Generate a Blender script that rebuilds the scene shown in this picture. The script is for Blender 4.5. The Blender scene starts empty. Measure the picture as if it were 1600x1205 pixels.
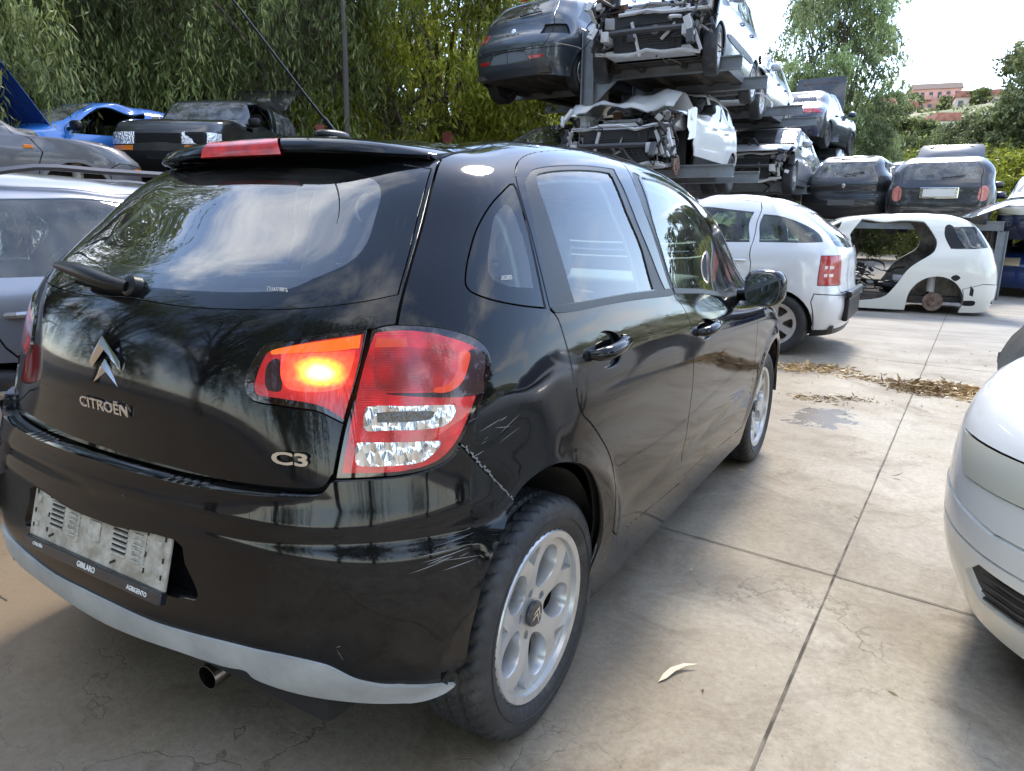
import bpy, bmesh, math, random, numpy as np
from mathutils import Vector, Matrix
from mathutils.geometry import delaunay_2d_cdt
from mathutils.bvhtree import BVHTree
R_ = math.radians
sc = bpy.context.scene

# ---------------- camera, sky, sun, exposure ----------------
cam_d = bpy.data.cameras.new("camera"); cam = bpy.data.objects.new("camera", cam_d); sc.collection.objects.link(cam)
CAMP = (1.5559, -1.4272, 1.2765); YAW, PITCH, ROLL, FPX = -0.5356, -0.2300, 0.0151, 1111.57
def cam_axes():
    cy, sy, cp, sp = math.cos(YAW), math.sin(YAW), math.cos(PITCH), math.sin(PITCH)
    f = np.array([sy*cp, cy*cp, sp]); r = np.array([cy, -sy, 0.]); u = np.cross(r, f)
    cr, sr = math.cos(ROLL), math.sin(ROLL)
    return cr*r+sr*u, -sr*r+cr*u, f
_r, _u, _f = cam_axes()
cam.matrix_world = Matrix(((_r[0], _u[0], -_f[0], CAMP[0]), (_r[1], _u[1], -_f[1], CAMP[1]), (_r[2], _u[2], -_f[2], CAMP[2]), (0, 0, 0, 1)))
cam_d.sensor_width = 36; cam_d.sensor_fit = 'HORIZONTAL'; cam_d.lens = FPX/1600*36
cam_d.clip_start = 0.05; cam_d.clip_end = 3000
sc.camera = cam

SUN_EL, SUN_AZ = R_(52), R_(-8)      # azimuth measured from +y towards +x
world = bpy.data.worlds.new("World"); sc.world = world; world.use_nodes = True
wn = world.node_tree; wn.nodes.clear()
def wnode(t, **k):
    n = wn.nodes.new(t)
    for a, b in k.items(): setattr(n, a, b)
    return n
sky = wnode('ShaderNodeTexSky', sky_type='NISHITA', sun_disc=False, sun_elevation=SUN_EL, sun_rotation=SUN_AZ, air_density=1.0, dust_density=0.4, ozone_density=3.0)
tc = wnode('ShaderNodeTexCoord'); sep = wnode('ShaderNodeSeparateXYZ'); wn.links.new(tc.outputs['Generated'], sep.inputs[0])
mz = wnode('ShaderNodeMath', operation='MAXIMUM'); wn.links.new(sep.outputs[2], mz.inputs[0]); mz.inputs[1].default_value = 0.0
mz2 = wnode('ShaderNodeMath', operation='ADD'); wn.links.new(mz.outputs[0], mz2.inputs[0]); mz2.inputs[1].default_value = 0.22
dx = wnode('ShaderNodeMath', operation='DIVIDE'); dy = wnode('ShaderNodeMath', operation='DIVIDE')
wn.links.new(sep.outputs[0], dx.inputs[0]); wn.links.new(mz2.outputs[0], dx.inputs[1])
wn.links.new(sep.outputs[1], dy.inputs[0]); wn.links.new(mz2.outputs[0], dy.inputs[1])
cmb = wnode('ShaderNodeCombineXYZ'); wn.links.new(dx.outputs[0], cmb.inputs[0]); wn.links.new(dy.outputs[0], cmb.inputs[1])
cn = wnode('ShaderNodeTexNoise'); cn.inputs['Scale'].default_value = 1.25; cn.inputs['Detail'].default_value = 9; cn.inputs['Roughness'].default_value = 0.62; cn.inputs['Distortion'].default_value = 0.35
wn.links.new(cmb.outputs[0], cn.inputs['Vector'])
cr = wnode('ShaderNodeValToRGB'); cr.color_ramp.elements[0].position = 0.49; cr.color_ramp.elements[1].position = 0.68
cr.color_ramp.elements[0].color = (0.06, 0.06, 0.06, 1)
wn.links.new(cn.outputs[0], cr.inputs[0])
hz = wnode('ShaderNodeMapRange'); hz.inputs['From Min'].default_value = 0.0; hz.inputs['From Max'].default_value = 0.42; hz.inputs['To Min'].default_value = 0.34; hz.inputs['To Max'].default_value = 0.0
wn.links.new(sep.outputs[2], hz.inputs[0])
mx_ = wnode('ShaderNodeMath', operation='MAXIMUM'); wn.links.new(cr.outputs[0], mx_.inputs[0]); wn.links.new(hz.outputs[0], mx_.inputs[1])
mixc = wnode('ShaderNodeMixRGB'); wn.links.new(mx_.outputs[0], mixc.inputs[0]); wn.links.new(sky.outputs[0], mixc.inputs[1]); mixc.inputs[2].default_value = (7.0, 7.05, 7.15, 1)
bg = wnode('ShaderNodeBackground'); bg.inputs[1].default_value = 0.15; wn.links.new(mixc.outputs[0], bg.inputs[0])
wo = wnode('ShaderNodeOutputWorld'); wn.links.new(bg.outputs[0], wo.inputs[0])
sl = bpy.data.lights.new("sun", 'SUN'); sl.energy = 1.3; sl.angle = R_(13.0); sl.color = (1, 0.93, 0.80)
sun = bpy.data.objects.new("sun", sl); sc.collection.objects.link(sun)
sd = Vector((math.sin(SUN_AZ)*math.cos(SUN_EL), math.cos(SUN_AZ)*math.cos(SUN_EL), math.sin(SUN_EL)))
sun.rotation_euler = sd.to_track_quat('Z', 'Y').to_euler(); sun.location = sd*60
sc.view_settings.view_transform = 'Standard'; sc.view_settings.look = 'None'; sc.view_settings.gamma = 1; sc.view_settings.exposure = 1.92
sc.render.engine = 'CYCLES'
sc.cycles.max_bounces = 10; sc.cycles.transparent_max_bounces = 24; sc.cycles.use_denoising = True
sc.cycles.caustics_reflective = False; sc.cycles.caustics_refractive = False; sc.cycles.sample_clamp_indirect = 8

# ---------------- materials ----------------
MATS = {}
def mat(name, col=(.5, .5, .5), rough=.5, metal=0, coat=0, spec=.5, emis=None, estr=0, bump=0, bscale=40, var=0, vscale=6, trans=0, col2=None, cmin=.4, cmax=.6, crough=.03):
    if name in MATS: return MATS[name]
    m = bpy.data.materials.new(name); m.use_nodes = True; MATS[name] = m
    nt = m.node_tree; b = nt.nodes['Principled BSDF']
    b.inputs['Base Color'].default_value = (*col, 1); b.inputs['Roughness'].default_value = rough; b.inputs['Metallic'].default_value = metal
    b.inputs['Coat Weight'].default_value = coat; b.inputs['Coat Roughness'].default_value = crough; b.inputs['Specular IOR Level'].default_value = spec
    b.inputs['Transmission Weight'].default_value = trans
    if emis: b.inputs['Emission Color'].default_value = (*emis, 1); b.inputs['Emission Strength'].default_value = estr
    if var or col2:
        t = nt.nodes.new('ShaderNodeTexCoord'); n = nt.nodes.new('ShaderNodeTexNoise'); n.inputs['Scale'].default_value = vscale; n.inputs['Detail'].default_value = 8; n.inputs['Roughness'].default_value = .65
        nt.links.new(t.outputs['Object'], n.inputs['Vector'])
        r = nt.nodes.new('ShaderNodeValToRGB'); r.color_ramp.elements[0].position = cmin; r.color_ramp.elements[1].position = cmax
        c2 = col2 if col2 else tuple(min(1, c*(1+var)+.01*var) for c in col); c1 = col if col2 else tuple(c*(1-var) for c in col)
        r.color_ramp.elements[0].color = (*c1, 1); r.color_ramp.elements[1].color = (*c2, 1)
        nt.links.new(n.outputs[0], r.inputs[0]); nt.links.new(r.outputs[0], b.inputs['Base Color'])
    if bump:
        t = nt.nodes.new('ShaderNodeTexCoord'); n = nt.nodes.new('ShaderNodeTexNoise'); n.inputs['Scale'].default_value = bscale; n.inputs['Detail'].default_value = 5
        nt.links.new(t.outputs['Object'], n.inputs['Vector'])
        bm_ = nt.nodes.new('ShaderNodeBump'); bm_.inputs['Strength'].default_value = bump; bm_.inputs['Distance'].default_value = .01
        nt.links.new(n.outputs[0], bm_.inputs['Height']); nt.links.new(bm_.outputs[0], b.inputs['Normal'])
    return m
def paint(name, col, dirt=.1, rough=.35, metal=0.0, dirtcol=(.22, .19, .15), wave=.0, spec=.5, cior=1.5):
    """car paint: base under a clear coat, dusted and streaked"""
    if name in MATS: return MATS[name]
    m = mat(name, col, rough=rough, metal=metal, coat=1, spec=spec); m.node_tree.nodes['Principled BSDF'].inputs['Coat IOR'].default_value = cior
    nt = m.node_tree; b = nt.nodes['Principled BSDF']
    t = nt.nodes.new('ShaderNodeTexCoord')
    mp = nt.nodes.new('ShaderNodeMapping'); mp.inputs['Scale'].default_value = (1.6, 1.6, .8); nt.links.new(t.outputs['Object'], mp.inputs[0])
    n = nt.nodes.new('ShaderNodeTexNoise'); n.inputs['Scale'].default_value = 5; n.inputs['Detail'].default_value = 10; n.inputs['Roughness'].default_value = .7; nt.links.new(mp.outputs[0], n.inputs['Vector'])
    n2 = nt.nodes.new('ShaderNodeTexNoise'); n2.inputs['Scale'].default_value = 160; n2.inputs['Detail'].default_value = 3; nt.links.new(t.outputs['Object'], n2.inputs['Vector'])
    r = nt.nodes.new('ShaderNodeValToRGB'); r.color_ramp.elements[0].position = .42; r.color_ramp.elements[1].position = .75; r.color_ramp.elements[0].color = (.12,)*3+(1,)
    nt.links.new(n.outputs[0], r.inputs[0])
    r2 = nt.nodes.new('ShaderNodeValToRGB'); r2.color_ramp.elements[0].position = .50; r2.color_ramp.elements[1].position = .72; nt.links.new(n2.outputs[0], r2.inputs[0])
    mu = nt.nodes.new('ShaderNodeMath'); mu.operation = 'MULTIPLY'; nt.links.new(r.outputs[0], mu.inputs[0]); nt.links.new(r2.outputs[0], mu.inputs[1])
    mu2 = nt.nodes.new('ShaderNodeMath'); mu2.operation = 'MULTIPLY'; nt.links.new(mu.outputs[0], mu2.inputs[0]); mu2.inputs[1].default_value = dirt*2
    mu2.use_clamp = True
    mxr = nt.nodes.new('ShaderNodeMixRGB'); nt.links.new(mu2.outputs[0], mxr.inputs[0]); mxr.inputs[1].default_value = (*col, 1); mxr.inputs[2].default_value = (*dirtcol, 1)
    nt.links.new(mxr.outputs[0], b.inputs['Base Color'])
    cw = nt.nodes.new('ShaderNodeMapRange'); cw.inputs['To Min'].default_value = 1; cw.inputs['To Max'].default_value = .35; nt.links.new(mu2.outputs[0], cw.inputs[0]); nt.links.new(cw.outputs[0], b.inputs['Coat Weight'])
    cg = nt.nodes.new('ShaderNodeMapRange'); cg.inputs['To Min'].default_value = .02; cg.inputs['To Max'].default_value = .12; nt.links.new(r.outputs[0], cg.inputs[0]); nt.links.new(cg.outputs[0], b.inputs['Coat Roughness'])
    if wave:
        n3 = nt.nodes.new('ShaderNodeTexNoise'); n3.inputs['Scale'].default_value = 9; n3.inputs['Detail'].default_value = 2; nt.links.new(t.outputs['Object'], n3.inputs['Vector'])
        bp_ = nt.nodes.new('ShaderNodeBump'); bp_.inputs['Strength'].default_value = wave; bp_.inputs['Distance'].default_value = .01; nt.links.new(n3.outputs[0], bp_.inputs['Height'])
        nt.links.new(bp_.outputs[0], b.inputs['Coat Normal'])
    return m
def glass(name, tint=(.55, .68, .62), dirt=.06, boost=0.04):
    """automotive glass: tinted see-through pane with Fresnel reflection and a pale film: dust, on some cars painted sky sheen"""
    if name in MATS: return MATS[name]
    m = bpy.data.materials.new(name); m.use_nodes = True; MATS[name] = m; nt = m.node_tree; nt.nodes.clear()
    o = nt.nodes.new('ShaderNodeOutputMaterial'); tr = nt.nodes.new('ShaderNodeBsdfTransparent'); tr.inputs[0].default_value = (*tint, 1)
    gl = nt.nodes.new('ShaderNodeBsdfGlossy'); gl.inputs['Roughness'].default_value = 0.0; gl.inputs[0].default_value = (1, 1, 1, 1)
    fr = nt.nodes.new('ShaderNodeFresnel'); fr.inputs[0].default_value = 1.55
    ad = nt.nodes.new('ShaderNodeMath'); ad.operation = 'MULTIPLY_ADD'; ad.inputs[1].default_value = 1.2; ad.inputs[2].default_value = boost; ad.use_clamp = True; nt.links.new(fr.outputs[0], ad.inputs[0])
    mx = nt.nodes.new('ShaderNodeMixShader'); nt.links.new(ad.outputs[0], mx.inputs[0]); nt.links.new(tr.outputs[0], mx.inputs[1]); nt.links.new(gl.outputs[0], mx.inputs[2])
    df = nt.nodes.new('ShaderNodeBsdfDiffuse'); df.inputs[0].default_value = (.42, .42, .4, 1)
    t = nt.nodes.new('ShaderNodeTexCoord'); n = nt.nodes.new('ShaderNodeTexNoise'); n.inputs['Scale'].default_value = 7; n.inputs['Detail'].default_value = 10; nt.links.new(t.outputs['Object'], n.inputs['Vector'])
    mr = nt.nodes.new('ShaderNodeMapRange'); mr.inputs['From Min'].default_value = .35; mr.inputs['From Max'].default_value = .75; mr.inputs['To Min'].default_value = dirt*.3; mr.inputs['To Max'].default_value = dirt*2; nt.links.new(n.outputs[0], mr.inputs[0])
    m2 = nt.nodes.new('ShaderNodeMixShader'); nt.links.new(mr.outputs[0], m2.inputs[0]); nt.links.new(mx.outputs[0], m2.inputs[1]); nt.links.new(df.outputs[0], m2.inputs[2])
    nt.links.new(m2.outputs[0], o.inputs[0])
    return m

# ---------------- object helpers ----------------
def tag(o, label=None, cat=None, group=None, kind=None):
    if label: o['label'] = label
    if cat: o['category'] = cat
    if group: o['group'] = group
    if kind: o['kind'] = kind
    return o
def empty(name, loc=(0, 0, 0), rz=0, rot=None):
    o = bpy.data.objects.new(name, None); sc.collection.objects.link(o); o.empty_display_size = .2
    o.location = loc; o.rotation_euler = rot if rot else (0, 0, rz)
    return o
def link(name, me, m=None, parent=None):
    o = bpy.data.objects.new(name, me); sc.collection.objects.link(o)
    if m is not None:
        for mm in (m if isinstance(m, (list, tuple)) else [m]): me.materials.append(mm)
    if parent is not None: o.parent = parent
    return o
class MB:
    """collects shapes, links them as ONE mesh object"""
    def __init__(s): s.v = []; s.f = []; s.mi = []; s.sm = []; s.cur = 0; s.M = None
    def add(s, vs, fs, smooth=False):
        k = len(s.v)
        if s.M is not None: vs = [tuple(s.M @ Vector(p)) for p in vs]
        s.v += [tuple(p) for p in vs]; s.f += [tuple(i+k for i in f) for f in fs]; s.mi += [s.cur]*len(fs); s.sm += [smooth]*len(fs)
        return s
    def box(s, c, d, rot=None, bev=0):
        hx, hy, hz = d[0]/2, d[1]/2, d[2]/2
        if bev:
            b = min(bev, hx*.9, hy*.9, hz*.9); vs = []; bm = bmesh.new(); bmesh.ops.create_cube(bm, size=1)
            for v in bm.verts: v.co = Vector((v.co.x*d[0], v.co.y*d[1], v.co.z*d[2]))
            bmesh.ops.bevel(bm, geom=bm.edges[:]+bm.verts[:], offset=b, segments=2, affect='EDGES', profile=.6)
            bm.verts.index_update(); vs = [v.co.copy() for v in bm.verts]; fs = [[v.index for v in f.verts] for f in bm.faces]; bm.free()
        else:
            vs = [Vector((x, y, z)) for x in (-hx, hx) for y in (-hy, hy) for z in (-hz, hz)]
            fs = [(0, 1, 3, 2), (4, 6, 7, 5), (0, 4, 5, 1), (2, 3, 7, 6), (0, 2, 6, 4), (1, 5, 7, 3)]
        Mr = rot if rot is not None else Matrix.Identity(3)
        return s.add([Mr @ v + Vector(c) for v in vs], fs)
    def tube(s, pts, r, n=8, cap=True, r2=None):
        pts = [Vector(p) for p in pts]; vs = []; fs = []; m = len(pts)
        if m < 2: return s
        up = Vector((0, 0, 1)); d0 = (pts[1]-pts[0]).normalized()
        if abs(d0.dot(up)) > .9: up = Vector((1, 0, 0))
        for i, p in enumerate(pts):
            d = (pts[min(i+1, m-1)]-pts[max(i-1, 0)]).normalized(); x = d.cross(up)
            x = x.normalized() if x.length > 1e-6 else Vector((1, 0, 0)); y = x.cross(d).normalized(); up = y
            rr = r if r2 is None else r+(r2-r)*i/(m-1)
            if isinstance(r, (list, tuple)): rr = r[i]
            for k in range(n):
                a = 2*math.pi*k/n; vs.append(p+x*math.cos(a)*rr+y*math.sin(a)*rr)
        for i in range(m-1):
            for k in range(n): fs.append((i*n+k, i*n+(k+1) % n, (i+1)*n+(k+1) % n, (i+1)*n+k))
        if cap: fs.append(tuple(range(n-1, -1, -1))); fs.append(tuple((m-1)*n+k for k in range(n)))
        return s.add(vs, fs, True)
    def lathe(s, prof, n=32, M=None, closed=False, axis='x'):
        """prof: (axial, radius) pairs revolved about the x axis"""
        vs = []; fs = []; m = len(prof)
        for k in range(n):
            a = 2*math.pi*k/n
            for (x, r) in prof:
                p = Vector((x, r*math.cos(a), r*math.sin(a))) if axis == 'x' else Vector((r*math.cos(a), r*math.sin(a), x))
                vs.append(M @ p if M is not None else p)
        for k in range(n):
            k2 = (k+1) % n
            for i in range(m-1 if not closed else m):
                i2 = (i+1) % m; fs.append((k*m+i, k*m+i2, k2*m+i2, k2*m+i))
        return s.add(vs, fs, True)
    def prism(s, poly, z0, z1, M=None, smooth=False):
        """poly: 2D outline extruded along local z"""
        n = len(poly); vs = [Vector((x, y, z0)) for x, y in poly]+[Vector((x, y, z1)) for x, y in poly]
        if M is not None: vs = [M @ v for v in vs]
        fs = [tuple(range(n-1, -1, -1)), tuple(range(n, 2*n))]+[(i, (i+1) % n, n+(i+1) % n, n+i) for i in range(n)]
        return s.add(vs, fs)
    def build(s, name, m=None, parent=None, autos=35):
        me = bpy.data.meshes.new(name); me.from_pydata(s.v, [], s.f)
        me.polygons.foreach_set('material_index', s.mi); me.polygons.foreach_set('use_smooth', s.sm); me.update()
        bm = bmesh.new(); bm.from_mesh(me); bmesh.ops.recalc_face_normals(bm, faces=bm.faces[:]); bm.to_mesh(me); bm.free()
        if any(s.sm): me.set_sharp_from_angle(angle=R_(autos))
        return link(name, me, m, parent)
def copy_tree(o, parent=None):
    c = o.copy(); sc.collection.objects.link(c)
    if parent is not None: c.parent = parent
    for ch in list(o.children): copy_tree(ch, c)
    return c
def text_mb(mb, body, size, M, depth=.001, bold=0):
    cu = bpy.data.curves.new('t', 'FONT'); cu.body = body; cu.size = size; cu.extrude = depth; cu.align_x = 'CENTER'; cu.align_y = 'CENTER'; cu.offset = bold; cu.resolution_u = 3
    o = bpy.data.objects.new('t', cu); sc.collection.objects.link(o); dg = bpy.context.evaluated_depsgraph_get(); dg.update(); me = o.evaluated_get(dg).to_mesh()
    mb.add([M @ v.co for v in me.vertices], [tuple(p.vertices) for p in me.polygons]); o.evaluated_get(dg).to_mesh_clear()
    bpy.data.objects.remove(o); bpy.data.curves.remove(cu)
def frame(o, ex, ey):
    """matrix with origin o, x axis ex, y axis ~ey"""
    ex = Vector(ex).normalized(); ez = ex.cross(Vector(ey)).normalized(); ey = ez.cross(ex)
    return Matrix(((ex.x, ey.x, ez.x, o[0]), (ex.y, ey.y, ez.y, o[1]), (ex.z, ey.z, ez.z, o[2]), (0, 0, 0, 1)))

# ---------------- spline body surface ----------------
def spl_basis(kn):
    """natural cubic spline through knots kn: function t -> weight matrix"""
    n = len(kn); h = np.diff(kn); A = np.zeros((n, n)); B = np.zeros((n, n)); A[0, 0] = A[-1, -1] = 1
    for i in range(1, n-1):
        A[i, i-1] = h[i-1]; A[i, i] = 2*(h[i-1]+h[i]); A[i, i+1] = h[i]
        B[i, i-1] = 6/h[i-1]; B[i, i] = -6/h[i-1]-6/h[i]; B[i, i+1] = 6/h[i]
    K = np.linalg.solve(A, B)
    def W(t):
        t = np.asarray(t, float); i = np.clip(np.searchsorted(kn, t)-1, 0, n-2); hh = h[i]; u = (t-kn[i])/hh; w = 1-u
        m = np.zeros((len(t), n)); ar = np.arange(len(t)); m[ar, i] += w; m[ar, i+1] += u
        return m+((w**3-w)*hh*hh/6)[:, None]*K[i]+((u**3-u)*hh*hh/6)[:, None]*K[i+1]
    return W
class Surf:
    def __init__(s, net, disp=None):
        """net[row][col] = (x,y,z), rows sill -> roof centreline, cols rear centre -> front centre (right half)"""
        P = np.array(net, float); nr, nc, _ = P.shape; E = 4
        ch = np.linalg.norm(np.diff(P[2:6], axis=1), axis=2).mean(0); a = np.concatenate([[0], np.cumsum(ch)])
        rh = np.linalg.norm(np.diff(P[:, 4:9], axis=0), axis=2).mean(1); b = np.concatenate([[0], np.cumsum(rh)])
        s.L = a[-1]; s.B = b[-1]; s.ka = a; s.kb = b
        mir = np.array([-1, 1, 1])
        Pc = np.concatenate([P[:, E:0:-1]*mir, P, P[:, nc-2:nc-2-E:-1]*mir], axis=1)
        ae = np.concatenate([-a[E:0:-1], a, 2*s.L-a[nc-2:nc-2-E:-1]])
        Pr = np.concatenate([Pc, Pc[nr-2:nr-2-E:-1]*mir], axis=0)
        be = np.concatenate([b, 2*s.B-b[nr-2:nr-2-E:-1]])
        s.P = Pr; s.Wa = spl_basis(ae); s.Wb = spl_basis(be); s.disp = disp; s.bvh = None
    def base(s, a, b): return np.einsum('nrx,nr->nx', np.tensordot(s.Wa(a), s.P, axes=(1, 1)), s.Wb(b))
    def bnorm(s, a, b, f, e=1e-3):
        n = np.cross(f(a+e, b)-f(a-e, b), f(a, b+e)-f(a, b-e)); l = np.linalg.norm(n, axis=1); l[l < 1e-12] = 1
        return n/l[:, None]
    def pos(s, a, b):
        a = np.asarray(a, float); b = np.asarray(b, float); p = s.base(a, b)
        if s.disp is None: return p
        d = s.disp(a, b, p); k = np.abs(d) > 1e-6
        if k.any(): p[k] += d[k, None]*s.bnorm(a[k], b[k], s.base)
        return p
    def nor(s, a, b): return s.bnorm(np.asarray(a, float), np.asarray(b, float), s.pos, 2e-3)
    def mkbvh(s, st=.03):
        na = int(s.L/st)+2; nb = int(s.B/st)+2; A, Bg = np.meshgrid(np.linspace(0, s.L, na), np.linspace(0, s.B, nb), indexing='ij')
        s.ga = A.ravel(); s.gb = Bg.ravel(); p = s.pos(s.ga, s.gb); T = []
        for i in range(na-1):
            for j in range(nb-1):
                q = i*nb+j; T += [(q, q+nb, q+nb+1), (q, q+nb+1, q+1)]
        s.tri = T; s.gp = p; s.bvh = BVHTree.FromPolygons([tuple(v) for v in p], T)
    def cast(s, o, d):
        """ray -> (a,b) on the right half"""
        if s.bvh is None: s.mkbvh()
        h, n, i, _ = s.bvh.ray_cast(Vector(o), Vector(d).normalized())
        if h is None:
            h, n, i, _ = s.bvh.find_nearest(Vector(o)+Vector(d)) if False else (None, None, None, None); return None
        q = s.tri[i]; A, B_, C = (Vector(s.gp[k]) for k in q); v0 = B_-A; v1 = C-A; v2 = h-A
        d00, d01, d11, d20, d21 = v0.dot(v0), v0.dot(v1), v1.dot(v1), v2.dot(v0), v2.dot(v1); dn = d00*d11-d01*d01
        v = (d11*d20-d01*d21)/dn; w = (d00*d21-d01*d20)/dn; u = 1-v-w
        return (u*s.ga[q[0]]+v*s.ga[q[1]]+w*s.ga[q[2]], u*s.gb[q[0]]+v*s.gb[q[1]]+w*s.gb[q[2]])
    def side(s, pts, x=3):   # (y,z) pairs seen from the right
        return [r for r in (s.cast((x, y, z), (-1, 0, 0)) for y, z in pts) if r]
    def rear(s, pts): return [r for r in (s.cast((x, -4, z), (0, 1, 0)) for x, z in pts) if r]
    def front(s, pts): return [r for r in (s.cast((x, 9, z), (0, -1, 0)) for x, z in pts) if r]
    def obl(s, pts, ang=45):  # (u,z) pairs seen from a bearing behind right
        c, n_ = math.cos(R_(ang)), math.sin(R_(ang)); return [r for r in (s.cast((u*c+4*n_, u*n_-4*c, z), (-n_, c, 0)) for u, z in pts) if r]
def smooth(pts, closed=True, n=6):
    """Catmull-Rom through pts; a point given twice stays a sharp corner"""
    P = []; corner = []
    for p in pts:
        if P and abs(P[-1][0]-p[0])+abs(P[-1][1]-p[1]) < 1e-6: corner[-1] = True
        else: P.append(tuple(p)); corner.append(False)
    m = len(P); out = []
    for i in range(m if closed else m-1):
        p1, p2 = P[i], P[(i+1) % m]
        p0 = P[(i-1) % m] if (closed or i > 0) else p1; p3 = P[(i+2) % m] if (closed or i < m-2) else p2
        if corner[i]: p0 = p1
        if corner[(i+1) % m]: p3 = p2
        for k in range(n):
            t = k/n; t2 = t*t; t3 = t2*t
            out.append(tuple(.5*(2*b+(-a+c)*t+(2*a-5*b+4*c-d)*t2+(-a+3*b-3*c+d)*t3) for a, b, c, d in zip(p0, p1, p2, p3)))
    if not closed: out.append(P[-1])
    return out
def resample(poly, step, closed=True):
    out = []; m = len(poly)
    for i in range(m if closed else m-1):
        a, b = poly[i], poly[(i+1) % m]; k = max(1, int(math.hypot(b[0]-a[0], b[1]-a[1])/step))
        out += [(a[0]+(b[0]-a[0])*t/k, a[1]+(b[1]-a[1])*t/k) for t in range(k)]
    if not closed: out.append(poly[-1])
    return out
def inpoly(px, py, poly):
    q = np.array(poly); x0, y0 = q[:, 0], q[:, 1]; x1, y1 = np.roll(x0, -1), np.roll(y0, -1); ins = np.zeros(len(px), bool)
    bb = (px >= x0.min()) & (px <= x0.max()) & (py >= y0.min()) & (py <= y0.max()); idx = np.nonzero(bb)[0]
    for s0 in range(0, len(idx), 20000):
        k = idx[s0:s0+20000]; X = px[k][:, None]; Y = py[k][:, None]
        c = (y0 > Y) != (y1 > Y); dyy = np.where(np.abs(y1-y0) < 1e-12, 1e-12, y1-y0)
        ins[k] = (c & (X < (x1-x0)*(Y-y0)/dyy+x0)).sum(1) % 2 == 1
    return ins
def stroke_polys(surf, line, w):
    """an open line in (a,b) -> quads w metres wide"""
    line = np.array(line); a, b = line[:, 0], line[:, 1]; e = 1e-3
    sa = np.linalg.norm(surf.base(a+e, b)-surf.base(a-e, b), axis=1)/(2*e); sb = np.linalg.norm(surf.base(a, b+e)-surf.base(a, b-e), axis=1)/(2*e)
    sa = np.maximum(sa, .1); sb = np.maximum(sb, .1); out = []
    for i in range(len(line)-1):
        ax, bx = (sa[i]+sa[i+1])/2, (sb[i]+sb[i+1])/2; dx_, dy_ = (a[i+1]-a[i])*ax, (b[i+1]-b[i])*bx; l = math.hypot(dx_, dy_)
        if l < 1e-6: continue
        tx, ty = dx_/l, dy_/l; nx, ny = -ty*w/2/ax, tx*w/2/bx; ex, ey = tx*w*.35/ax, ty*w*.35/bx
        out.append([(a[i]-ex+nx, b[i]-ey+ny), (a[i]-ex-nx, b[i]-ey-ny), (a[i+1]+ex-nx, b[i+1]+ey-ny), (a[i+1]+ex+nx, b[i+1]+ey+ny)])
    return out
def panelize(surf, regions, strokes, step=.03, fine=None):
    """regions: [(name, poly)] later ones win; strokes: [(line, width)] cut gaps. -> dict name -> (ab, tris)"""
    L, B = surf.L, surf.B; na = int(L/step)+1; nb = int(B/step)+1
    gx, gy = np.meshgrid(np.linspace(0, L, na), np.linspace(0, B, nb)); pts = list(zip(gx.ravel(), gy.ravel())); edges = []
    def clampp(p): return [(min(max(x, 0), L), min(max(y, 0), B)) for x, y in p]
    allp = []
    for nm, poly in regions: allp.append((nm, clampp(resample(poly, step*.8))))
    gp = []
    for line, w in strokes: gp += [clampp(q) for q in stroke_polys(surf, resample(line, step, False), w)]
    for poly in [p for _, p in allp]+gp:
        k = len(pts); m = len(poly); pts += poly; edges += [(k+i, k+(i+1) % m) for i in range(m)]
    v, e, f, *_ = delaunay_2d_cdt([Vector(p) for p in pts], edges, [], 0, 1e-5)
    V = np.array([(p[0], p[1]) for p in v]); F = np.array([tuple(t) for t in f if len(t) == 3])
    c = V[F].mean(1); area = np.abs(np.cross(V[F[:, 1]]-V[F[:, 0]], V[F[:, 2]]-V[F[:, 0]])); F = F[area > 1e-10]; c = c[area > 1e-10]
    lab = np.zeros(len(F), int); names = ['body']
    for nm, poly in allp:
        if nm not in names: names.append(nm)
        lab[inpoly(c[:, 0], c[:, 1], poly)] = names.index(nm)
    gap = np.zeros(len(F), bool)
    for q in gp: gap |= inpoly(c[:, 0], c[:, 1], q)
    lab[gap] = -1
    return V, F, lab, names
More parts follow.
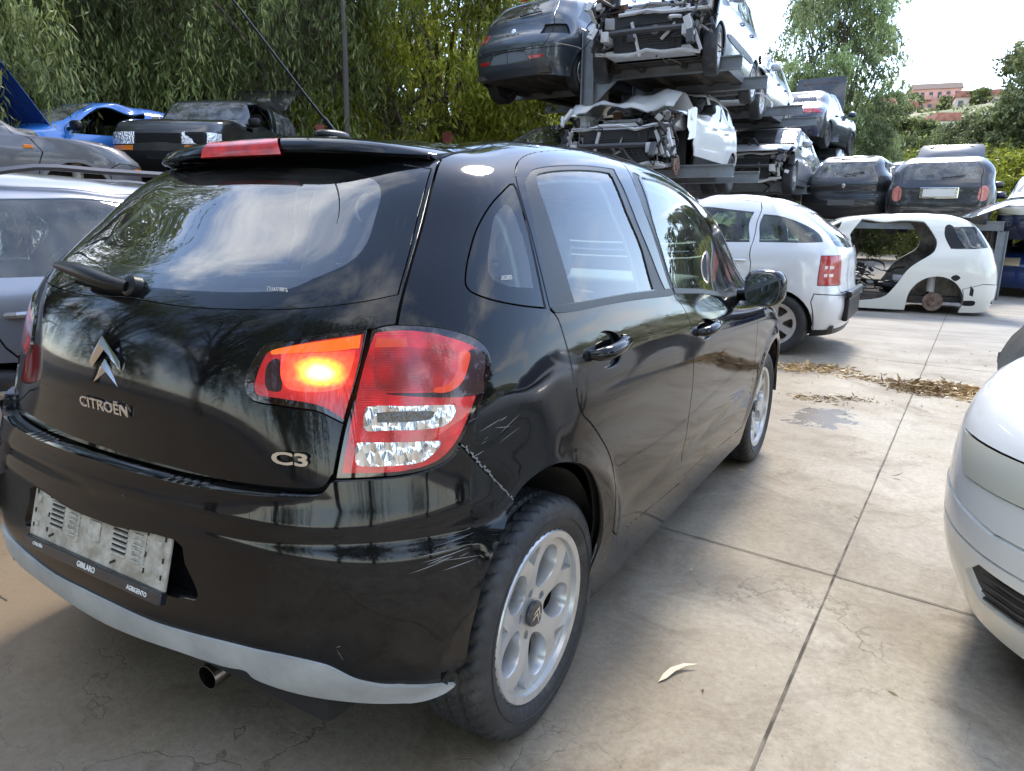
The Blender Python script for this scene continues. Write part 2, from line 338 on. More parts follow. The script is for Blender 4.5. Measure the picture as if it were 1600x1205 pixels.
def panel_mesh(surf, V, F, name, mats, parent, mirror=None, off=0., rim=.012, ridge=False):
    """one mesh from surface triangles. mirror: None right, 'L' left, 'C' both halves joined"""
    if len(F) == 0: return None
    u, inv = np.unique(F.ravel(), return_inverse=True); T = inv.reshape(-1, 3); ab = V[u]
    if len(T) > 12:   # drop slivers cut off between two gaps
        lb = np.arange(len(u))
        while True:
            m_ = lb[T].min(1); n_ = lb.copy()
            for q in range(3): np.minimum.at(n_, T[:, q], m_)
            n_ = n_[n_]
            if (n_ == lb).all(): break
            lb = n_
        e1 = ab[T[:, 1]]-ab[T[:, 0]]; e2 = ab[T[:, 2]]-ab[T[:, 0]]; ar_ = np.abs(e1[:, 0]*e2[:, 1]-e1[:, 1]*e2[:, 0])/2; tot = np.bincount(lb[T[:, 0]], ar_, len(u)); keep = tot[lb[T[:, 0]]] > min(.0012, tot.max()*.5)
        u, inv = np.unique(F[keep].ravel(), return_inverse=True); T = inv.reshape(-1, 3); ab = V[u]
    P = surf.pos(ab[:, 0], ab[:, 1]); N = surf.nor(ab[:, 0], ab[:, 1]); P = P+N*off
    z = (ab[:, 0] < 1e-6) | (ab[:, 0] > surf.L-1e-6) | (ab[:, 1] > surf.B-1e-6); N[z, 0] = 0; N /= np.linalg.norm(N, axis=1)[:, None]; P[z, 0] = 0
    if mirror == 'L': P = P*[-1, 1, 1]; N = N*[-1, 1, 1]; T = T[:, ::-1]
    if mirror == 'C':
        n = len(P); mp = np.where(z, np.arange(n), np.arange(n)+n); P = np.concatenate([P, P*[-1, 1, 1]]); N = np.concatenate([N, N*[-1, 1, 1]]); T = np.concatenate([T, mp[T][:, ::-1]]); u2, iv = np.unique(T.ravel(), return_inverse=True); T = iv.reshape(-1, 3); P = P[u2]; N = N[u2]
    E = np.concatenate([T[:, [0, 1]], T[:, [1, 2]], T[:, [2, 0]]]); key = np.sort(E, 1); _, ix, ct = np.unique(key[:, 0]*10**7+key[:, 1], return_index=True, return_counts=True)
    be = E[ix[ct == 1]]; faces = [tuple(t) for t in T.tolist()]; LN = [N[t].tolist() for t in T]
    verts = P.tolist()
    if rim and len(be):
        bv, binv = np.unique(be.ravel(), return_inverse=True); be2 = binv.reshape(-1, 2)
        D = np.zeros((len(bv), 3)); ed = P[be[:, 1]]-P[be[:, 0]]; en = np.cross(ed, N[be[:, 0]]); ln = np.linalg.norm(en, axis=1); ln[ln == 0] = 1; en /= ln[:, None]
        np.add.at(D, be2[:, 0], en); np.add.at(D, be2[:, 1], en); ll = np.linalg.norm(D, axis=1); ll[ll == 0] = 1; D /= ll[:, None]
        for _ in range(5):
            D2 = D.copy(); np.add.at(D2, be2[:, 0], D[be2[:, 1]]); np.add.at(D2, be2[:, 1], D[be2[:, 0]]); sm_ = (D2*D).sum(1) > 2.2; D = np.where(sm_[:, None], D2, D); D /= np.maximum(np.linalg.norm(D, axis=1), 1e-9)[:, None]
        k = len(verts); verts += (P[bv]-N[bv]*rim).tolist(); topn = N[bv]*.92+D*.30; topn /= np.linalg.norm(topn, axis=1)[:, None]
        for (i, j), (a, b) in zip(be.tolist(), be2.tolist()):
            faces.append((j, i, k+a, k+b)); LN.append([topn[b].tolist(), topn[a].tolist(), D[a].tolist(), D[b].tolist()])
    me = bpy.data.meshes.new(name); me.from_pydata(verts, [], faces); me.polygons.foreach_set('use_smooth', [True]*len(faces)); me.update()
    o = link(name, me, mats, parent)
    me.normals_split_custom_set([n for l in LN for n in l])
    return o
# ---------------- the black hatchback in front ----------------
def hero_net():
    sy = [0, .45, .95, 1.45, 1.95, 2.47]
    def row(corner, z, sx, front, zz=None, ys=None):
        ys_ = ys or sy; zz = zz or [z]*6
        return [(x, y, z_) for x, y, z_ in corner]+[(x, y, w) for x, y, w in zip(sx, ys_, zz)]+front
    def cz(c, z): return [(x, y, z) for x, y in c]
    N = []
    N.append(row(cz([(0, -.55), (.32, -.535), (.57, -.48), (.70, -.385), (.765, -.22)], .21), .20, [.79, .80, .80, .80, .80, .79], cz([(.70, 2.88), (.46, 3.10), (0, 3.18)], .20)))
    N.append(row(cz([(0, -.595), (.33, -.578), (.58, -.515), (.71, -.405), (.785, -.24)], .38), .38, [.825, .832, .835, .835, .832, .825], cz([(.755, 2.93), (.5, 3.18), (0, 3.27)], .38)))
    N.append(row(cz([(0, -.592), (.34, -.572), (.595, -.515), (.73, -.415), (.805, -.25)], .56), .56, [.842, .85, .853, .853, .850, .842], cz([(.77, 2.93), (.5, 3.19), (0, 3.28)], .56)))
    N.append(row(cz([(0, -.580), (.34, -.558), (.593, -.495), (.732, -.39), (.808, -.225)], .76), .76, [.845, .855, .858, .858, .853, .842], cz([(.76, 2.86), (.48, 3.10), (0, 3.19)], .74)))
    N.append(row(cz([(0, -.565), (.34, -.535), (.59, -.452), (.727, -.345), (.80, -.18)], .94), .94, [.83, .845, .85, .848, .838, .815], [(.70, 2.75, .86), (.43, 2.96, .86), (0, 3.05, .87)], [.94, .93, .92, .90, .885, .87], [.05, .46, .95, 1.45, 1.93, 2.40]))
    N.append(row(cz([(0, -.505), (.33, -.475), (.575, -.40), (.70, -.285), (.762, -.125)], 1.08), 1.07, [.790, .80, .80, .79, .77, .74], [(.60, 2.50, .98), (.36, 2.66, .985), (0, 2.74, .99)], [1.075, 1.07, 1.05, 1.02, .985, .97], [.09, .48, .93, 1.42, 1.88, 2.28]))
    N.append(row(cz([(0, -.315), (.31, -.293), (.53, -.24), (.645, -.13), (.695, .01)], 1.25), 1.25, [.716, .725, .725, .712, .692, .66], [(.54, 2.36, 1.08), (.31, 2.45, 1.08), (0, 2.49, 1.08)], [1.25, 1.25, 1.25, 1.24, 1.215, 1.14], [.20, .56, 1.01, 1.46, 1.84, 2.11]))
    N.append(row(cz([(0, -.13), (.28, -.113), (.47, -.07), (.565, .02), (.607, .13)], 1.395), 1.40, [.63, .64, .64, .63, .612, .58], [(.46, 1.98, 1.325), (.27, 2.06, 1.335), (0, 2.10, 1.34)], [1.405, 1.42, 1.425, 1.415, 1.385, 1.33], [.28, .60, .97, 1.33, 1.62, 1.83]))
    N.append(row([(0, .03, 1.462), (.26, .04, 1.46), (.41, .08, 1.452), (.475, .15, 1.45), (.51, .24, 1.46)], 1.48, [.53, .54, .54, .525, .50, .44], [(.34, 1.68, 1.435), (.19, 1.75, 1.44), (0, 1.78, 1.442)], [1.472, 1.487, 1.492, 1.486, 1.468, 1.442], [.36, .64, .95, 1.24, 1.44, 1.60]))
    N.append(row([(0, .25, 1.490), (.13, .27, 1.490), (.20, .31, 1.490), (.235, .36, 1.492), (.255, .43, 1.497)], 1.5, [.265, .27, .27, .265, .25, .215], [(.165, 1.40, 1.487), (.09, 1.44, 1.487), (0, 1.46, 1.487)], [1.503, 1.511, 1.515, 1.512, 1.505, 1.495], [.51, .72, .94, 1.12, 1.24, 1.34]))
    N.append(row([(0, .42, 1.503), (0, .435, 1.503), (0, .46, 1.504), (0, .49, 1.505), (0, .54, 1.508)], 1.52, [0]*6, [(0, 1.23, 1.503), (0, 1.26, 1.502), (0, 1.28, 1.501)], [1.512, 1.518, 1.52, 1.518, 1.513, 1.508], [.62, .75, .90, 1.03, 1.12, 1.19]))
    return N
def sst(x): x = np.clip(x, 0, 1); return x*x*(3-2*x)
def hero_disp(a, b, p):
    x, y, z = p[:, 0], p[:, 1], p[:, 2]; ax = np.abs(x)
    d = np.zeros(len(a))
    # wheel arch lips
    for yc in (0., 2.466):
        r = np.hypot(y-yc, z-.31); d = d+.010*np.exp(-((r-.385)/.035)**2)*(ax > .7)*sst((z-.25)/.2)
    # door crease
    d = d-.006*np.exp(-((z-.47-.03*(y-1))/.035)**2)*(ax > .78)*sst((y-.35)/.2)*sst((2.0-y)/.2)
    # dents in the rear quarter
    for yc, zc, r, k in ((-.16, .80, .07, -.006), (-.05, .74, .05, .004), (-.22, .70, .05, -.005), (.02, .86, .06, -.003), (-.12, .90, .05, .0025)):
        d = d+k*np.exp(-((y-yc)**2+(z-zc)**2)/r**2)*(x > .7)
    return d
def bumper_disp(a, b, p):
    x, y, z = p[:, 0], p[:, 1], p[:, 2]; ax = np.abs(x)
    d = .046*sst((.02-y)/.34)*(1-.85*sst((ax-.46)/.34)*sst((z-.50)/.32))*(1-.25*sst((z-.66)/.08)*sst((.75-ax)/.2))
    d = d-.02*(1-sst((z-.30)/.10))
    d = d-.006*np.exp(-((z-.655-.02*ax)/.02)**2)*sst((-.1-y)/.2)
    return d+hero_disp(a, b, p)
HS = Surf(hero_net(), hero_disp); HB = Surf(hero_net(), bumper_disp)
# traced outlines on the hatchback's skin, (along, up) in metres of surface
F = {
 'glass_bottom': [(0.0219,0.8911),(0.2171,0.8835),(0.4403,0.8925),(0.5942,0.9125),(0.6798,0.9337)],
 'glass_right': [(0.6798,0.9337),(0.6756,1.0106),(0.6662,1.1184),(0.6646,1.2159),(0.6632,1.2914)],
 'glass_top': [(0.6632,1.2914),(0.5019,1.3182),(0.2419,1.3329)],
 'see_rear': [(0.1489,0.9212),(0.2807,0.9238),(0.4267,0.9362),(0.4887,0.9683),(0.5462,1.0073),(0.5708,1.0552),(0.564,1.1436),(0.5516,1.209),(0.5075,1.2511),(0.3847,1.2895),(0.1484,1.3058)],
 'tg_right': [(0.6775,1.3223),(0.6789,1.2639),(0.6798,1.1542),(0.6826,1.0571),(0.6884,0.9647),(0.6904,0.9042),(0.6913,0.8662)],
 'tg_low': [(0.6913,0.8662),(0.6673,0.8631),(0.6416,0.8553)],
 'lamp_split': [(0.6417,0.8574),(0.6393,0.8172),(0.633,0.7707),(0.6257,0.7323),(0.6171,0.6838),(0.6129,0.642),(0.6089,0.5839)],
 'tg_bot': [(0.071,0.55),(0.1777,0.5496),(0.2735,0.5486),(0.3783,0.5509),(0.4801,0.5545),(0.5498,0.5574),(0.5823,0.561),(0.5974,0.5708),(0.6064,0.5863)],
 'lamp_out': [(0.6437,0.8574),(0.6437,0.8574),(0.6663,0.8635),(0.6966,0.8645),(0.7389,0.8618),(0.7802,0.8556),(0.8254,0.8435),(0.8607,0.8298),(0.8885,0.8113),(0.9027,0.7924),(0.905,0.7714),(0.8986,0.7487),(0.8912,0.7232),(0.8691,0.6872),(0.856,0.6632),(0.844,0.636),(0.8281,0.6124),(0.7934,0.5978),(0.7426,0.59),(0.6773,0.5871),(0.6115,0.584),(0.6115,0.584),(0.6137,0.6235),(0.617,0.673),(0.6265,0.7261),(0.6362,0.7871),(0.6414,0.8274)],
 'lamp_in': [(0.638,0.8574),(0.638,0.8574),(0.5771,0.8475),(0.5083,0.8326),(0.4423,0.8187),(0.4242,0.802),(0.4081,0.7705),(0.4021,0.7437),(0.4086,0.7246),(0.4241,0.7128),(0.452,0.7085),(0.5194,0.7048),(0.5624,0.7007),(0.5983,0.688),(0.6159,0.6807),(0.6159,0.6807),(0.6232,0.726),(0.6329,0.7871)],
 'lo_red': [(0.6534,0.8485),(0.6534,0.8485),(0.6983,0.8533),(0.7476,0.8483),(0.7859,0.8391),(0.8393,0.8211),(0.8748,0.8039),(0.8748,0.8039),(0.8798,0.7845),(0.8769,0.7579),(0.8679,0.7164),(0.8566,0.6888),(0.8415,0.6524),(0.819,0.6234),(0.7921,0.6076),(0.7417,0.5981),(0.6763,0.596),(0.6239,0.5956),(0.6239,0.5956),(0.6273,0.6702),(0.636,0.7578),(0.646,0.8172)],
 'lo_dark': [(0.8486,0.8046),(0.8748,0.8039),(0.8888,0.7835),(0.8851,0.7503),(0.872,0.7191),(0.7013,0.7321),(0.7008,0.7359),(0.7941,0.7337),(0.8272,0.7435),(0.8457,0.7712)],
 'lo_amber': [(0.8279,0.8023),(0.8509,0.8003),(0.8476,0.7743),(0.8349,0.7461),(0.809,0.7325),(0.7796,0.733),(0.7787,0.7413),(0.804,0.7457),(0.8219,0.7668)],
 'lo_bowl': [(0.6557,0.819),(0.6557,0.819),(0.716,0.8198),(0.7804,0.8134),(0.8116,0.8078),(0.813,0.7841),(0.8031,0.7587),(0.7861,0.7407),(0.7581,0.7369),(0.684,0.7394),(0.6666,0.7483),(0.6593,0.7708)],
 'lo_strip': [(0.6583,0.8379),(0.6583,0.8379),(0.7139,0.8378),(0.7139,0.8378),(0.7176,0.8204),(0.7176,0.8204),(0.6556,0.82),(0.6556,0.82)],
 'lo_clear1': [(0.6608,0.7132),(0.7268,0.712),(0.8114,0.7084),(0.8256,0.7005),(0.8242,0.6896),(0.8117,0.6752),(0.7836,0.6692),(0.6992,0.6701),(0.6635,0.669),(0.6526,0.6767),(0.651,0.7014)],
 'lo_clear2': [(0.6498,0.6496),(0.702,0.6491),(0.7902,0.6465),(0.8018,0.6409),(0.793,0.6266),(0.7704,0.6115),(0.7337,0.6081),(0.6618,0.608),(0.6474,0.6133),(0.6433,0.6303),(0.644,0.6442)],
 'lo_core1': [(0.6722,0.7014),(0.6722,0.7014),(0.7113,0.7032),(0.776,0.7005),(0.7806,0.6923),(0.7709,0.6852),(0.7137,0.6837),(0.676,0.6844),(0.676,0.6844)],
 'lo_core2': [(0.6573,0.6429),(0.6864,0.6442),(0.7029,0.6422),(0.7022,0.6237),(0.6837,0.6148),(0.6608,0.6165),(0.6541,0.6305)],
 'li_red': [(0.6326,0.8467),(0.6326,0.8467),(0.5789,0.8377),(0.517,0.825),(0.4526,0.8072),(0.4384,0.7894),(0.4283,0.7554),(0.4271,0.7357),(0.4384,0.7236),(0.4882,0.7205),(0.5536,0.7144),(0.5822,0.7061),(0.6148,0.6884),(0.6148,0.6884),(0.6217,0.7385),(0.6301,0.797)],
 'li_strip': [(0.4561,0.8091),(0.5207,0.8245),(0.5793,0.8352),(0.6273,0.8442),(0.6273,0.8442),(0.6275,0.8189),(0.6275,0.8189),(0.5691,0.8109),(0.513,0.8063),(0.4541,0.7997),(0.4541,0.7997)],
 'li_dark': [(0.4479,0.7799),(0.4727,0.7914),(0.4858,0.7395),(0.468,0.732),(0.4499,0.7405)],
 'li_bowl': [(0.4767,0.8017),(0.4767,0.8017),(0.5486,0.8078),(0.6212,0.8154),(0.6212,0.8154),(0.617,0.7803),(0.6069,0.751),(0.5913,0.741),(0.5577,0.7361),(0.5044,0.7374),(0.4841,0.7524),(0.4772,0.775)],
 'bump_fender': [(0.8418,0.636),(0.862,0.6175),(0.8928,0.589),(0.9332,0.5538),(0.9774,0.515),(1.0057,0.4854)],
 'silver_top': [(0.0589,0.2294),(0.1935,0.2261),(0.3208,0.2323),(0.4066,0.2379),(0.4816,0.2393),(0.5477,0.2386),(0.6073,0.2297),(0.6354,0.2163),(0.6628,0.1963),(0.6904,0.1812),(0.7185,0.1674),(0.7773,0.1475),(0.8574,0.1061)],
 'silver_bot': [(0.0261,0.1647),(0.1541,0.1736),(0.2736,0.1826),(0.4002,0.1857),(0.4559,0.191),(0.4746,0.1746),(0.5384,0.1557),(0.6284,0.1331),(0.717,0.1081),(0.7789,0.093),(0.8268,0.0909),(0.8524,0.0988)],
 'bump_arch': [(0.8574,0.1061),(0.8738,0.1496),(0.8806,0.2773),(0.8946,0.3592),(0.9196,0.4015),(0.9491,0.4366),(0.9818,0.4712),(0.9988,0.4897)],
 'arch_r': [(1.0038,0.4854),(1.0351,0.5088),(1.0765,0.524),(1.1271,0.5319),(1.1894,0.5251),(1.2801,0.495),(1.342,0.4423),(1.404,0.3574),(1.4452,0.2641),(1.4534,0.2012),(1.437,0.1634),(1.4209,0.1337)],
 'plate_recess': [(0.0865,0.4116),(0.272,0.4247),(0.2991,0.3778),(0.3322,0.3295),(0.3309,0.3097),(0.3042,0.3031),(0.1258,0.3064),(0.0089,0.3056)],
 'tow': [(0.4743,0.2855),(0.5121,0.2835),(0.5157,0.2672),(0.5057,0.2584),(0.4817,0.26)],
 'q_glass': [(0.9728,1.2504),(0.9124,1.2207),(0.8581,1.173),(0.822,1.1069),(0.8151,1.0298),(0.8211,0.9691),(0.8324,0.9441),(0.8602,0.9266),(0.9197,0.9072),(1.0082,0.8898),(1.105,0.8776),(1.105,0.8776),(1.0805,0.9583),(1.0364,1.0727),(1.0023,1.1713)],
 'q_see': [(0.9387,1.1805),(0.884,1.1498),(0.8718,1.0931),(0.8771,1.0098),(0.9013,0.9651),(0.9707,0.9405),(1.0596,0.9326),(1.0596,0.9326),(1.0355,1.0053),(0.9871,1.1121)],
 'rd_out': [(1.1261,0.8722),(1.0953,0.9579),(1.0471,1.0726),(1.0134,1.1614),(0.9917,1.2567),(1.005,1.3141),(1.0604,1.3609),(1.1832,1.3924),(1.4583,1.4241),(1.7314,1.4358),(1.9092,1.4147),(1.9886,1.3849),(1.8922,1.2324),(1.931,1.0969),(2.0157,0.968),(2.0375,0.8636),(2.0886,0.8145),(2.1022,0.741),(2.1103,0.6445),(2.1383,0.5225),(2.1246,0.3849),(2.1265,0.2373)],
 'rd_bot': [(2.154,0.138),(1.9884,0.1443),(1.776,0.1545),(1.6284,0.1653),(1.5658,0.1765),(1.5192,0.2061),(1.5099,0.2302),(1.4929,0.2976),(1.4787,0.3797),(1.4567,0.4438),(1.407,0.5093),(1.3356,0.5737),(1.2777,0.612),(1.2496,0.6419),(1.2309,0.6762)],
 'rd_mid': [(1.2303,0.6591),(1.2094,0.7106),(1.1825,0.7793),(1.1582,0.8439),(1.1261,0.8722)],
 'rd_glass': [(1.1192,1.2797),(1.1745,1.2954),(1.3165,1.3044),(1.5269,1.3095),(1.6977,1.3047),(1.7172,1.2865),(1.7317,1.1632),(1.81,1.0283),(1.8557,0.8853),(1.8557,0.8853),(1.462,0.8831),(1.2551,0.8826),(1.2551,0.8826),(1.2197,0.9726),(1.1592,1.1017),(1.1171,1.2227)],
 'rd_trimL': [(1.0363,1.2569),(1.0363,1.2569),(1.0799,1.2932),(1.1379,1.3122),(1.3357,1.3251),(1.5811,1.33),(1.7872,1.3246),(1.7872,1.3246),(1.7172,1.2865),(1.6977,1.3047),(1.5269,1.3095),(1.3165,1.3044),(1.1745,1.2954),(1.1192,1.2797),(1.1171,1.2227),(1.1592,1.1017),(1.2197,0.9726),(1.2551,0.8826),(1.2551,0.8826),(1.1364,0.8814),(1.1364,0.8814),(1.1028,0.976),(1.0541,1.1218)],
 'b_pillar': [(1.7872,1.3246),(1.7712,1.2777),(1.7973,1.1309),(1.8906,0.9923),(1.9678,0.8825),(1.9678,0.8825),(1.8579,0.8798),(1.81,1.0283),(1.7317,1.1632),(1.7237,1.2868)],
 'fd_pillar': [(1.9791,1.317),(2.0534,1.3057),(2.0037,1.2811),(1.9531,1.1309),(2.0201,0.9797),(2.0603,0.8886),(2.0234,0.887),(1.9812,0.9682),(1.9059,1.1083),(1.8922,1.2324)],
 'fd_glass': [(2.0037,1.2811),(2.0037,1.2811),(2.1921,1.2735),(2.3214,1.2278),(2.4567,1.1675),(2.5636,1.1104),(2.6398,1.0428),(2.7588,0.9583),(2.7644,0.8561),(2.7644,0.8561),(2.3393,0.8747),(2.0603,0.8886),(2.0603,0.8886),(2.0201,0.9797),(1.9531,1.1309)],
 'fd_quarter': [(2.7562,1.1218),(2.9156,1.0625),(3.1505,0.9832),(3.0999,0.8697),(3.0434,0.8471),(2.8556,0.857),(2.8728,0.9349),(2.7632,1.0327)],
 'belt_r': [(1.1392,0.8796),(1.258,0.8797),(1.4608,0.8803),(1.8618,0.8808),(2.0204,0.8836),(2.0354,0.8613),(1.8509,0.8586),(1.4523,0.8604),(1.2526,0.8592),(1.1425,0.8628)],
 'belt_f': [(2.0592,0.8875),(2.3379,0.8735),(2.7573,0.8529),(3.0515,0.8393),(3.0229,0.8205),(2.7201,0.8363),(2.3163,0.856),(2.0658,0.8675)],
 'fd_front': [(3.0958,0.8214),(3.1286,0.726),(3.1248,0.5784),(3.1409,0.4176),(3.1565,0.2428),(3.1382,0.1047)],
 'fd_bot': [(2.1696,0.1607),(2.4661,0.1495),(2.7875,0.1211),(3.1382,0.1047)],
 'fd_top': [(1.9886,1.3849),(2.2374,1.374),(2.3846,1.2918),(2.544,1.2084),(2.6807,1.1261),(2.8967,1.0491),(3.1694,0.97),(3.1127,0.8413)],
 'handle_r': [(1.4023,0.7941),(1.4728,0.7818),(1.5022,0.7579),(1.5012,0.7287),(1.4762,0.7026),(1.414,0.6969),(1.3648,0.7085),(1.3381,0.7347),(1.3335,0.7625),(1.3554,0.7861)],
 'handle_f': [(2.2712,0.7586),(2.3453,0.749),(2.3681,0.7232),(2.3432,0.6838),(2.2677,0.6727),(2.1899,0.6884),(2.1536,0.7174),(2.1894,0.748)],
 'c3text': [(0.5179,0.6155),(0.4764,0.6131),(0.5561,0.6171)],
 'citroen': [(0.0014,0.6581),(0.0932,0.6559)],
 'sticker': [(0.4168,0.9364),(0.3854,0.9362),(0.4464,0.9349)],
 'q_sticker': [(0.9471,0.9646),(0.92,0.9676),(0.9782,0.9598)],
 'roof_edge': [(0.6798,1.406),(0.7635,1.5826),(0.9527,1.548),(1.0558,1.4929)],
 'wiper_pivot': [],
}
# ---------------- wheels ----------------
def tyre_mesh(mb, r, rim, w, n=96, tread=False):
    """tyre about the x axis, outer face at +x"""
    hw = w/2
    prof = [(-hw*.78, rim), (-hw*.95, rim+(r-rim)*.25), (-hw, rim+(r-rim)*.55), (-hw*.93, r-.016), (-hw*.80, r-.004)]
    k = 24 if tread else 4
    prof += [(-hw*.72+hw*1.44*i/k, r+.002-.004*abs(2*i/k-1)) for i in range(k+1)]
    prof += [(hw*.80, r-.004), (hw*.88, r-.011), (hw*.93, r-.018), (hw*.985, r-.03), (hw, rim+(r-rim)*.56), (hw*.99, rim+(r-rim)*.42), (hw*.96, rim+(r-rim)*.25), (hw*.93, rim+(r-rim)*.2), (hw*.84, rim+.004), (hw*.78, rim)]
    vs = []; fs = []; m = len(prof)
    for q in range(n):
        a = 2*math.pi*q/n
        for j, (x, rr) in enumerate(prof):
            if tread and abs(x) < hw*.9:
                u = x/hw; cut = 0
                if min(abs(u-c) for c in (-.42, -.02, .40)) < .055: cut = .009
                ph = (q/6+abs(u)*1.5) % 1
                if ph < .26 and abs(u) > .45: cut = max(cut, .006)
                ph2 = (q/4+u*1.9) % 1
                if ph2 < .25 and abs(u) < .40: cut = max(cut, .006)
                rr = rr-cut
            vs.append((x, rr*math.cos(a), rr*math.sin(a)))
    for q in range(n):
        q2 = (q+1) % n
        for j in range(m-1): fs.append((q*m+j, q*m+j+1, q2*m+j+1, q2*m+j))
    mb.add(vs, fs, True)
def disc_face(mb, holes, R, zf, depth, step=.012, back=None):
    """spoked wheel face: a disc in the y-z plane pierced by hole outlines; zf(r, ang) = outward bulge"""
    pts = []; edges = []
    for rr in np.arange(0, R, step):
        k = max(1, int(2*math.pi*rr/step)); pts += [(rr*math.cos(2*math.pi*i/k+rr*40), rr*math.sin(2*math.pi*i/k+rr*40)) for i in range(k)]
    outer = [(R*math.cos(2*math.pi*i/96), R*math.sin(2*math.pi*i/96)) for i in range(96)]
    for poly in [outer]+[h[0] for h in holes]:
        k = len(pts); m = len(poly); pts += poly; edges += [(k+i, k+(i+1) % m) for i in range(m)]
    v, e, f, *_ = delaunay_2d_cdt([Vector(p) for p in pts], edges, [], 0, 1e-5)
    V = np.array([(p[0], p[1]) for p in v]); F = np.array([tuple(t) for t in f]); c = V[F].mean(1)
    ins = inpoly(c[:, 0], c[:, 1], outer); hl = np.full(len(F), -1)
    for i, h in enumerate(holes): hl[inpoly(c[:, 0], c[:, 1], h[0])] = i
    keep = ins & (hl < 0)
    def X(x, y): return zf(math.hypot(x, y), math.atan2(y, x))
    vs = [(X(x, y), x, y) for x, y in V]; T = F[keep]; mb.add(vs, [tuple(t) for t in T.tolist()], True)
    for poly, d, inset, bottom in holes:
        m = len(poly); cx = sum(p[0] for p in poly)/m; cy = sum(p[1] for p in poly)/m
        vs = [(X(x, y), x, y) for x, y in poly]+[(X(x, y)-.004, x+(cx-x)*.04, y+(cy-y)*.04) for x, y in poly]+[(X(x, y)-d, x+(cx-x)*inset, y+(cy-y)*inset) for x, y in poly]
        fs = [(i, (i+1) % m, m+(i+1) % m, m+i) for i in range(m)]+[(m+i, m+(i+1) % m, 2*m+(i+1) % m, 2*m+i) for i in range(m)]
        if bottom: fs.append(tuple(range(2*m, 3*m)))
        mb.add(vs, fs, True)
def polar(pts, ang, sm=True, n=4):
    q = [(r*math.cos(ang+t), r*math.sin(ang+t)) for r, t in pts]
    return smooth(q, True, n) if sm else q
def make_wheel(style, r=.306, rim=.213, w=.195, parent=None, mats=None, name='wheel', simple=False):
    """wheel about local x, outer face +x; parts of `parent`: wheel (tyre) > rim, hub, bolts"""
    tm = mat('tyre_rubber', (.020, .021, .023), rough=.6, bump=.25, bscale=90, col2=(.075, .07, .065), vscale=9, cmin=.5, cmax=.8)
    alloy = mats or mat('alloy_silver', (.56, .56, .55), rough=.32, metal=.65, col2=(.36, .35, .33), vscale=14, cmin=.5, cmax=.8)
    dark = mat('black_void', (.008, .008, .008), rough=.8)
    t = MB(); tyre_mesh(t, r, rim, w, 288 if style == 'hero' else 40, style == 'hero')
    o = t.build(name, tm, parent, 40)
    if style == 'hero':   # tread edge lettering bands
        s_ = MB(); s_.lathe([(w/2*1.0-.001, rim+(r-rim)*.40), (w/2*1.015, rim+(r-rim)*.41), (w/2*1.015, rim+(r-rim)*.43), (w/2-.001, rim+(r-rim)*.44)], 96); s_.build('sidewall_rib', tm, o)
    f = MB(); R = rim-.012; hw = w/2
    f.lathe([(hw*.70, R-.006), (hw*.86, R-.002), (hw*.90, rim+.002), (hw*.83, rim+.007), (hw*.6, rim+.003)], 96 if style == 'hero' else 32)
    holes = []
    if style == 'hero':
        for k in range(5):
            a = 2*math.pi*k/5+.35
            holes.append((polar([(.066, -.16), (.084, -.34), (.115, -.40), (.150, -.32), (.174, -.16), (.178, .03), (.168, .20), (.134, .36), (.095, .36), (.068, .16)], a), .045, .10, False))
            b = a+math.pi/5
            holes.append((polar([(.190, -.19), (.190, -.19), (.190, .19), (.190, .19), (.142, 0), (.142, 0)], b, n=2), .016, .25, True))
            holes.append((polar([(.052, -.20), (.064, -.16), (.066, 0), (.064, .16), (.052, .20), (.044, 0)], b, n=3), .012, .1, True))
        def zf(rr, an):
            return hw*.74-.028*(1-min(rr/.2, 1))**1.2+.010*math.exp(-(rr/.035)**2)+.004*math.cos(5*(an-.35-math.pi/5))*min(1, rr/.1)*math.exp(-((rr-.13)/.06)**2)
        disc_face(f, holes, R, zf, .04)
    else:
        ns = {'five': 5, 'six': 6, 'seven': 7, 'steel': 8}[style]; wd = {'five': .40, 'six': .30, 'seven': .27, 'steel': .16}[style]
        r0, r1 = (.42, .88) if style != 'steel' else (.62, .80)
        for k in range(ns):
            a = 2*math.pi*k/ns; holes.append((polar([(R*r0, -wd*.55), (R*(r0+r1)/2, -wd*.9), (R*r1, -wd), (R*(r1+.03), 0), (R*r1, wd), (R*(r0+r1)/2, wd*.9), (R*r0, wd*.55)], a, n=2), .04, .12, False))
        disc_face(f, holes, R, lambda rr, an: hw*.72-.02*(1-rr/R), .04, step=.035)
    f.build('rim', alloy, o, 30)
    g = MB(); g.lathe([(hw*.72, R-.004), (hw*.45, R-.014), (-hw*.8, R-.018), (-hw*.85, rim)], 48 if style == 'hero' else 24); g.lathe([(hw*.1, 0), (hw*.1, R*.66), (hw*.0, R*.66)], 24); g.lathe([(-hw*.1, R-.02), (-hw*.1, 0)], 24); g.build('brake_disc', mat('rusty_iron', (.05, .035, .028), rough=.6, metal=.5, col2=(.12, .10, .09), vscale=20), o)
    c = MB(); c.lathe([(hw*.62, .034), (hw*.70, .032), (hw*.72, .02), (hw*.725, 0)], 24); c.build('hub_cap', mat('hub_dark', (.10, .10, .105), rough=.3, metal=.6) if style == 'hero' else alloy, o)
    if style == 'hero':
        ch = MB()
        for dz in (.006, -.008):
            ch.add([(hw*.735, -.018, dz-.012), (hw*.735, 0, dz+.006), (hw*.735, .018, dz-.012), (hw*.735, .018, dz-.004), (hw*.735, 0, dz+.014), (hw*.735, -.018, dz-.004)], [(0, 1, 4, 5), (1, 2, 3, 4)])
        ch.build('hub_emblem', mat('chrome', (.75, .75, .76), rough=.08, metal=1), o)
    return o
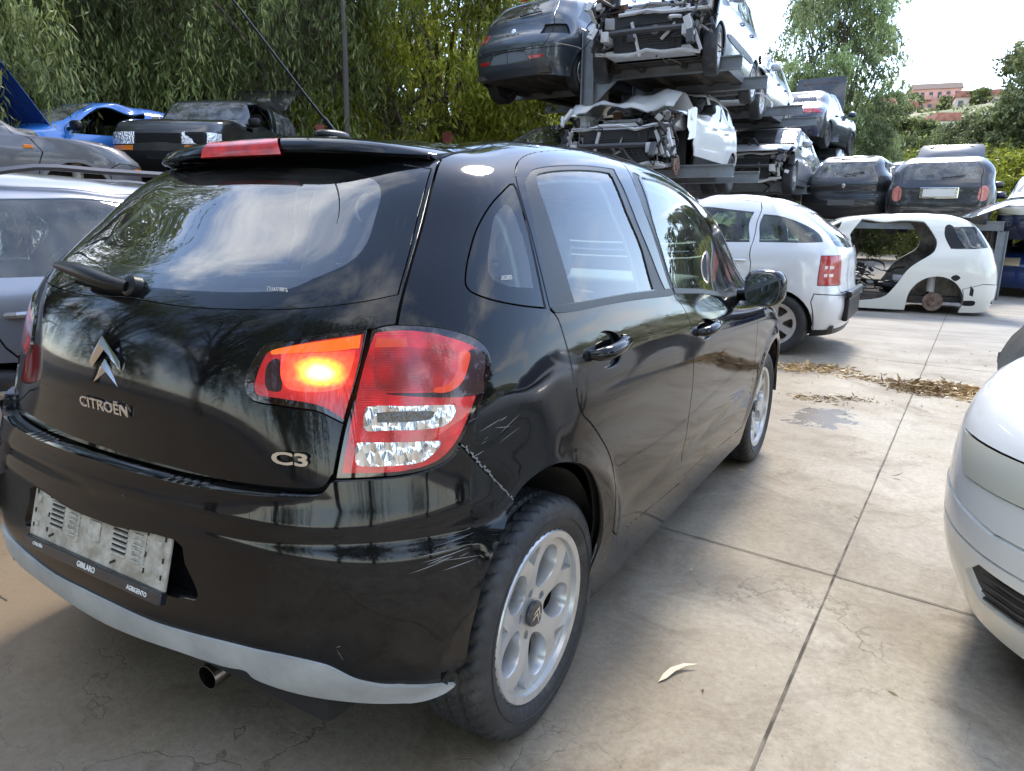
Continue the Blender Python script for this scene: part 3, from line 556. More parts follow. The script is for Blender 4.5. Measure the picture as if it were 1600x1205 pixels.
def place_wheel(o, loc, side=1, steer=0):
    o.location = loc; o.rotation_euler = (random.uniform(0, 6), 0, (0 if side > 0 else math.pi)+steer); return o

# ---------------- small shared builders ----------------
def superell(mb, c, s, e=.6, n=20, m=12, rot=None):
    vs = []; fs = []
    sg = lambda v, p: math.copysign(abs(v)**p, v)
    for i in range(m+1):
        ph = -math.pi/2+math.pi*i/m
        for j in range(n):
            th = 2*math.pi*j/n
            p = Vector((s[0]*sg(math.cos(ph), e)*sg(math.cos(th), e), s[1]*sg(math.cos(ph), e)*sg(math.sin(th), e), s[2]*sg(math.sin(ph), e)))
            vs.append((rot @ p if rot is not None else p)+Vector(c))
    for i in range(m):
        for j in range(n): fs.append((i*n+j, i*n+(j+1) % n, (i+1)*n+(j+1) % n, (i+1)*n+j))
    mb.add(vs, fs, True)
def seat(parent, x, y, z=.28, m=None, w=.5, name='seat', rest=True, lean=.22):
    m = m or mat('seat_cloth', (.085, .088, .09), rough=.9, bump=.3, bscale=200)
    b = MB(); R1 = Matrix.Rotation(-lean, 3, 'X')
    superell(b, (x, y, z+.10), (w/2, .26, .10), .45)
    superell(b, (x, y-.30, z+.42), (w/2*.96, .085, .34), .5, rot=Matrix.Rotation(lean, 3, 'X'))
    o = b.build(name, m, parent)
    if rest:
        h = MB(); superell(h, (x, y-.405, z+.86), (.135, .05, .10), .55, rot=Matrix.Rotation(lean, 3, 'X'))
        for s_ in (-.05, .05): h.tube([(x+s_, y-.385, z+.70), (x+s_, y-.40, z+.80)], .007, 6)
        h.build('headrest', m, o)
    return o
def fit_text(mb, body, width, height, M, depth=.0012, bold=0):
    cu = bpy.data.curves.new('t', 'FONT'); cu.body = body; cu.size = 1; cu.extrude = .5; cu.offset = bold; cu.resolution_u = 3
    o = bpy.data.objects.new('t', cu); sc.collection.objects.link(o); dg = bpy.context.evaluated_depsgraph_get(); dg.update(); e = o.evaluated_get(dg); me = e.to_mesh()
    co = np.array([v.co[:] for v in me.vertices]); lo, hi = co.min(0), co.max(0)
    vs = [M @ Vector(((p[0]-(lo[0]+hi[0])/2)/(hi[0]-lo[0])*width, (p[1]-(lo[1]+hi[1])/2)/(hi[1]-lo[1])*height, (p[2]+.5)*depth)) for p in co]
    mb.add(vs, [tuple(p.vertices) for p in me.polygons]); e.to_mesh_clear(); bpy.data.objects.remove(o); bpy.data.curves.remove(cu)

# ---------------- assemble the hatchback ----------------
def build_hero():
    S, Bs = HS, HB
    root = empty('hatchback', (0, 0, 0)); tag(root, 'glossy black hatchback in the foreground with a lit red tail lamp and scratched rear corner', 'car')
    PB = paint('black_paint', (.0045, .0048, .006), dirt=.035, rough=.3, metal=.0, wave=.008, spec=.0, cior=1.42)
    satin = mat('satin_black', (.007, .0075, .009), rough=.38, bump=.1, bscale=300, spec=.35)
    void = mat('black_void', (.008, .008, .008), rough=.8)
    frit = mat('black_glass', (.004, .005, .006), rough=.04, spec=.45)
    GL = glass('tinted_glass', (.74, .88, .83), .04, .0)
    GR = glass('rear_glass_mat', (.80, .92, .88), .03, .05)
    chrome = mat('chrome', (.75, .75, .76), rough=.08, metal=1)
    f = {k: v for k, v in F.items()}
    sm = lambda k, n=5, c=True: smooth(f[k], c, n)
    kb = S.kb
    z0 = lambda k: [(0, f[k][0][1])]
    regs = []
    # rear
    tgb = z0('tg_bot')+smooth(f['tg_bot'], False, 4); split = smooth(f['lamp_split'], False, 4); tgr = smooth(f['tg_right'], False, 4); low = smooth(f['tg_low'], False, 3)
    roofl = [(0, kb[8]-.01), (.25, kb[8]-.012), (.45, kb[8]-.03), (tgr[0][0]-.02, tgr[0][1]+.03), tgr[0]]
    roofl = smooth(roofl, False, 4)
    regs.append(('tailgate', tgb+split[::-1][:-1]+low[::-1]+tgr[::-1]+roofl[::-1]))
    bot = lambda L_, b=-.1: [(L_[-1][0], b), (0, b)]
    bf = smooth(f['bump_fender'], False, 3); ba = smooth(f['bump_arch'][::-1], False, 3)
    lo_b = [p for p in f['lamp_out'][14:21]]     # lower edge of the lamp, right to left
    st = [(0, f['silver_top'][0][1])]+smooth(f['silver_top'], False, 4); sb = [(0, f['silver_bot'][0][1])]+smooth(f['silver_bot'], False, 4)
    regs.append(('bumper', tgb+[f['lamp_out'][20]]+smooth(f['lamp_out'][14:21], False, 3)[::-1]+bf+ba+st[::-1]))
    regs.append(('lower_trim', st+sb[::-1]))
    regs.append(('cut', sb+[(sb[-1][0]+.03, sb[-1][1]-.06), (sb[-1][0]+.03, -.2), (0, -.2)]))
    gt = smooth(f['glass_bottom'], False, 4)+smooth(f['glass_right'], False, 4)+smooth(f['glass_top'], False, 4)
    regs.append(('window_border', [(0, f['glass_bottom'][0][1])]+gt+[(0, f['glass_top'][-1][1])]))
    sr = smooth(f['see_rear'], False, 4); regs.append(('rear_window', [(0, sr[0][1])]+sr+[(0, sr[-1][1])]))
    for k, nm in (('lamp_out', 'tail_lamp'), ('lo_red', 'lens'), ('lo_strip', 'strip'), ('lo_dark', 'smoke'), ('lo_bowl', 'bowl'), ('lo_amber', 'amber'), ('lo_clear1', 'clear'), ('lo_clear2', 'clear'), ('lo_core1', 'clear_core'), 
                  ('lamp_in', 'tail_lamp_inner'), ('li_red', 'lens_inner'), ('li_dark', 'smoke_inner'), ('li_bowl', 'bowl_inner'), ('li_strip', 'strip_inner')):
        regs.append((nm, sm(k, 4)))
    pr = f['plate_recess']; regs.append(('plate_recess', [(0, pr[0][1])]+smooth([pr[0]]+pr+[pr[-1]], False, 3)+[(0, pr[-1][1])]))
    # side
    rdo = smooth(f['rd_out'], False, 4); rdb = smooth(f['rd_bot'], False, 4); rdm = smooth(f['rd_mid'], False, 4)
    regs.append(('rear_door', rdo+rdb+rdm))
    spl = smooth(f['rd_out'][11:], False, 4)
    fdt = smooth([f['rd_out'][11]]+S.side([(1.25, 1.458), (1.5, 1.425), (1.7, 1.36), (1.85, 1.26), (1.97, 1.12)])+[f['fd_front'][0]], False, 4); fdf = smooth(f['fd_front'], False, 4); fdb = smooth(f['fd_bot'], False, 4)
    regs.append(('front_door', fdt+fdf+fdb[::-1]+spl[::-1]))
    for k, nm in (('rd_trimL', 'door_frame'), ('b_pillar', 'door_frame'), ('fd_pillar', 'front_door_frame'), ('rd_glass', 'rear_door_window'), ('belt_r', 'rear_belt'), ('q_glass', 'quarter_border'), ('q_see', 'quarter_window'), ('handle_r', 'cup_r'), ('handle_f', 'cup_f')):
        regs.append((nm, smooth(f[k], True, 3)))
    fg = S.side([(.905, 1.062), (.905, 1.062), (.90, 1.14), (.888, 1.28), (.935, 1.408), (.99, 1.42), (1.2, 1.412), (1.42, 1.37), (1.58, 1.28), (1.72, 1.12), (1.74, 1.0), (1.74, 1.0), (1.5, 1.0), (1.2, 1.036)])
    regs.append(('front_door_window', smooth(fg, True, 3)))
    regs.append(('front_quarter', smooth(S.side([(1.77, .985), (1.765, 1.10), (1.68, 1.23), (1.84, 1.10), (1.90, .99)]), True, 3)))
    bl = S.side([(.89, 1.060), (1.2, 1.034), (1.55, .992), (1.90, .968), (1.90, .950), (1.55, .975), (1.2, 1.018), (.89, 1.042)]); regs.append(('front_belt', bl))
    regs.append(('windscreen', [(S.L, S.front([(0.01, 1.12)])[0][1])]+smooth(S.front([(.02, 1.12), (.25, 1.12), (.45, 1.135), (.52, 1.16), (.50, 1.25), (.42, 1.40), (.25, 1.425), (.02, 1.43)]), False, 3)+[(S.L, S.front([(0.01, 1.43)])[0][1])]))
    regs.append(('headlight', smooth(S.obl([(-.0, .72), (.14, .74), (.32, .86), (.30, .93), (.18, .90), (.02, .80)], 135) if False else [r for r in (S.cast((x+1.5*1, y+2.2, z), (-1.5, -2.2, 0)) for x, y, z in [(.62, 2.95, .70), (.72, 2.80, .72), (.76, 2.50, .86), (.72, 2.46, .90), (.62, 2.72, .84)]) if r], True, 3)))
    arch = smooth(f['bump_arch'][::-1][:0]+f['arch_r'], False, 3); A0 = ba[::-1]
    archpoly = ba[::-1]+arch+[(arch[-1][0]+.0, arch[-1][1]-.08), (arch[-1][0]-.02, -.2), (ba[-1][0], -.2)]
    regs.append(('cut', archpoly))
    fa = S.side([(2.466+.37*math.cos(t), .31+.375*math.sin(t)) for t in np.linspace(-.15, math.pi+.15, 25)]); regs.append(('cut', fa+[(fa[-1][0], -.2), (fa[0][0], -.2)]))
    strokes = [(z0('tg_bot')+smooth(f['tg_bot'], False, 4), .012), (split, .010), (low, .006), (tgr, .007), (roofl, .006), (bf, .006), (rdo, .0055), (rdb, .006), (rdm, .0055), (smooth(f['q_glass'], True, 3)+[f['q_glass'][0]], .006), (fdt, .006), (fdf, .006), (fdb, .006),
               (smooth(f['lamp_out'], True, 4)+[f['lamp_out'][0]], .004), (smooth(f['lamp_in'], True, 4)+[f['lamp_in'][0]], .004), ([(0, f['glass_bottom'][0][1])]+gt+[(0, f['glass_top'][-1][1])], .0035)]
    hd = S.side([(2.05, .96)])
    V, T, lab, names = panelize(S, regs, strokes, .024)
    def tri(*nm): return T[np.isin(lab, [names.index(n) for n in nm])]
    def two(nm, oname, mats, parR, parL=None, sf=S, **k):
        return panel_mesh(sf, V, tri(*nm), oname, mats, parR, None, **k), panel_mesh(sf, V, tri(*nm), oname, mats, parL or parR, 'L', **k)
    panel_mesh(S, V, tri('body'), 'body', PB, root, 'C', rim=.014)
    tg = panel_mesh(S, V, tri('tailgate'), 'tailgate', PB, root, 'C', rim=.016)
    panel_mesh(S, V, tri('window_border'), 'window_border', frit, tg, 'C', rim=.004, off=-.001)
    panel_mesh(S, V, tri('rear_window'), 'rear_window', GR, tg, 'C', rim=0, off=-.001)
    bp = panel_mesh(Bs, V, tri('bumper'), 'rear_bumper', PB, root, 'C', rim=.05)
    panel_mesh(Bs, V, tri('plate_recess'), 'plate_recess', PB, bp, 'C', rim=0, off=-.032)
    grey = mat('grey_trim', (.36, .375, .385), rough=.5, col2=(.23, .24, .25), vscale=7, cmin=.35, cmax=.75, bump=.15, bscale=60)
    panel_mesh(Bs, V, tri('lower_trim'), 'lower_trim', grey, bp, 'C', rim=.03, off=.008)
    # lamps
    lensR = lamp_mat('red_lens', (.66, .006, .012), ribs=True); lensD = lamp_mat('smoked_lens', (.03, .002, .003)); lensA = lamp_mat('amber_lens', (.85, .06, .01))
    bowlM = lamp_mat('red_bowl', (.46, .005, .009), ribs=True); stripM = lamp_mat('strip_lens', (.75, .06, .015)); clearM = lamp_clear(); border = mat('lamp_border', (.012, .004, .005), rough=.05, coat=1)
    for side in (None, 'L'):
        L = panel_mesh(S, V, tri('tail_lamp'), 'tail_lamp', border, root, side, rim=.02, off=.004)
        for nm, on, m_ in (('lens', 'red_lens', lensR), ('strip', 'lens_strip', stripM), ('smoke', 'smoked_lens', lensD), ('bowl', 'reflector_bowl', bowlM), ('amber', 'light_guide', lensA), ('clear', 'clear_lens', clearM), ('clear_core', 'reversing_bulb_housing', mat('dark_chrome', (.16, .15, .14), rough=.12, metal=1, bump=.8, bscale=70))):
            panel_mesh(S, V, tri(nm), on, m_, L, side, rim=0, off=.004)
        L2 = panel_mesh(S, V, tri('tail_lamp_inner'), 'inner_tail_lamp', border, root, side, rim=.02, off=.004)
        lit = side is None
        for nm, on, m_ in (('lens_inner', 'red_lens', lit_mat('lit_red_lens', .35) if lit else lensR), ('strip_inner', 'lens_strip', lit_mat('lit_strip', 1) if lit else stripM), ('smoke_inner', 'smoked_lens', lensD), ('bowl_inner', 'reflector_bowl', lit_mat('lit_bowl', 1.3) if lit else bowlM)):
            panel_mesh(S, V, tri(nm), on, m_, L2, side, rim=0, off=.004)
    # doors
    rd = two(('rear_door',), 'rear_door', PB, root, rim=.012); fd = two(('front_door',), 'front_door', PB, root, rim=.012)
    for i, sd_ in ((0, None), (1, 'L')):
        for nm, on, m_, par, off, rim in (('door_frame', 'window_frame', satin, rd[i], -.002, .004), ('front_door_frame', 'window_frame', satin, fd[i], -.002, .004), ('rear_door_window', 'window', GL, rd[i], -.006, 0), ('front_door_window', 'window', GL, fd[i], -.006, 0),
                                ('front_quarter', 'quarter_window', GL, fd[i], -.004, 0), ('rear_belt', 'belt_moulding', satin, rd[i], .003, .004), ('front_belt', 'belt_moulding', satin, fd[i], .003, .004), ('cup_r', 'handle_cup', PB, rd[i], -.014, .0), ('cup_f', 'handle_cup', PB, fd[i], -.014, 0)):
            panel_mesh(S, V, tri(nm), on, m_, par, sd_, off=off, rim=rim)
        q = panel_mesh(S, V, tri('quarter_border'), 'quarter_window', frit, root, sd_, off=-.002, rim=.003)
        panel_mesh(S, V, tri('quarter_window'), 'window_pane', GL, q, sd_, off=-.002, rim=0)
        panel_mesh(S, V, tri('headlight'), 'headlight', clearM, root, sd_, rim=.01)
        sx = 1 if i == 0 else -1
        for (y, z, x, ln, par) in ((.262, .953, .853, .175, rd[i]), (1.13, .902, .868, .175, fd[i])):
            h = MB(); pts = [(sx*(x-.022), y-ln/2, z-.006), (sx*(x-.002), y-ln/2+.012, z-.004), (sx*(x+.014), y-ln*.25, z), (sx*(x+.017), y+ln*.1, z+.004), (sx*(x+.008), y+ln/2-.01, z+.008), (sx*(x-.02), y+ln/2, z+.008)]
            h.tube(smooth([p for p in pts], False, 4) if False else pts, [.010, .016, .018, .018, .017, .011], 14)
            h.lathe([(0, 0), (.003, .011), (.002, .013), (-.006, .013)], 16, Matrix.Translation((sx*(x-.010), y+ln/2+.028, z+.01)) @ (Matrix.Identity(4) if sx > 0 else Matrix.Rotation(math.pi, 4, 'Z')))
            h.build('door_handle', PB, par, 60)
    panel_mesh(S, V, tri('windscreen'), 'windscreen', GL, root, 'C', rim=0, off=-.002)
    # inner skin closes the gaps, lining for the cabin
    see = ('rear_window', 'quarter_window', 'rear_door_window', 'front_door_window', 'front_quarter', 'windscreen', 'cut')
    solid = ~np.isin(lab, [names.index(n) for n in see]); panel_mesh(S, V, T[solid], 'inner_shell', void, root, 'C', off=-.034, rim=0)
    cb = V[T].mean(1)[:, 1]; up = solid & (cb > kb[5]-.02) ; panel_mesh(S, V, T[up], 'cabin_lining', mat('cabin_lining', (.50, .50, .48), rough=.85), root, 'C', off=-.045, rim=.01)
    # spoiler over the rear window
    sp = MB(); xs = np.linspace(-.497, .497, 41); rows = []
    for x in xs:
        u = abs(x)/.497; yb = -.165+.03*u**2+.10*u**5; zt = 1.468-.030*u**2-.012*u**6; th = .042-.012*u**2-.015*u**8; yf = .12+.02*u
        rows.append([(x, yb+.035, zt-th-.004), (x, yb+.004, zt-th+.002), (x, yb-.002, zt-th+.008), (x, yb+.002, zt-.018), (x, yb+.012, zt-.007), (x, yb+.035, zt-.001), (x, yb+.09, zt+.006), (x, yf, 1.478-.030*u**2), (x, yf+.04, 1.44-.02*u), (x, .0+.02*u, 1.39)])
    m = len(rows[0]); vs = [p for r in rows for p in r]; fs = [(i*m+j, (i+1)*m+j, (i+1)*m+(j+1) % m, i*m+(j+1) % m) for i in range(len(rows)-1) for j in range(m)]+[tuple(range(m)), tuple((len(rows)-1)*m+j for j in range(m-1, -1, -1))]
    sp.add(vs, fs, True); sp.build('spoiler', PB, tg, 50)
    bl_ = MB(); rows = []
    for x in np.linspace(-.142, .142, 15):
        u = abs(x)/.142; yb = -.172; k = .0 if u < .93 else 1
        rows.append([(x*(1+.08), yb+.012+.004*u*u, 1.418), (x*(1+.06), yb-.002+.004*u*u, 1.421), (x, yb-.001+.004*u*u, 1.444), (x*.92, yb+.012, 1.4585), (x*.9, yb+.03, 1.462)])
    m = 5; bl_.add([p for r in rows for p in r], [(i*m+j, (i+1)*m+j, (i+1)*m+j+1, i*m+j+1) for i in range(14) for j in range(4)], True); bl_.build('brake_light', lensR, tg, 50)
    # rear wiper
    wp = MB(); pv = Vector(S.pos([0], [f['glass_bottom'][0][1]+.03])[0])+Vector((0, -.012, 0)); wp.lathe([(.012, 0), (.012, .018), (.008, .024), (-.012, .026)], 20, frame(pv, (0, -1, .35), (1, 0, 0)))
    wy = lambda x, o: Vector((x, float(S.pos([abs(x)], [f['glass_bottom'][0][1]+.03])[0][1])-o, 0))
    P0 = [(pv.x, pv.y-.012, pv.z), (-.04, pv.y-.030, pv.z+.008), (-.09, pv.y-.034, pv.z+.020), (-.16, pv.y-.028, pv.z+.029), (-.24, pv.y-.016, pv.z+.034), (-.30, pv.y-.004, pv.z+.034)]
    wp.tube(P0, [.012, .017, .019, .018, .014, .007], 10); wo_ = wp.build('rear_wiper', satin, tg, 50)
    wb = MB(); wb.tube([(-.03, pv.y-.014, pv.z+.004), (-.16, pv.y-.006, pv.z+.016), (-.30, pv.y+.014, pv.z+.024), (-.37, pv.y+.030, pv.z+.026)], .006, 6); wb.build('wiper_blade', mat('worn_rubber', (.16, .145, .12), rough=.8), wo_)
    # chevrons and lettering
    fr = lambda a, b, up=(0, 0, 1), lift=.003: (lambda p, n: frame(Vector(p)+Vector(n)*lift, Vector((0, 0, 1)).cross(Vector(n)), up))(S.pos([a], [b])[0], S.nor([a], [b])[0])
    zb = lambda z: S.rear([(.004, z)])[0][1]
    em = MB(); M0 = fr(0, zb(.955))
    for dz in (.022, -.030):
        o_ = [(-.056, -.034), (0, .046), (.056, -.034), (.056, -.012), (.050, -.014), (0, .020)]; hw_, hh = .056, .05
        def arm(sg):
            A, B_, C_, D = Vector((0, .038)), Vector((0, .006)), Vector((sg*.056, -.040)), Vector((sg*.056, -.014))
            mid0, mid1 = (A+B_)/2, (C_+D)/2
            v = [Vector((p.x, p.y+dz, 0)) for p in (A, B_, C_, D)]+[Vector((mid0.x, mid0.y+dz, .009)), Vector((mid1.x, mid1.y+dz, .005))]
            em.add([M0 @ q for q in v], [(0, 4, 5, 3), (4, 1, 2, 5), (3, 5, 2)])
        arm(1); arm(-1)
    em.build('chevron_emblem', chrome, tg)
    tx = MB(); fit_text(tx, 'CITRO\u00cbN', .185, .030, fr(0, zb(.862)), .003, .02); tx.build('brand_lettering', chrome, tg)
    t2 = MB(); c3 = f['c3text'][0]; fit_text(t2, 'C3', .078, .027, fr(c3[0], c3[1]), .004, .03); t2.build('model_lettering', chrome, tg)
    st_ = mat('sticker_white', (.7, .7, .72), rough=.6)
    s3 = MB(); c = f['sticker'][0]; fit_text(s3, '\u25a1UA528826', .05, .010, fr(c[0], c[1], lift=.001), .0003); s3.build('etched_code', st_, tg)
    s3 = MB(); c = f['q_sticker'][0]; fit_text(s3, 'UA528826', .036, .010, fr(c[0], c[1], lift=.001), .0003); s3.build('etched_code', st_, root)
    # plate holder
    yp, zp = -.632, .575; Rt = Matrix.Translation((0, yp, zp)) @ Matrix.Rotation(-math.atan(.2756), 4, 'X'); ph = MB(); ph.M = Rt
    ph.box((0, .004, 0), (.53, .008, .125), bev=.003)
    dirty = mat('dirty_plastic', (.44, .42, .37), rough=.7, col2=(.24, .215, .17), vscale=22, cmin=.4, cmax=.65, bump=.2, bscale=80); po = ph.build('plate_holder', dirty, root)
    ri = MB(); ri.M = Rt
    for cx in (-.125, .125):
        for k in range(6): ri.box((cx-.03, -.002, .034-k*.0115), (.055, .004, .0035)); ri.box((cx+.035, -.0025, .034-k*.0115), (.03, .005, .003))
        for k in range(9): ri.box((cx+.062, -.001, .038-k*.009), (.004, .004, .005))
        ri.lathe([(0, 0), (.003, .006), (-.001, .008)], 10, Matrix.Translation((cx+.02, -.002, .0)) @ Matrix.Rotation(-math.pi/2, 4, 'Z'))
    ri.box((0, -.002, .005), (.045, .004, .045), bev=.0015)
    for x in (-.235, .235):
        for z in (-.03, .03): ri.box((x, -.002, z), (.012, .004, .014))
    ri.build('holder_ribs', mat('dusty_ribs', (.48, .46, .41), rough=.7, col2=(.3, .28, .24), vscale=40), po)
    sl_ = MB(); sl_.M = Rt
    for cx in (-.125, .125):
        for k in range(5): sl_.box((cx-.03, -.0005, .0283-k*.0115), (.050, .003, .0035))
        sl_.box((cx+.02, -.0005, .049), (.03, .003, .005), rot=Matrix.Rotation(.5, 3, 'Y')); sl_.box((cx-.045, -.0005, -.044), (.02, .003, .005), rot=Matrix.Rotation(-.5, 3, 'Y'))
    for x in (-.25, -.19, .19, .25):
        for z in (-.035, .0, .045): sl_.box((x, -.0005, z), (.004, .003, .010))
    sl_.build('holder_slots', void, po)
    rl = MB(); rl.M = Rt; rl.box((0, 0, -.0755), (.535, .018, .027), bev=.004); rl.box((0, .004, .066), (.535, .014, .007), bev=.002); rl.build('holder_rail', mat('gloss_black_plastic', (.012, .015, .022), rough=.2, coat=.5), po)
    wt = MB()
    for body, x, w_, h_, z in (('CITRO\u00cbN', -.205, .042, .009, -.0735), ('GIBILARO', 0, .070, .013, -.075), ('AGRIGENTO', .190, .070, .010, -.0765)):
        fit_text(wt, body, w_, h_, Rt @ Matrix.Translation((x, -.0092, z)) @ Matrix.Rotation(math.pi/2, 4, 'X'), .0006, .01)
    wt.build('dealer_lettering', mat('white_print', (.8, .8, .8), rough=.5), po)
    # exhaust
    ex = MB(); Mx = frame((.185, -.515, .205), (.04, -1, -.03), (1, 0, 0))
    ex.lathe([(0, .031), (.0, .0285), (-.10, .0285)], 32, Mx); ex.lathe([(-.33, .030), (-.001, .031), (0, .0305)], 32, Mx); ex.build('exhaust_pipe', mat('steel_pipe', (.30, .28, .26), rough=.28, metal=1, col2=(.14, .12, .10), vscale=12), root, 60)
    # mirrors
    for sg in (1, -1):
        mm = MB(); superell(mm, (sg*.918, 1.765, 1.005), (.086, .070, .080), .72, 28, 16); mm.tube([(sg*.80, 1.80, .965), (sg*.88, 1.79, .972)], .028, 10)
        mo = mm.build('door_mirror', PB, root, 60)
        mg = MB(); out = [(sg*.918+(.074*math.copysign(abs(math.cos(t))**.72, math.cos(t))), 1.765-.0665-.006*math.cos(t)*sg, 1.003+.070*math.copysign(abs(math.sin(t))**.72, math.sin(t))) for t in np.linspace(0, 2*math.pi, 40, endpoint=False)]
        mg.add(out+[(p[0]+(sg*.918-p[0])*.05, p[1]-.008, p[2]+(1.003-p[2])*.08) for p in out], [(i, (i+1) % 40, 40+(i+1) % 40, 40+i) for i in range(40)]); mg.build('mirror_rim', satin, mo)
        mp_ = MB(); mp_.add([(p[0]+(sg*.918-p[0])*.045, p[1]-.0065, p[2]+(1.003-p[2])*.045) for p in out], [tuple(range(40))]); mp_.build('mirror_glass', mat('mirror_silver', (.75, .8, .85), rough=.0, metal=1), mo)
    # antenna
    an = MB(); superell(an, (0, .16, 1.502), (.028, .062, .016), .8); an.tube([(0, .175, 1.508), (0, .06, 1.60), (0, -.10, 1.735), (0, -.28, 1.885)], .0042, 8, r2=.0025); an.tube([(0, .172, 1.510), (0, .13, 1.545)], .007, 8); an.build('roof_antenna', satin, root)
    # wheels
    w0 = make_wheel('hero', parent=root)
    x = .722
    place_wheel(w0, (x, 0, .306), 1); w0.rotation_euler = (-.52, 0, 0)
    for (px_, py_, sd_) in ((x, 2.466, 1), (-x, 0, -1), (-x, 2.466, -1)):
        c_ = copy_tree(w0, root); place_wheel(c_, (px_, py_, .306), sd_)
    # arches, underside
    for yc in (0, 2.466):
        for sg in (1, -1):
            li = MB(); k = 20; vs = []
            for i in range(k+1):
                t = .02+(math.pi-.04)*i/k; lr = .365 if yc == 0 else .385; vs += [(sg*(.80 if yc == 0 else .835), yc+lr*math.cos(t), .315+lr*math.sin(t)), (sg*.50, yc+lr*math.cos(t), .315+lr*math.sin(t))]
            vs = [(v[0]*.975, v[1], v[2]) for v in vs]
            li.add(vs, [(2*i, 2*i+1, 2*i+3, 2*i+2) for i in range(k)], True); li.add([(sg*.5, yc+.40*math.cos(t), .315+.40*math.sin(t)) for t in np.linspace(0, math.pi, 21)], [tuple(range(21))])
            li.build('wheel_arch_liner', mat('liner_plastic', (.018, .018, .02), rough=.8, col2=(.05, .045, .04), vscale=8), root)
    ub = MB(); ub.box((0, 1.22, .23), (1.40, 1.66, .08)); ub.box((0, 1.22, .225), (1.54, 1.5, .03)); ub.box((0, -.38, .30), (1.2, .30, .10), bev=.03); ub.box((0, 0, .32), (1.0, .7, .12)); ub.box((0, 2.75, .28), (1.2, .5, .12)); ub.tube([(-.7, 0, .30), (.7, 0, .30)], .045, 10); ub.build('underbody', void, root)
    # cabin
    for x_ in (-.36, .36): seat(root, x_, 1.12, .30)
    b = MB(); superell(b, (0, .30, .42), (.60, .26, .10), .4); superell(b, (0, .02, .74), (.60, .08, .33), .45, rot=Matrix.Rotation(.22, 3, 'X')); ro = b.build('rear_seat', mat('seat_cloth'), root)
    for x_ in (-.34, .34):
        h = MB(); superell(h, (x_, -.055, 1.10), (.125, .045, .07), .55); h.build('headrest', mat('seat_cloth'), ro)
    d = MB(); superell(d, (0, 2.0, .90), (.66, .26, .12), .4); superell(d, (-.36, 1.83, 1.0), (.17, .13, .06), .6); d.box((0, 1.85, .70), (.3, .3, .5), bev=.04); do = d.build('dashboard', mat('dash_plastic', (.05, .052, .055), rough=.6), root)
    sw = MB(); pts = [(-.36+.185*math.cos(t), 1.60+.06*math.sin(t), .90+.175*math.sin(t)) for t in np.linspace(0, 2*math.pi, 33)]; sw.tube(pts, .015, 8, cap=False); sw.box((-.36, 1.61, .88), (.13, .05, .10), bev=.02); sw.box((-.36, 1.61, .90), (.34, .02, .03)); sw.build('steering_wheel', mat('dash_plastic'), root)
    sh = MB(); sh.box((0, -.28, .93), (1.12, .34, .02)); sh.box((0, .9, .30), (1.3, 2.2, .03)); sh.build('parcel_shelf', mat('shelf_carpet', (.03, .03, .032), rough=.95), root)
    # scuffs and cracked filler along the bumper joint
    sc_ = MB(); rnd = random.Random(4)
    j = smooth(f['bump_fender'], False, 8)
    for i in range(3, len(j)-1):
        (a1, b1), (a2, b2) = j[i], j[i+1]; w1 = rnd.uniform(.001, .0035); o1 = rnd.uniform(.0, .003)
        q = [(a1+o1, b1+o1), (a2+o1, b2+o1), (a2+o1+w1, b2+o1+w1), (a1+o1+w1, b1+o1+w1)]; p = S.pos([u[0] for u in q], [u[1] for u in q]); n = S.nor([u[0] for u in q], [u[1] for u in q]); sc_.add([tuple(u) for u in p+n*.0012], [(0, 1, 2, 3)])
    for i in range(22):
        if i < 9: a1, b1 = rnd.gauss(.90, .03), rnd.gauss(.62, .035); ln_, an_ = rnd.uniform(.01, .07), rnd.gauss(.25, .15)
        elif i < 18: a1, b1 = rnd.gauss(.80, .03), rnd.gauss(.42, .015); ln_, an_ = rnd.uniform(.02, .10), rnd.gauss(.1, .08)
        else: a1, b1 = rnd.uniform(.1, .9), rnd.uniform(.25, .52); ln_, an_ = rnd.uniform(.004, .03), rnd.uniform(-1.5, 1.5)
        k = 5; w1 = rnd.uniform(.0004, .0011); L1 = [(a1+ln_*t/k*math.cos(an_), b1+ln_*t/k*math.sin(an_)) for t in range(k+1)]
        aa = np.array([p[0] for p in L1]+[p[0] for p in L1]); bb = np.array([p[1]-w1*math.sin(math.pi*t/k) for t, p in enumerate(L1)]+[p[1]+w1*math.sin(math.pi*t/k)+1e-5 for t, p in enumerate(L1)])
        SF = Bs if b1 < kb[3] and a1 < .93 else S; p = SF.pos(aa, bb)+SF.nor(aa, bb)*.0008; sc_.add([tuple(u) for u in p], [(t, t+1, k+2+t, k+1+t) for t in range(k)])
    sc_.build('scratches', mat('scratch_grey', (.17, .17, .17), rough=.6), root)
    return root
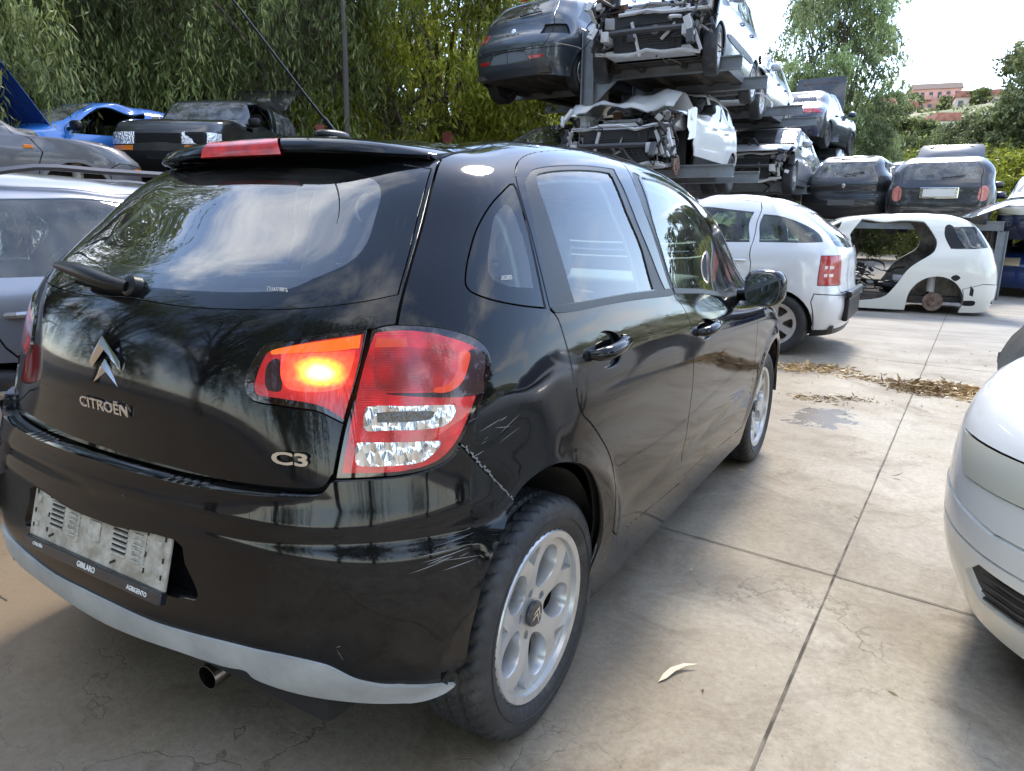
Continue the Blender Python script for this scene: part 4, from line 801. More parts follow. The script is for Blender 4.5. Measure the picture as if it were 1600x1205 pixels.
def lamp_mat(name, col, ribs=False):
    if name in MATS: return MATS[name]
    m = mat(name, col, rough=.25, coat=1, spec=.6, crough=.0); nt = m.node_tree; b = nt.nodes['Principled BSDF']
    t = nt.nodes.new('ShaderNodeTexCoord')
    if ribs:
        w = nt.nodes.new('ShaderNodeTexWave'); w.bands_direction = 'Z'; w.inputs['Scale'].default_value = 70; w.inputs['Distortion'].default_value = .4; nt.links.new(t.outputs['Object'], w.inputs['Vector'])
        bp_ = nt.nodes.new('ShaderNodeBump'); bp_.inputs['Strength'].default_value = .12; bp_.inputs['Distance'].default_value = .002; nt.links.new(w.outputs[0], bp_.inputs['Height']); nt.links.new(bp_.outputs[0], b.inputs['Normal'])
        n = nt.nodes.new('ShaderNodeTexVoronoi'); n.inputs['Scale'].default_value = 26; nt.links.new(t.outputs['Object'], n.inputs['Vector'])
        r = nt.nodes.new('ShaderNodeValToRGB'); r.color_ramp.elements[0].color = (*[c*1.35 for c in col], 1); r.color_ramp.elements[1].color = (*[c*.6 for c in col], 1); r.color_ramp.elements[1].position = .8; nt.links.new(n.outputs[0], r.inputs[0]); nt.links.new(r.outputs[0], b.inputs['Base Color'])
    return m
def lamp_clear():
    if 'clear_lens' in MATS: return MATS['clear_lens']
    m = mat('clear_lens', (.8, .8, .82), rough=.12, metal=.9, coat=1, crough=0); nt = m.node_tree; b = nt.nodes['Principled BSDF']
    t = nt.nodes.new('ShaderNodeTexCoord'); mp = nt.nodes.new('ShaderNodeMapping'); mp.inputs['Scale'].default_value = (62, 62, 26); nt.links.new(t.outputs['Object'], mp.inputs[0])
    v = nt.nodes.new('ShaderNodeTexVoronoi'); v.inputs['Scale'].default_value = 1; nt.links.new(mp.outputs[0], v.inputs['Vector'])
    bp_ = nt.nodes.new('ShaderNodeBump'); bp_.inputs['Strength'].default_value = .8; bp_.inputs['Distance'].default_value = .02; nt.links.new(v.outputs[0], bp_.inputs['Height']); nt.links.new(bp_.outputs[0], b.inputs['Normal'])
    return m
def lit_mat(name, s, col=(1, .02, .01)):
    """the lamp that is switched on: light falls off from the bulb behind the lens"""
    if name in MATS: return MATS[name]
    m = mat(name, (.42, .004, .008), rough=.25, coat=1, crough=0); nt = m.node_tree; b = nt.nodes['Principled BSDF']
    t = nt.nodes.new('ShaderNodeTexCoord'); d0 = nt.nodes.new('ShaderNodeVectorMath'); d0.operation = 'SUBTRACT'; nt.links.new(t.outputs['Object'], d0.inputs[0]); d0.inputs[1].default_value = BULB; d1 = nt.nodes.new('ShaderNodeVectorMath'); d1.operation = 'MULTIPLY'; nt.links.new(d0.outputs[0], d1.inputs[0]); d1.inputs[1].default_value = (.72, .72, 1.25); d = nt.nodes.new('ShaderNodeVectorMath'); d.operation = 'LENGTH'; nt.links.new(d1.outputs[0], d.inputs[0])
    r = nt.nodes.new('ShaderNodeValToRGB'); e = r.color_ramp.elements; e[0].position = 0; e[0].color = (1, .93, .62, 1); e[1].position = 1; e[1].color = (0, 0, 0, 1)
    for p, c in ((.09, (1, .80, .22)), (.15, (1, .30, .03)), (.24, (.65, .05, .02)), (.42, (.22, .010, .010)), (.60, (.05, .001, .002))):
        k = e.new(p); k.color = (*c, 1)
    ml = nt.nodes.new('ShaderNodeMath'); ml.operation = 'MULTIPLY'; ml.inputs[1].default_value = 5.0; nt.links.new(d.outputs['Value'], ml.inputs[0]); nt.links.new(ml.outputs[0], r.inputs[0])
    vo = nt.nodes.new('ShaderNodeTexVoronoi'); vo.inputs['Scale'].default_value = 85; nt.links.new(t.outputs['Object'], vo.inputs['Vector']); nz = nt.nodes.new('ShaderNodeTexNoise'); nz.inputs['Scale'].default_value = 28; nt.links.new(t.outputs['Object'], nz.inputs['Vector'])
    ds = nt.nodes.new('ShaderNodeMapRange'); ds.inputs['To Min'].default_value = 4.6; ds.inputs['To Max'].default_value = 7.4; nt.links.new(nz.outputs[0], ds.inputs[0]); nt.links.new(ds.outputs[0], ml.inputs[1])
    fs_ = nt.nodes.new('ShaderNodeMapRange'); fs_.inputs['From Max'].default_value = .8; fs_.inputs['To Min'].default_value = 1.15*s; fs_.inputs['To Max'].default_value = .7*s; nt.links.new(vo.outputs['Distance'], fs_.inputs[0])
    if name == 'lit_strip':
        nt.links.remove(r.outputs[0].links[0]) if r.outputs[0].links else None
        b.inputs['Emission Color'].default_value = (1, .24, .012, 1); b.inputs['Emission Strength'].default_value = .22
    else:
        nt.links.new(r.outputs[0], b.inputs['Emission Color']); nt.links.new(fs_.outputs[0], b.inputs['Emission Strength'])
    return m
BULB = (.547, -.455, .982)
# ---------------- the other cars ----------------
def gnet(c):
    W = c['W']/2; H = c['H']; wb = c['wb']; yb = -c['ro']; yf = wb+c['fo']
    be = c.get('belt', .95); zrb = c.get('zrb', be); ywb, zwb = c['rwb']; yrt, zrt = c['rwt']; yct, zct = c['wst']; ycb, zcb = c['wsb']; zh = c.get('zh', .72); tum = c.get('tum', 1.0)
    hf = yf-.10; R = []
    def row(w, r, z, f, cr, cf, zside=None):
        (yr, zr), (yfr, zf) = r, f; zs = zside or [z]*6
        fr = [.165, .30, .43, .56, .69, .81]; Lx = yfr-yr; cr = min(cr, Lx*.16); cf = min(cf, Lx*.16); q = []
        for x, d, k in ((0, 0, 0), (.42, .05, .06), (.72, .18, .2), (.90, .42, .5), (.975, .75, .8)):
            q.append((w*x, yr+d*cr, zr+(zs[0]-zr)*k))
        for i in range(6): q.append((w*(1.0 if 0 < i < 5 else (.995 if i == 0 else .985)), yr+fr[i]*Lx, zs[i]))
        for x, d, k in ((.90, .48, .5), (.58, .10, .15), (0, 0, 0)):
            q.append((w*x, yfr-d*cf, zf+(zs[5]-zf)*k))
        R.append(q)
    g = c.get('gc', .2); cr = c.get('cr', .42); cf = c.get('cf', .5)
    row(W*.93, (yb+.07, g+.02), g, (yf-.10, g), cr, cf)
    row(W*.975, (yb+.01, g+.17), g+.17, (yf-.01, g+.17), cr, cf)
    row(W, (yb, .55), .55, (yf, .54), cr, cf)
    row(W, (yb+c.get('bs', .03), .74), .74, (yf-.05, zh-.02), cr, cf)
    row(W*.985, (ywb-c.get('dk', .06), zrb-.09), be-.10, (yf-.20, zh+.10), cr, cf, [be-.09, be-.10, be-.10, be-.10, be-.115, zh+.10])
    row(W*.945, (ywb, zwb), be+.02, (ycb+.45*(hf-ycb), zcb-.10+.0*zh), cr*.9, cf, [be+.03, be+.02, be+.015, be+.01, be-.01, (be+zcb-.12)/2])
    zm = (be+H-.13)/2+.02
    row(W*.865*tum, ((ywb+yrt)/2-.02, (zwb+zrt)/2), zm, (ycb, zcb), cr*.8, cf*.7, [zm, zm, zm, zm, zm-.02, (zm+zcb)/2])
    row(W*.765*tum, (yrt, zrt), H-.125, (yct, zct), cr*.7, cf*.5, [H-.14, H-.125, H-.12, H-.12, H-.14, zct+.0])
    row(W*.65*tum, (yrt+.13, zrt+.055), H-.045, (yct-.25, zct+.055), cr*.45, cf*.3, [H-.055, H-.04, H-.035, H-.04, H-.05, zct+.05])
    row(W*.32, (yrt+.42, min(H-.012, zrt+.085)), H-.008, (yct-.6, min(H-.012, zct+.09)), .08, .08, [H-.012, H-.006, H-.004, H-.006, H-.010, H-.014])
    q = R[-1]; ym = (q[0][1]+q[-1][1])/2; R.append([(0, p[1]*.82+ym*.18, min(H, p[2]+.008)) for p in q])
    return R
CLUT = [('bay_black', (.015, .015, .016), .6, 0), ('bay_grey', (.06, .06, .062), .5, .3), ('bay_alloy', (.20, .195, .185), .4, .7), ('bay_rust', (.10, .05, .03), .8, .2), ('bay_white', (.34, .33, .31), .5, 0), ('bay_dark', (.028, .028, .03), .5, .2)]
def engine_bay(root, c, seed, hood=False):
    r = random.Random(seed); W = c['W']/2; ya = c['wb']+.02; yf = c['wb']+c['fo']; zt = c.get('zh', .72)+.12; M = [mat(n, col, rough=ro_, metal=me_, var=.4, vscale=12) for n, col, ro_, me_ in CLUT]
    b = MB(); b.box((0, ya-.30, .62), (W*1.7, .04, .72)); b.cur = 5; 
    for sx in (-1, 1): b.box((sx*W*.62, (ya+yf)/2-.22, .46), (.10, yf-ya+.1, .13), bev=.02); b.box((sx*W*.74, ya-.02, zt-.10), (.22, .5, .22), bev=.05); b.lathe([(0, 0), (.0, .06), (-.05, .065), (-.25, .07)], 12, Matrix.Translation((sx*W*.66, ya, zt)) @ Matrix.Rotation(-math.pi/2, 4, 'Y'))
    b.box((0, ya+.15, .28), (W*1.3, .5, .06)); b.build('bay_frame', M, root)
    f = MB(); f.cur = 1; yx = yf-.26
    pts = [(x*W*.74, yx+.05*(1-x*x), .50) for x in np.linspace(-1, 1, 9)]; f.tube(pts, .035, 6); f.cur = 0
    f.box((0, yx-.10, .50), (W*1.05, .05, .44)); f.cur = 5
    for z, w_ in ((.74, .9), (.26, .8)): f.tube([(x*W*w_, yx-.08+.04*(1-x*x)+r.uniform(-.04, .04), z+r.uniform(-.04, .03)) for x in np.linspace(-1, r.uniform(.5, 1), 7)], .024, 6)
    for x in (-.72, r.uniform(.1, .3), .72): f.box((x*W, yx-.06, .50+r.uniform(-.08, .05)), (.035, .04, r.uniform(.25, .5)), rot=Matrix.Rotation(r.uniform(-.4, .4), 3, 'Y'))
    f.cur = 1
    for k in range(9): f.box((0, yx-.069, .36+k*.03), (W*.8, .012, .006))
    f.build('radiator_support', M, root)
    e = MB(); e.cur = 5; e.box((.05, ya+.18, .66), (.62, .36, .32), bev=.05, rot=Matrix.Rotation(.06, 3, 'Z')); e.cur = 2; e.box((.02, ya+.16, .84), (.50, .26, .07), bev=.03); e.cur = 0; e.box((-.45*W/.85, ya+.10, .78), (.24, .2, .2), bev=.02); e.cur = 2
    e.tube([(.30, ya+.36, .62), (.30, ya+.40, .62)], .09, 14); e.tube([(-.1, ya+.36, .52), (-.1, ya+.42, .52)], .06, 14); e.cur = 4; e.box((.55*W/.85, ya+.12, .80), (.18, .20, .18), bev=.04)
    for k in range(60):
        e.cur = r.choice([0, 0, 1, 2, 5, 3]); s_ = r.uniform(.02, .12)
        e.box((r.uniform(-.8, .8)*W, r.uniform(ya-.05, yx-.1), r.uniform(.34, zt-.02)), (s_*r.uniform(.6, 1.8), s_, s_*r.uniform(.6, 1.6)), bev=.008, rot=Matrix.Rotation(r.uniform(-.6, .6), 3, 'Z') @ Matrix.Rotation(r.uniform(-.5, .5), 3, 'X'))
    e.build('engine', M, root)
    h = MB()
    for k in range(46):
        h.cur = r.choice([0, 0, 0, 1, 5, 2]); p = Vector((r.uniform(-.85, .85)*W, r.uniform(ya, yx), r.uniform(.35, zt))); pts = [p.copy()]
        for _ in range(5): p = p+Vector((r.uniform(-.16, .16), r.uniform(-.10, .10), r.uniform(-.14, .09))); pts.append(p.copy())
        h.tube(smooth([tuple(q) for q in pts], False, 3), r.choice([.006, .009, .014, .022]), 5)
    h.build('hoses', M, root)
    for sx in (-1, 1):   # torn lamp carriers and bumper brackets left at both corners
        l = MB()
        for k in range(12):
            l.cur = r.choice([0, 1, 4, 5, 1]); l.box((sx*W*r.uniform(.62, .96), yx+r.uniform(-.22, .16), r.uniform(.36, zt-.05)), (r.uniform(.02, .10), r.uniform(.02, .08), r.uniform(.05, .24)), bev=.006, rot=Matrix.Rotation(r.uniform(-.7, .7), 3, 'Y') @ Matrix.Rotation(r.uniform(-.6, .6), 3, 'X'))
        l.build('lamp_carrier', M, root)
GEN_CACHE = {}
def gcar(name, label, c, loc, rz, group=None, cat='car', pitch=0, roll_=0):
    root = empty(name, loc, rot=(pitch, roll_, rz)); tag(root, label, cat, group)
    W = c['W']/2; H = c['H']; wb = c['wb']; yb = -c['ro']; yf = wb+c['fo']; be = c.get('belt', .95); P = c['paint']; step = c.get('step', .085)
    S = Surf(gnet(c)); regs = []; strokes = []
    rw = c.get('rw'); zt = H-.10
    def band(x0, z0, z1, y1, rnd_=.0, y1b=None, front=False):
        f_ = S.front if front else S.rear; a = f_([(x0, z1)]); b_ = S.side([(y1, z1)]); c_ = S.side([(y1 if y1b is None else y1b, z0)]); d = f_([(x0, z0)]); return a+b_+c_+d
    ar = c.get('arch', .345); zw = c.get('wz', .30)
    # doors and side glass
    dz0 = c.get('dz0', .30)
    for i, (y0, y1) in enumerate(c.get('doors', [])):
        first = i == 0 and len(c['doors']) > 1 or y0 < .5
        top = c.get('dtop', H-.085); ds = c.get('dslant', .30); pl = [(y0+(.30 if first else .0), dz0), (y0+(.30 if first else .0), dz0), (y0+(.20 if first else 0), .52), (y0, .80), (y0-.02 if i else y0+.02, be), (y0-.06 if i else y0+.4*ds, (be+top)/2), (y0-.10 if i else y0+ds, top), (y0-.10 if i else y0+ds, top),
              (y1-.1-(c.get('apil', .5) if i == len(c['doors'])-1 else 0), top), (y1-.1-(c.get('apil', .5) if i == len(c['doors'])-1 else 0), top), (y1-.05, be+.04), (y1, .8), (y1, dz0), (y1, dz0)]
        pp = smooth(S.side(pl), True, 3); nm = 'rear_door' if (i == 0 and len(c['doors']) > 1) else 'front_door'
        if nm in c.get('nodoor', ()): nm = 'cut'
        regs.append((nm, pp)); strokes.append((pp+[pp[0]], .010))
    for i, w in enumerate(c.get('win', [])):
        pl = []
        for p in w: pl += [p] if len(p) == 2 else [p[:2], p[:2]]
        regs.append(('cut' if i in c.get('openwin', ()) else 'side_window%d' % i, smooth(S.side(pl), True, 3)))
    if rw:
        w0, w1, z0, z1 = rw; q = S.rear([(.0, z0), (w0*.6, z0), (w0*.92, z0+.01), (w0, z0+.04), ((w0+w1)/2, (z0+z1)/2), (w1, z1-.03), (w1*.93, z1), (w1*.5, z1+.005), (0, z1+.005)])
        if len(q) > 4: q = [(0, q[0][1])]+smooth(q, False, 3)+[(0, q[-1][1])]; regs.append(('rear_window', q))
    ws = c.get('ws')
    if ws:
        w0, w1, z0, z1 = ws; q = S.front([(.0, z0), (w0*.6, z0), (w0*.94, z0+.02), (w0, z0+.05), ((w0+w1)/2, (z0+z1)/2), (w1, z1-.02), (w1*.93, z1), (w1*.5, z1+.01), (0, z1+.01)])
        if len(q) > 4: q = [(S.L, q[0][1])]+smooth(q, False, 3)+[(S.L, q[-1][1])]; regs.append(('windscreen', q))
    # bumpers, lamps
    zbm = c.get('zbm', .60)
    bq = [(0, S.rear([(.01, zbm)])[0][1])]+S.rear([(W*.3, zbm), (W*.6, zbm)])+S.side([(yb+.28, zbm+.02), (-ar+.03, zbm-.06), (-ar, .1+c.get('gc', .2))])
    regs.append(('rear_bumper', bq+[(bq[-1][0], -.1), (0, -.1)])); strokes.append((bq, .010))
    hz_ = c.get('zh', .72)
    fz = c.get('fz', hz_-.12); fq = [(S.L, S.front([(.01, fz)])[0][1])]+S.front([(W*.3, fz), (W*.6, fz)])+S.side([(yf-.30, fz+.04), (wb+ar-.02, zbm-.03), (wb+ar, .1+c.get('gc', .2))])
    regs.append(('front_bumper', fq+[(fq[-1][0], -.1), (S.L, -.1)])); strokes.append((fq, .010))
    tgq = S.rear([(.01, zbm+.03), (W*.5, zbm+.03), (W*.72, zbm+.06), (W*.74, be-.05), (W*.72, be+.04)])+[S.rear([(W*.68*c.get('tum', 1), (be+zt)/2)])[0]]+[r for r in S.rear([(W*.56*c.get('tum', 1), H-.11)])]
    if c.get('hatchline', True): strokes.append((smooth(tgq, False, 3), .010))
    if c.get('rtrim'): z0, z1 = c['rtrim']; regs.append(('bumper_trim', [(0, S.rear([(.01, z1)])[0][1])]+S.rear([(W*.6, z1)])+S.side([(yb+.3, z1), (yb+.3, z0)])+S.rear([(W*.6, z0)])+[(0, S.rear([(.01, z0)])[0][1])]))
    if c.get('skirt'):
        z1 = c['skirt']; regs.append(('dark_skirt', [(0, S.rear([(.01, z1)])[0][1])]+S.rear([(W*.6, z1)])+S.side([(yb+.3, z1), (wb/2, z1), (yf-.3, z1)])+S.front([(W*.5, z1)])+[(S.L, S.front([(.01, z1)])[0][1]), (S.L, -.1), (0, -.1)]))
    for nm, key, fr_ in (('tail_lamp', 'tl', False), ('headlight', 'hl', True), ('indicator', 'ind', True)):
        for L_ in c.get(key, []):
            if L_: q = band(*L_, front=fr_); q = resample(q, .05); regs.append((nm, q)); strokes.append((q+[q[0]], .006))
    for q in c.get('xstr', []): strokes.append((S.front(q)+S.side([(yf-.35, .47)]), .008))
    for q in c.get('side_regs', []): regs.append((q[0], smooth(S.side(q[1]), True, 3)))
    for q in c.get('front_regs', []): s_ = S.front(q[1]); regs.append((q[0], s_))
    for q in c.get('rear_regs', []): s_ = S.rear(q[1]); regs.append((q[0], smooth(s_, True, 3) if len(q) > 2 else s_))
    if c.get('cutf'):
        yc0, hood = c['cutf']; s0 = S.side([(yc0, .62)])[0]; sb_ = S.side([(yc0, be-.14)])[0]; ph = S.front([(.01, c['wsb'][1]-.06)])[0] if hood else S.front([(.01, hz_+.0)])[0]
        jag = random.Random(len(label)); q = [(s0[0]+jag.uniform(-.02, .02), -.2), (s0[0], s0[1]), (sb_[0]-(.0 if not hood else .10), sb_[1])]
        if hood: q += S.front([(W*.80, c['wsb'][1]-.12), (W*.5, c['wsb'][1]-.06)])
        else: q += S.front([(W*.8, hz_+.02), (W*.6, hz_+.01)])
        regs.append(('cut', q+[(S.L+.1, ph[1]), (S.L+.1, -.2)]))
    for yc in ((0, wb) if not c.get('cutf') else (0, wb)):
        a_ = S.side([(yc+ar*math.cos(t), zw+ar*math.sin(t)) for t in np.linspace(-.1, math.pi+.1, 17)]); regs.append(('arch_lip', S.side([(yc+(ar+.035)*math.cos(t), zw+(ar+.035)*math.sin(t)) for t in np.linspace(-.1, math.pi+.1, 17)])+[(a_[-1][0], -.2), (a_[0][0], -.2)])) if c.get('lip') and not (c.get('cutf') and yc) else None
        regs.append(('cut', a_+[(a_[-1][0], -.2), (a_[0][0], -.2)]))
    V, T, lab, names = panelize(S, regs, strokes, step)
    def tri(*nm): return T[np.isin(lab, [names.index(n) for n in nm if n in names])]
    satin = mat('satin_black', (.02, .021, .024), rough=.42); void = mat('black_void', (.008, .008, .008), rough=.8); GL = glass(c.get('gname', 'car_glass'), c.get('gtint', (.70, .80, .78)), c.get('gdirt', .09), .0)
    tlm = c.get('tlm') or lamp_mat('tail_red', (.40, .008, .01)); hlm = c.get('hlm') or lamp_clear()
    panel_mesh(S, V, tri('body'), 'body', P, root, 'C', rim=.02)
    for nm, m_ in (('rear_window', GL), ('windscreen', GL)):
        if nm in names and nm not in c.get('noglass', ()): panel_mesh(S, V, tri(nm), nm, m_, root, 'C', rim=0, off=-.006)
    for nm in ('rear_bumper', 'front_bumper'): panel_mesh(S, V, tri(nm), nm, c.get('bpaint', P), root, 'C', rim=.03, off=c.get('boff', .004))
    for nm, on in (('bumper_trim', 'bumper_trim'), ('dark_skirt', 'side_skirt'), ('arch_lip', 'arch_trim')):
        if nm in names: panel_mesh(S, V, tri(nm), on, c.get('lipm', satin), root, 'C', rim=.02, off=.010)
    sides = (None, 'L')
    for sd_ in sides:
        fdo = panel_mesh(S, V, tri('front_door'), 'front_door', P, root, sd_, rim=.02) if 'front_door' in names else root
        rdo = panel_mesh(S, V, tri('rear_door'), 'rear_door', P, root, sd_, rim=.02) if 'rear_door' in names else fdo
        fdo = fdo or root; rdo = rdo or root
        for i, w in enumerate(c.get('win', [])):
            nm = 'side_window%d' % i
            if nm in names:
                wl = [d for d in c.get('doors', []) if d[0] < sum(p[0] for p in w)/len(w) < d[1]]; par = root if not wl else (rdo if wl[0] == c['doors'][0] and len(c['doors']) > 1 else fdo)
                panel_mesh(S, V, tri(nm), 'window', GL, par, sd_, rim=0, off=-.006)
        for nm, m_ in (('tail_lamp', tlm), ('headlight', hlm), ('indicator', mat('orange_lens', (.75, .20, .01), rough=.2, coat=1))):
            if nm in names: panel_mesh(S, V, tri(nm), 'empty_lamp_socket' if (nm == 'tail_lamp' and sd_ is None and c.get('lampR')) else nm, c['lampR'] if (nm == 'tail_lamp' and sd_ is None and c.get('lampR')) else m_, root, sd_, rim=.01, off=.006 if not (nm == 'tail_lamp' and sd_ is None and c.get('lampR')) else -.03)
        if 'dark_patch' in names: panel_mesh(S, V, tri('dark_patch'), 'trim_panel', satin, root, sd_, rim=0)
        sx = 1 if sd_ is None else -1
        for i, (y0, y1) in enumerate(c.get('doors', [])):
            if ('rear_door' if i == 0 and len(c['doors']) > 1 else 'front_door') in c.get('nodoor', ()): continue
            h = MB(); zz = be-.13; q = S.side([(y0+.14, zz)])
            if q: p = S.pos([q[0][0]], [q[0][1]])[0]; h.tube([(sx*(p[0]-.01), y0+.06, zz), (sx*(p[0]+.022), y0+.09, zz+.003), (sx*(p[0]+.022), y0+.21, zz+.003), (sx*(p[0]-.01), y0+.24, zz)], .014, 6); h.build('door_handle', c.get('hmat', P), fdo if i or len(c['doors']) == 1 else rdo)
        if c.get('mirror', True) and sd_ not in c.get('nomir', ()):
            my = c.get('my', wb-.62); m_ = MB(); superell(m_, (sx*(W+.045), my, be+.07), (.095, .06, .07), .7, 14, 8); m_.tube([(sx*(W-.08), my+.04, be+.03), (sx*(W), my+.02, be+.04)], .022, 6)
            mo = m_.build('door_mirror', c.get('mirm', P), root)
        if c.get('rails'):
            q = MB(); pts = [(sx*W*.715, y, H+.015 if 0 < i < 6 else H-.05) for i, y in enumerate(np.linspace(.05, wb-.75, 7))]; q.tube(smooth(pts, False, 3), .017, 6); q.build('roof_rail', c['rails'], root)
    for q in c.get('extra_c', []):
        for sd_ in (None, 'L'):
            if q[0] in names: panel_mesh(S, V, tri(q[0]), q[1], q[2], root, sd_, rim=.01, off=q[3])
    # inner skin, floor, cabin
    see = [n for n in names if 'window' in n or n in ('windscreen', 'cut')]; solid = ~np.isin(lab, [names.index(n) for n in see]); inner = mat('inner_dark', (.035, .036, .038), rough=.9)
    cb = V[T].mean(1)
    panel_mesh(S, V, T[solid], 'inner_shell', c.get('innerm', inner), root, 'C', off=-.04, rim=0)
    fl = MB(); fl.box((0, (yb+.1+yf-.9)/2+.0, .27), (W*1.55, yf-.9-yb-.1, .07)); 
    for sx in (-1, 1): fl.box((sx*W*.82, wb/2, .25), (.14, wb-2*ar-.05, .12)); fl.tube([(sx*.3, yb+.3, .24), (sx*.3, wb-.2, .22)], .05, 6)
    fl.box((0, 0, .30), (W*1.4, .12, .10)); fl.box((0, wb, .30), (W*1.4, .14, .10)); fl.box((0, yb+.25, .36), (W*1.5, .2, .22)); fl.build('underbody', mat('underbody_dirt', (.03, .028, .026), rough=.9, col2=(.08, .065, .05), vscale=6), root)
    if c.get('cabin', True):
        for x in (-W*.44, W*.44): seat(root, x, wb-1.28, .30)
        b = MB(); superell(b, (0, .22, .42), (W*.72, .26, .10), .4); superell(b, (0, -.06, .74), (W*.72, .08, .32), .45, rot=Matrix.Rotation(.2, 3, 'X'))
        ro = b.build('rear_seat', mat('seat_cloth'), root)
        for x in (-W*.42, W*.42): h = MB(); superell(h, (x, -.13, 1.09), (.13, .045, .075), .55); h.build('headrest', mat('seat_cloth'), ro)
        d = MB(); superell(d, (0, wb-.50, .84), (W*.78, .24, .13), .4); d.build('dashboard', mat('dash_plastic', (.05, .052, .055), rough=.6), root)
        s_ = MB(); s_.tube([(-W*.43+.18*math.cos(t), wb-.86+.06*math.sin(t), .86+.17*math.sin(t)) for t in np.linspace(0, 2*math.pi, 17)], .015, 6, cap=False); s_.build('steering_wheel', mat('dash_plastic'), root)
    # wheels, liners
    key = (c.get('wheel', 'five'), c.get('wmat').name if c.get('wmat') else ''); wr = c.get('wr', .305)
    if len(c.get('nowheel', ())) == 4 and key not in GEN_CACHE: src = None; used = False
    elif key not in GEN_CACHE:
        GEN_CACHE[key] = make_wheel(key[0], .305, c.get('rimr', .205), .19, None, c.get('wmat')); GEN_CACHE[key]['_p'] = 1; src = GEN_CACHE[key]; used = False
    else: src = GEN_CACHE[key]; used = True
    for i, (sx, y) in enumerate(((1, 0), (-1, 0), (1, wb), (-1, wb))):
        if i in c.get('nowheel', ()):
            b = MB(); b.lathe([(0, 0), (.02, .05), (.02, .065), (.0, .07), (0, .135), (-.025, .135), (-.025, .05), (-.10, .05)], 28, Matrix.Translation((sx*(W-.16), y, zw-.02)) @ (Matrix.Identity(4) if sx > 0 else Matrix.Rotation(math.pi, 4, 'Z')))
            for k in range(5): b.lathe([(.03, 0), (.03, .008), (.015, .008)], 6, Matrix.Translation((sx*(W-.16), y, zw-.02)) @ (Matrix.Identity(4) if sx > 0 else Matrix.Rotation(math.pi, 4, 'Z')) @ Matrix.Translation((0, .045*math.cos(k*1.257), .045*math.sin(k*1.257))))
            b.build('brake_drum', mat('rusty_iron2', (.15, .085, .06), rough=.8, metal=.3, col2=(.27, .20, .16), vscale=15), root)
            b = MB(); b.tube([(sx*(W-.20), y+.02, zw+.0), (sx*(W-.26), y+.04, zw+.42)], .03, 8); b.tube([(sx*(W-.22), y+.02, zw-.02), (sx*.2, y+.30, zw-.06)], .035, 8); b.tube([(sx*(W-.22), y+.04, zw+.12), (sx*(W-.26), y+.04, zw+.34)], .055, 10); b.build('suspension', mat('bay_dark'), root); continue
        w = src if (not used and i == 0) else copy_tree(src); used = True
        w.parent = root; st_ = c.get('steer', 0) if y > 0 else 0; place_wheel(w, (sx*(W-.115), y, wr), sx, st_); w.scale = (1, wr/.305, wr/.305)
    if src is not None and '_p' in src: del src['_p']
    for y in (0, wb):
        if y and c.get('cutf'): continue
        for sx in (1, -1):
            li = MB(); k = 14; vs = []
            for i in range(k+1): t = -.1+(math.pi+.2)*i/k; vs += [(sx*(W-.03), y+(ar+.015)*math.cos(t), zw+(ar+.015)*math.sin(t)), (sx*(W-.38), y+(ar+.015)*math.cos(t), zw+(ar+.015)*math.sin(t))]
            li.add(vs, [(2*i, 2*i+1, 2*i+3, 2*i+2) for i in range(k)], True); li.add([(sx*(W-.38), y+(ar+.02)*math.cos(t), zw+(ar+.02)*math.sin(t)) for t in np.linspace(0, math.pi, 13)]+[(sx*(W-.38), y-ar, .25), (sx*(W-.38), y+ar, .25)], [tuple(range(15))])
            li.build('wheel_arch_liner', c.get('linerm', mat('liner_plastic', (.018, .018, .02), rough=.8, col2=(.05, .045, .04), vscale=8)), root)
    if c.get('cutf'): engine_bay(root, c, c.get('seed', 3))
    if c.get('plate'):
        y_, z_, wd, hh, m_ = c['plate']; b = MB(); b.box((0, y_, z_), (wd, .012, hh), bev=.004); b.build('plate_holder', m_, root)
    if c.get('badge'):
        z_ = c['badge']; q = S.rear([(.004, z_)])[0]; p = S.pos([q[0]], [q[1]])[0]; b = MB(); b.lathe([(.0, .045), (.010, .04), (.012, .02), (.012, 0)], 20, frame(p, S.nor([q[0]], [q[1]])[0], (1, 0, 0))); b.build('round_badge', mat('chrome', (.75, .75, .76), rough=.08, metal=1), root)
    if c.get('wiper'):
        x0, z0, x1, z1 = c['wiper']; q = [S.pos(*[[v] for v in S.rear([(x, z)])[0]])[0] for x, z in ((abs(x0)+.002, z0), (abs(x1)+.002, z1))]; q[0][0] = x0; q[1][0] = x1
        b = MB(); b.tube([tuple(q[0]+[0, -.02, 0]), tuple((q[0]+q[1])/2+[0, -.035, 0]), tuple(q[1]+[0, -.015, 0])], .010, 6); b.build('rear_wiper', satin, root)
    if c.get('hlight3'):
        b = MB(); b.box((0, c['rwt'][0]-.03, c['rwt'][1]+.035), (.30, .03, .022), bev=.006); b.build('brake_light', tlm, root)
    return root, S
def wsimp(ys, z0, z1, tilt=(0, 0), soft=False):
    """side window outline: y at bottom rear, bottom front; y at top rear, top front"""
    (a, b), (d, e) = ys, tilt; return [(a, z0, 1), (b, z0, 1), (e, z1, 1), (d, z1, 1)]
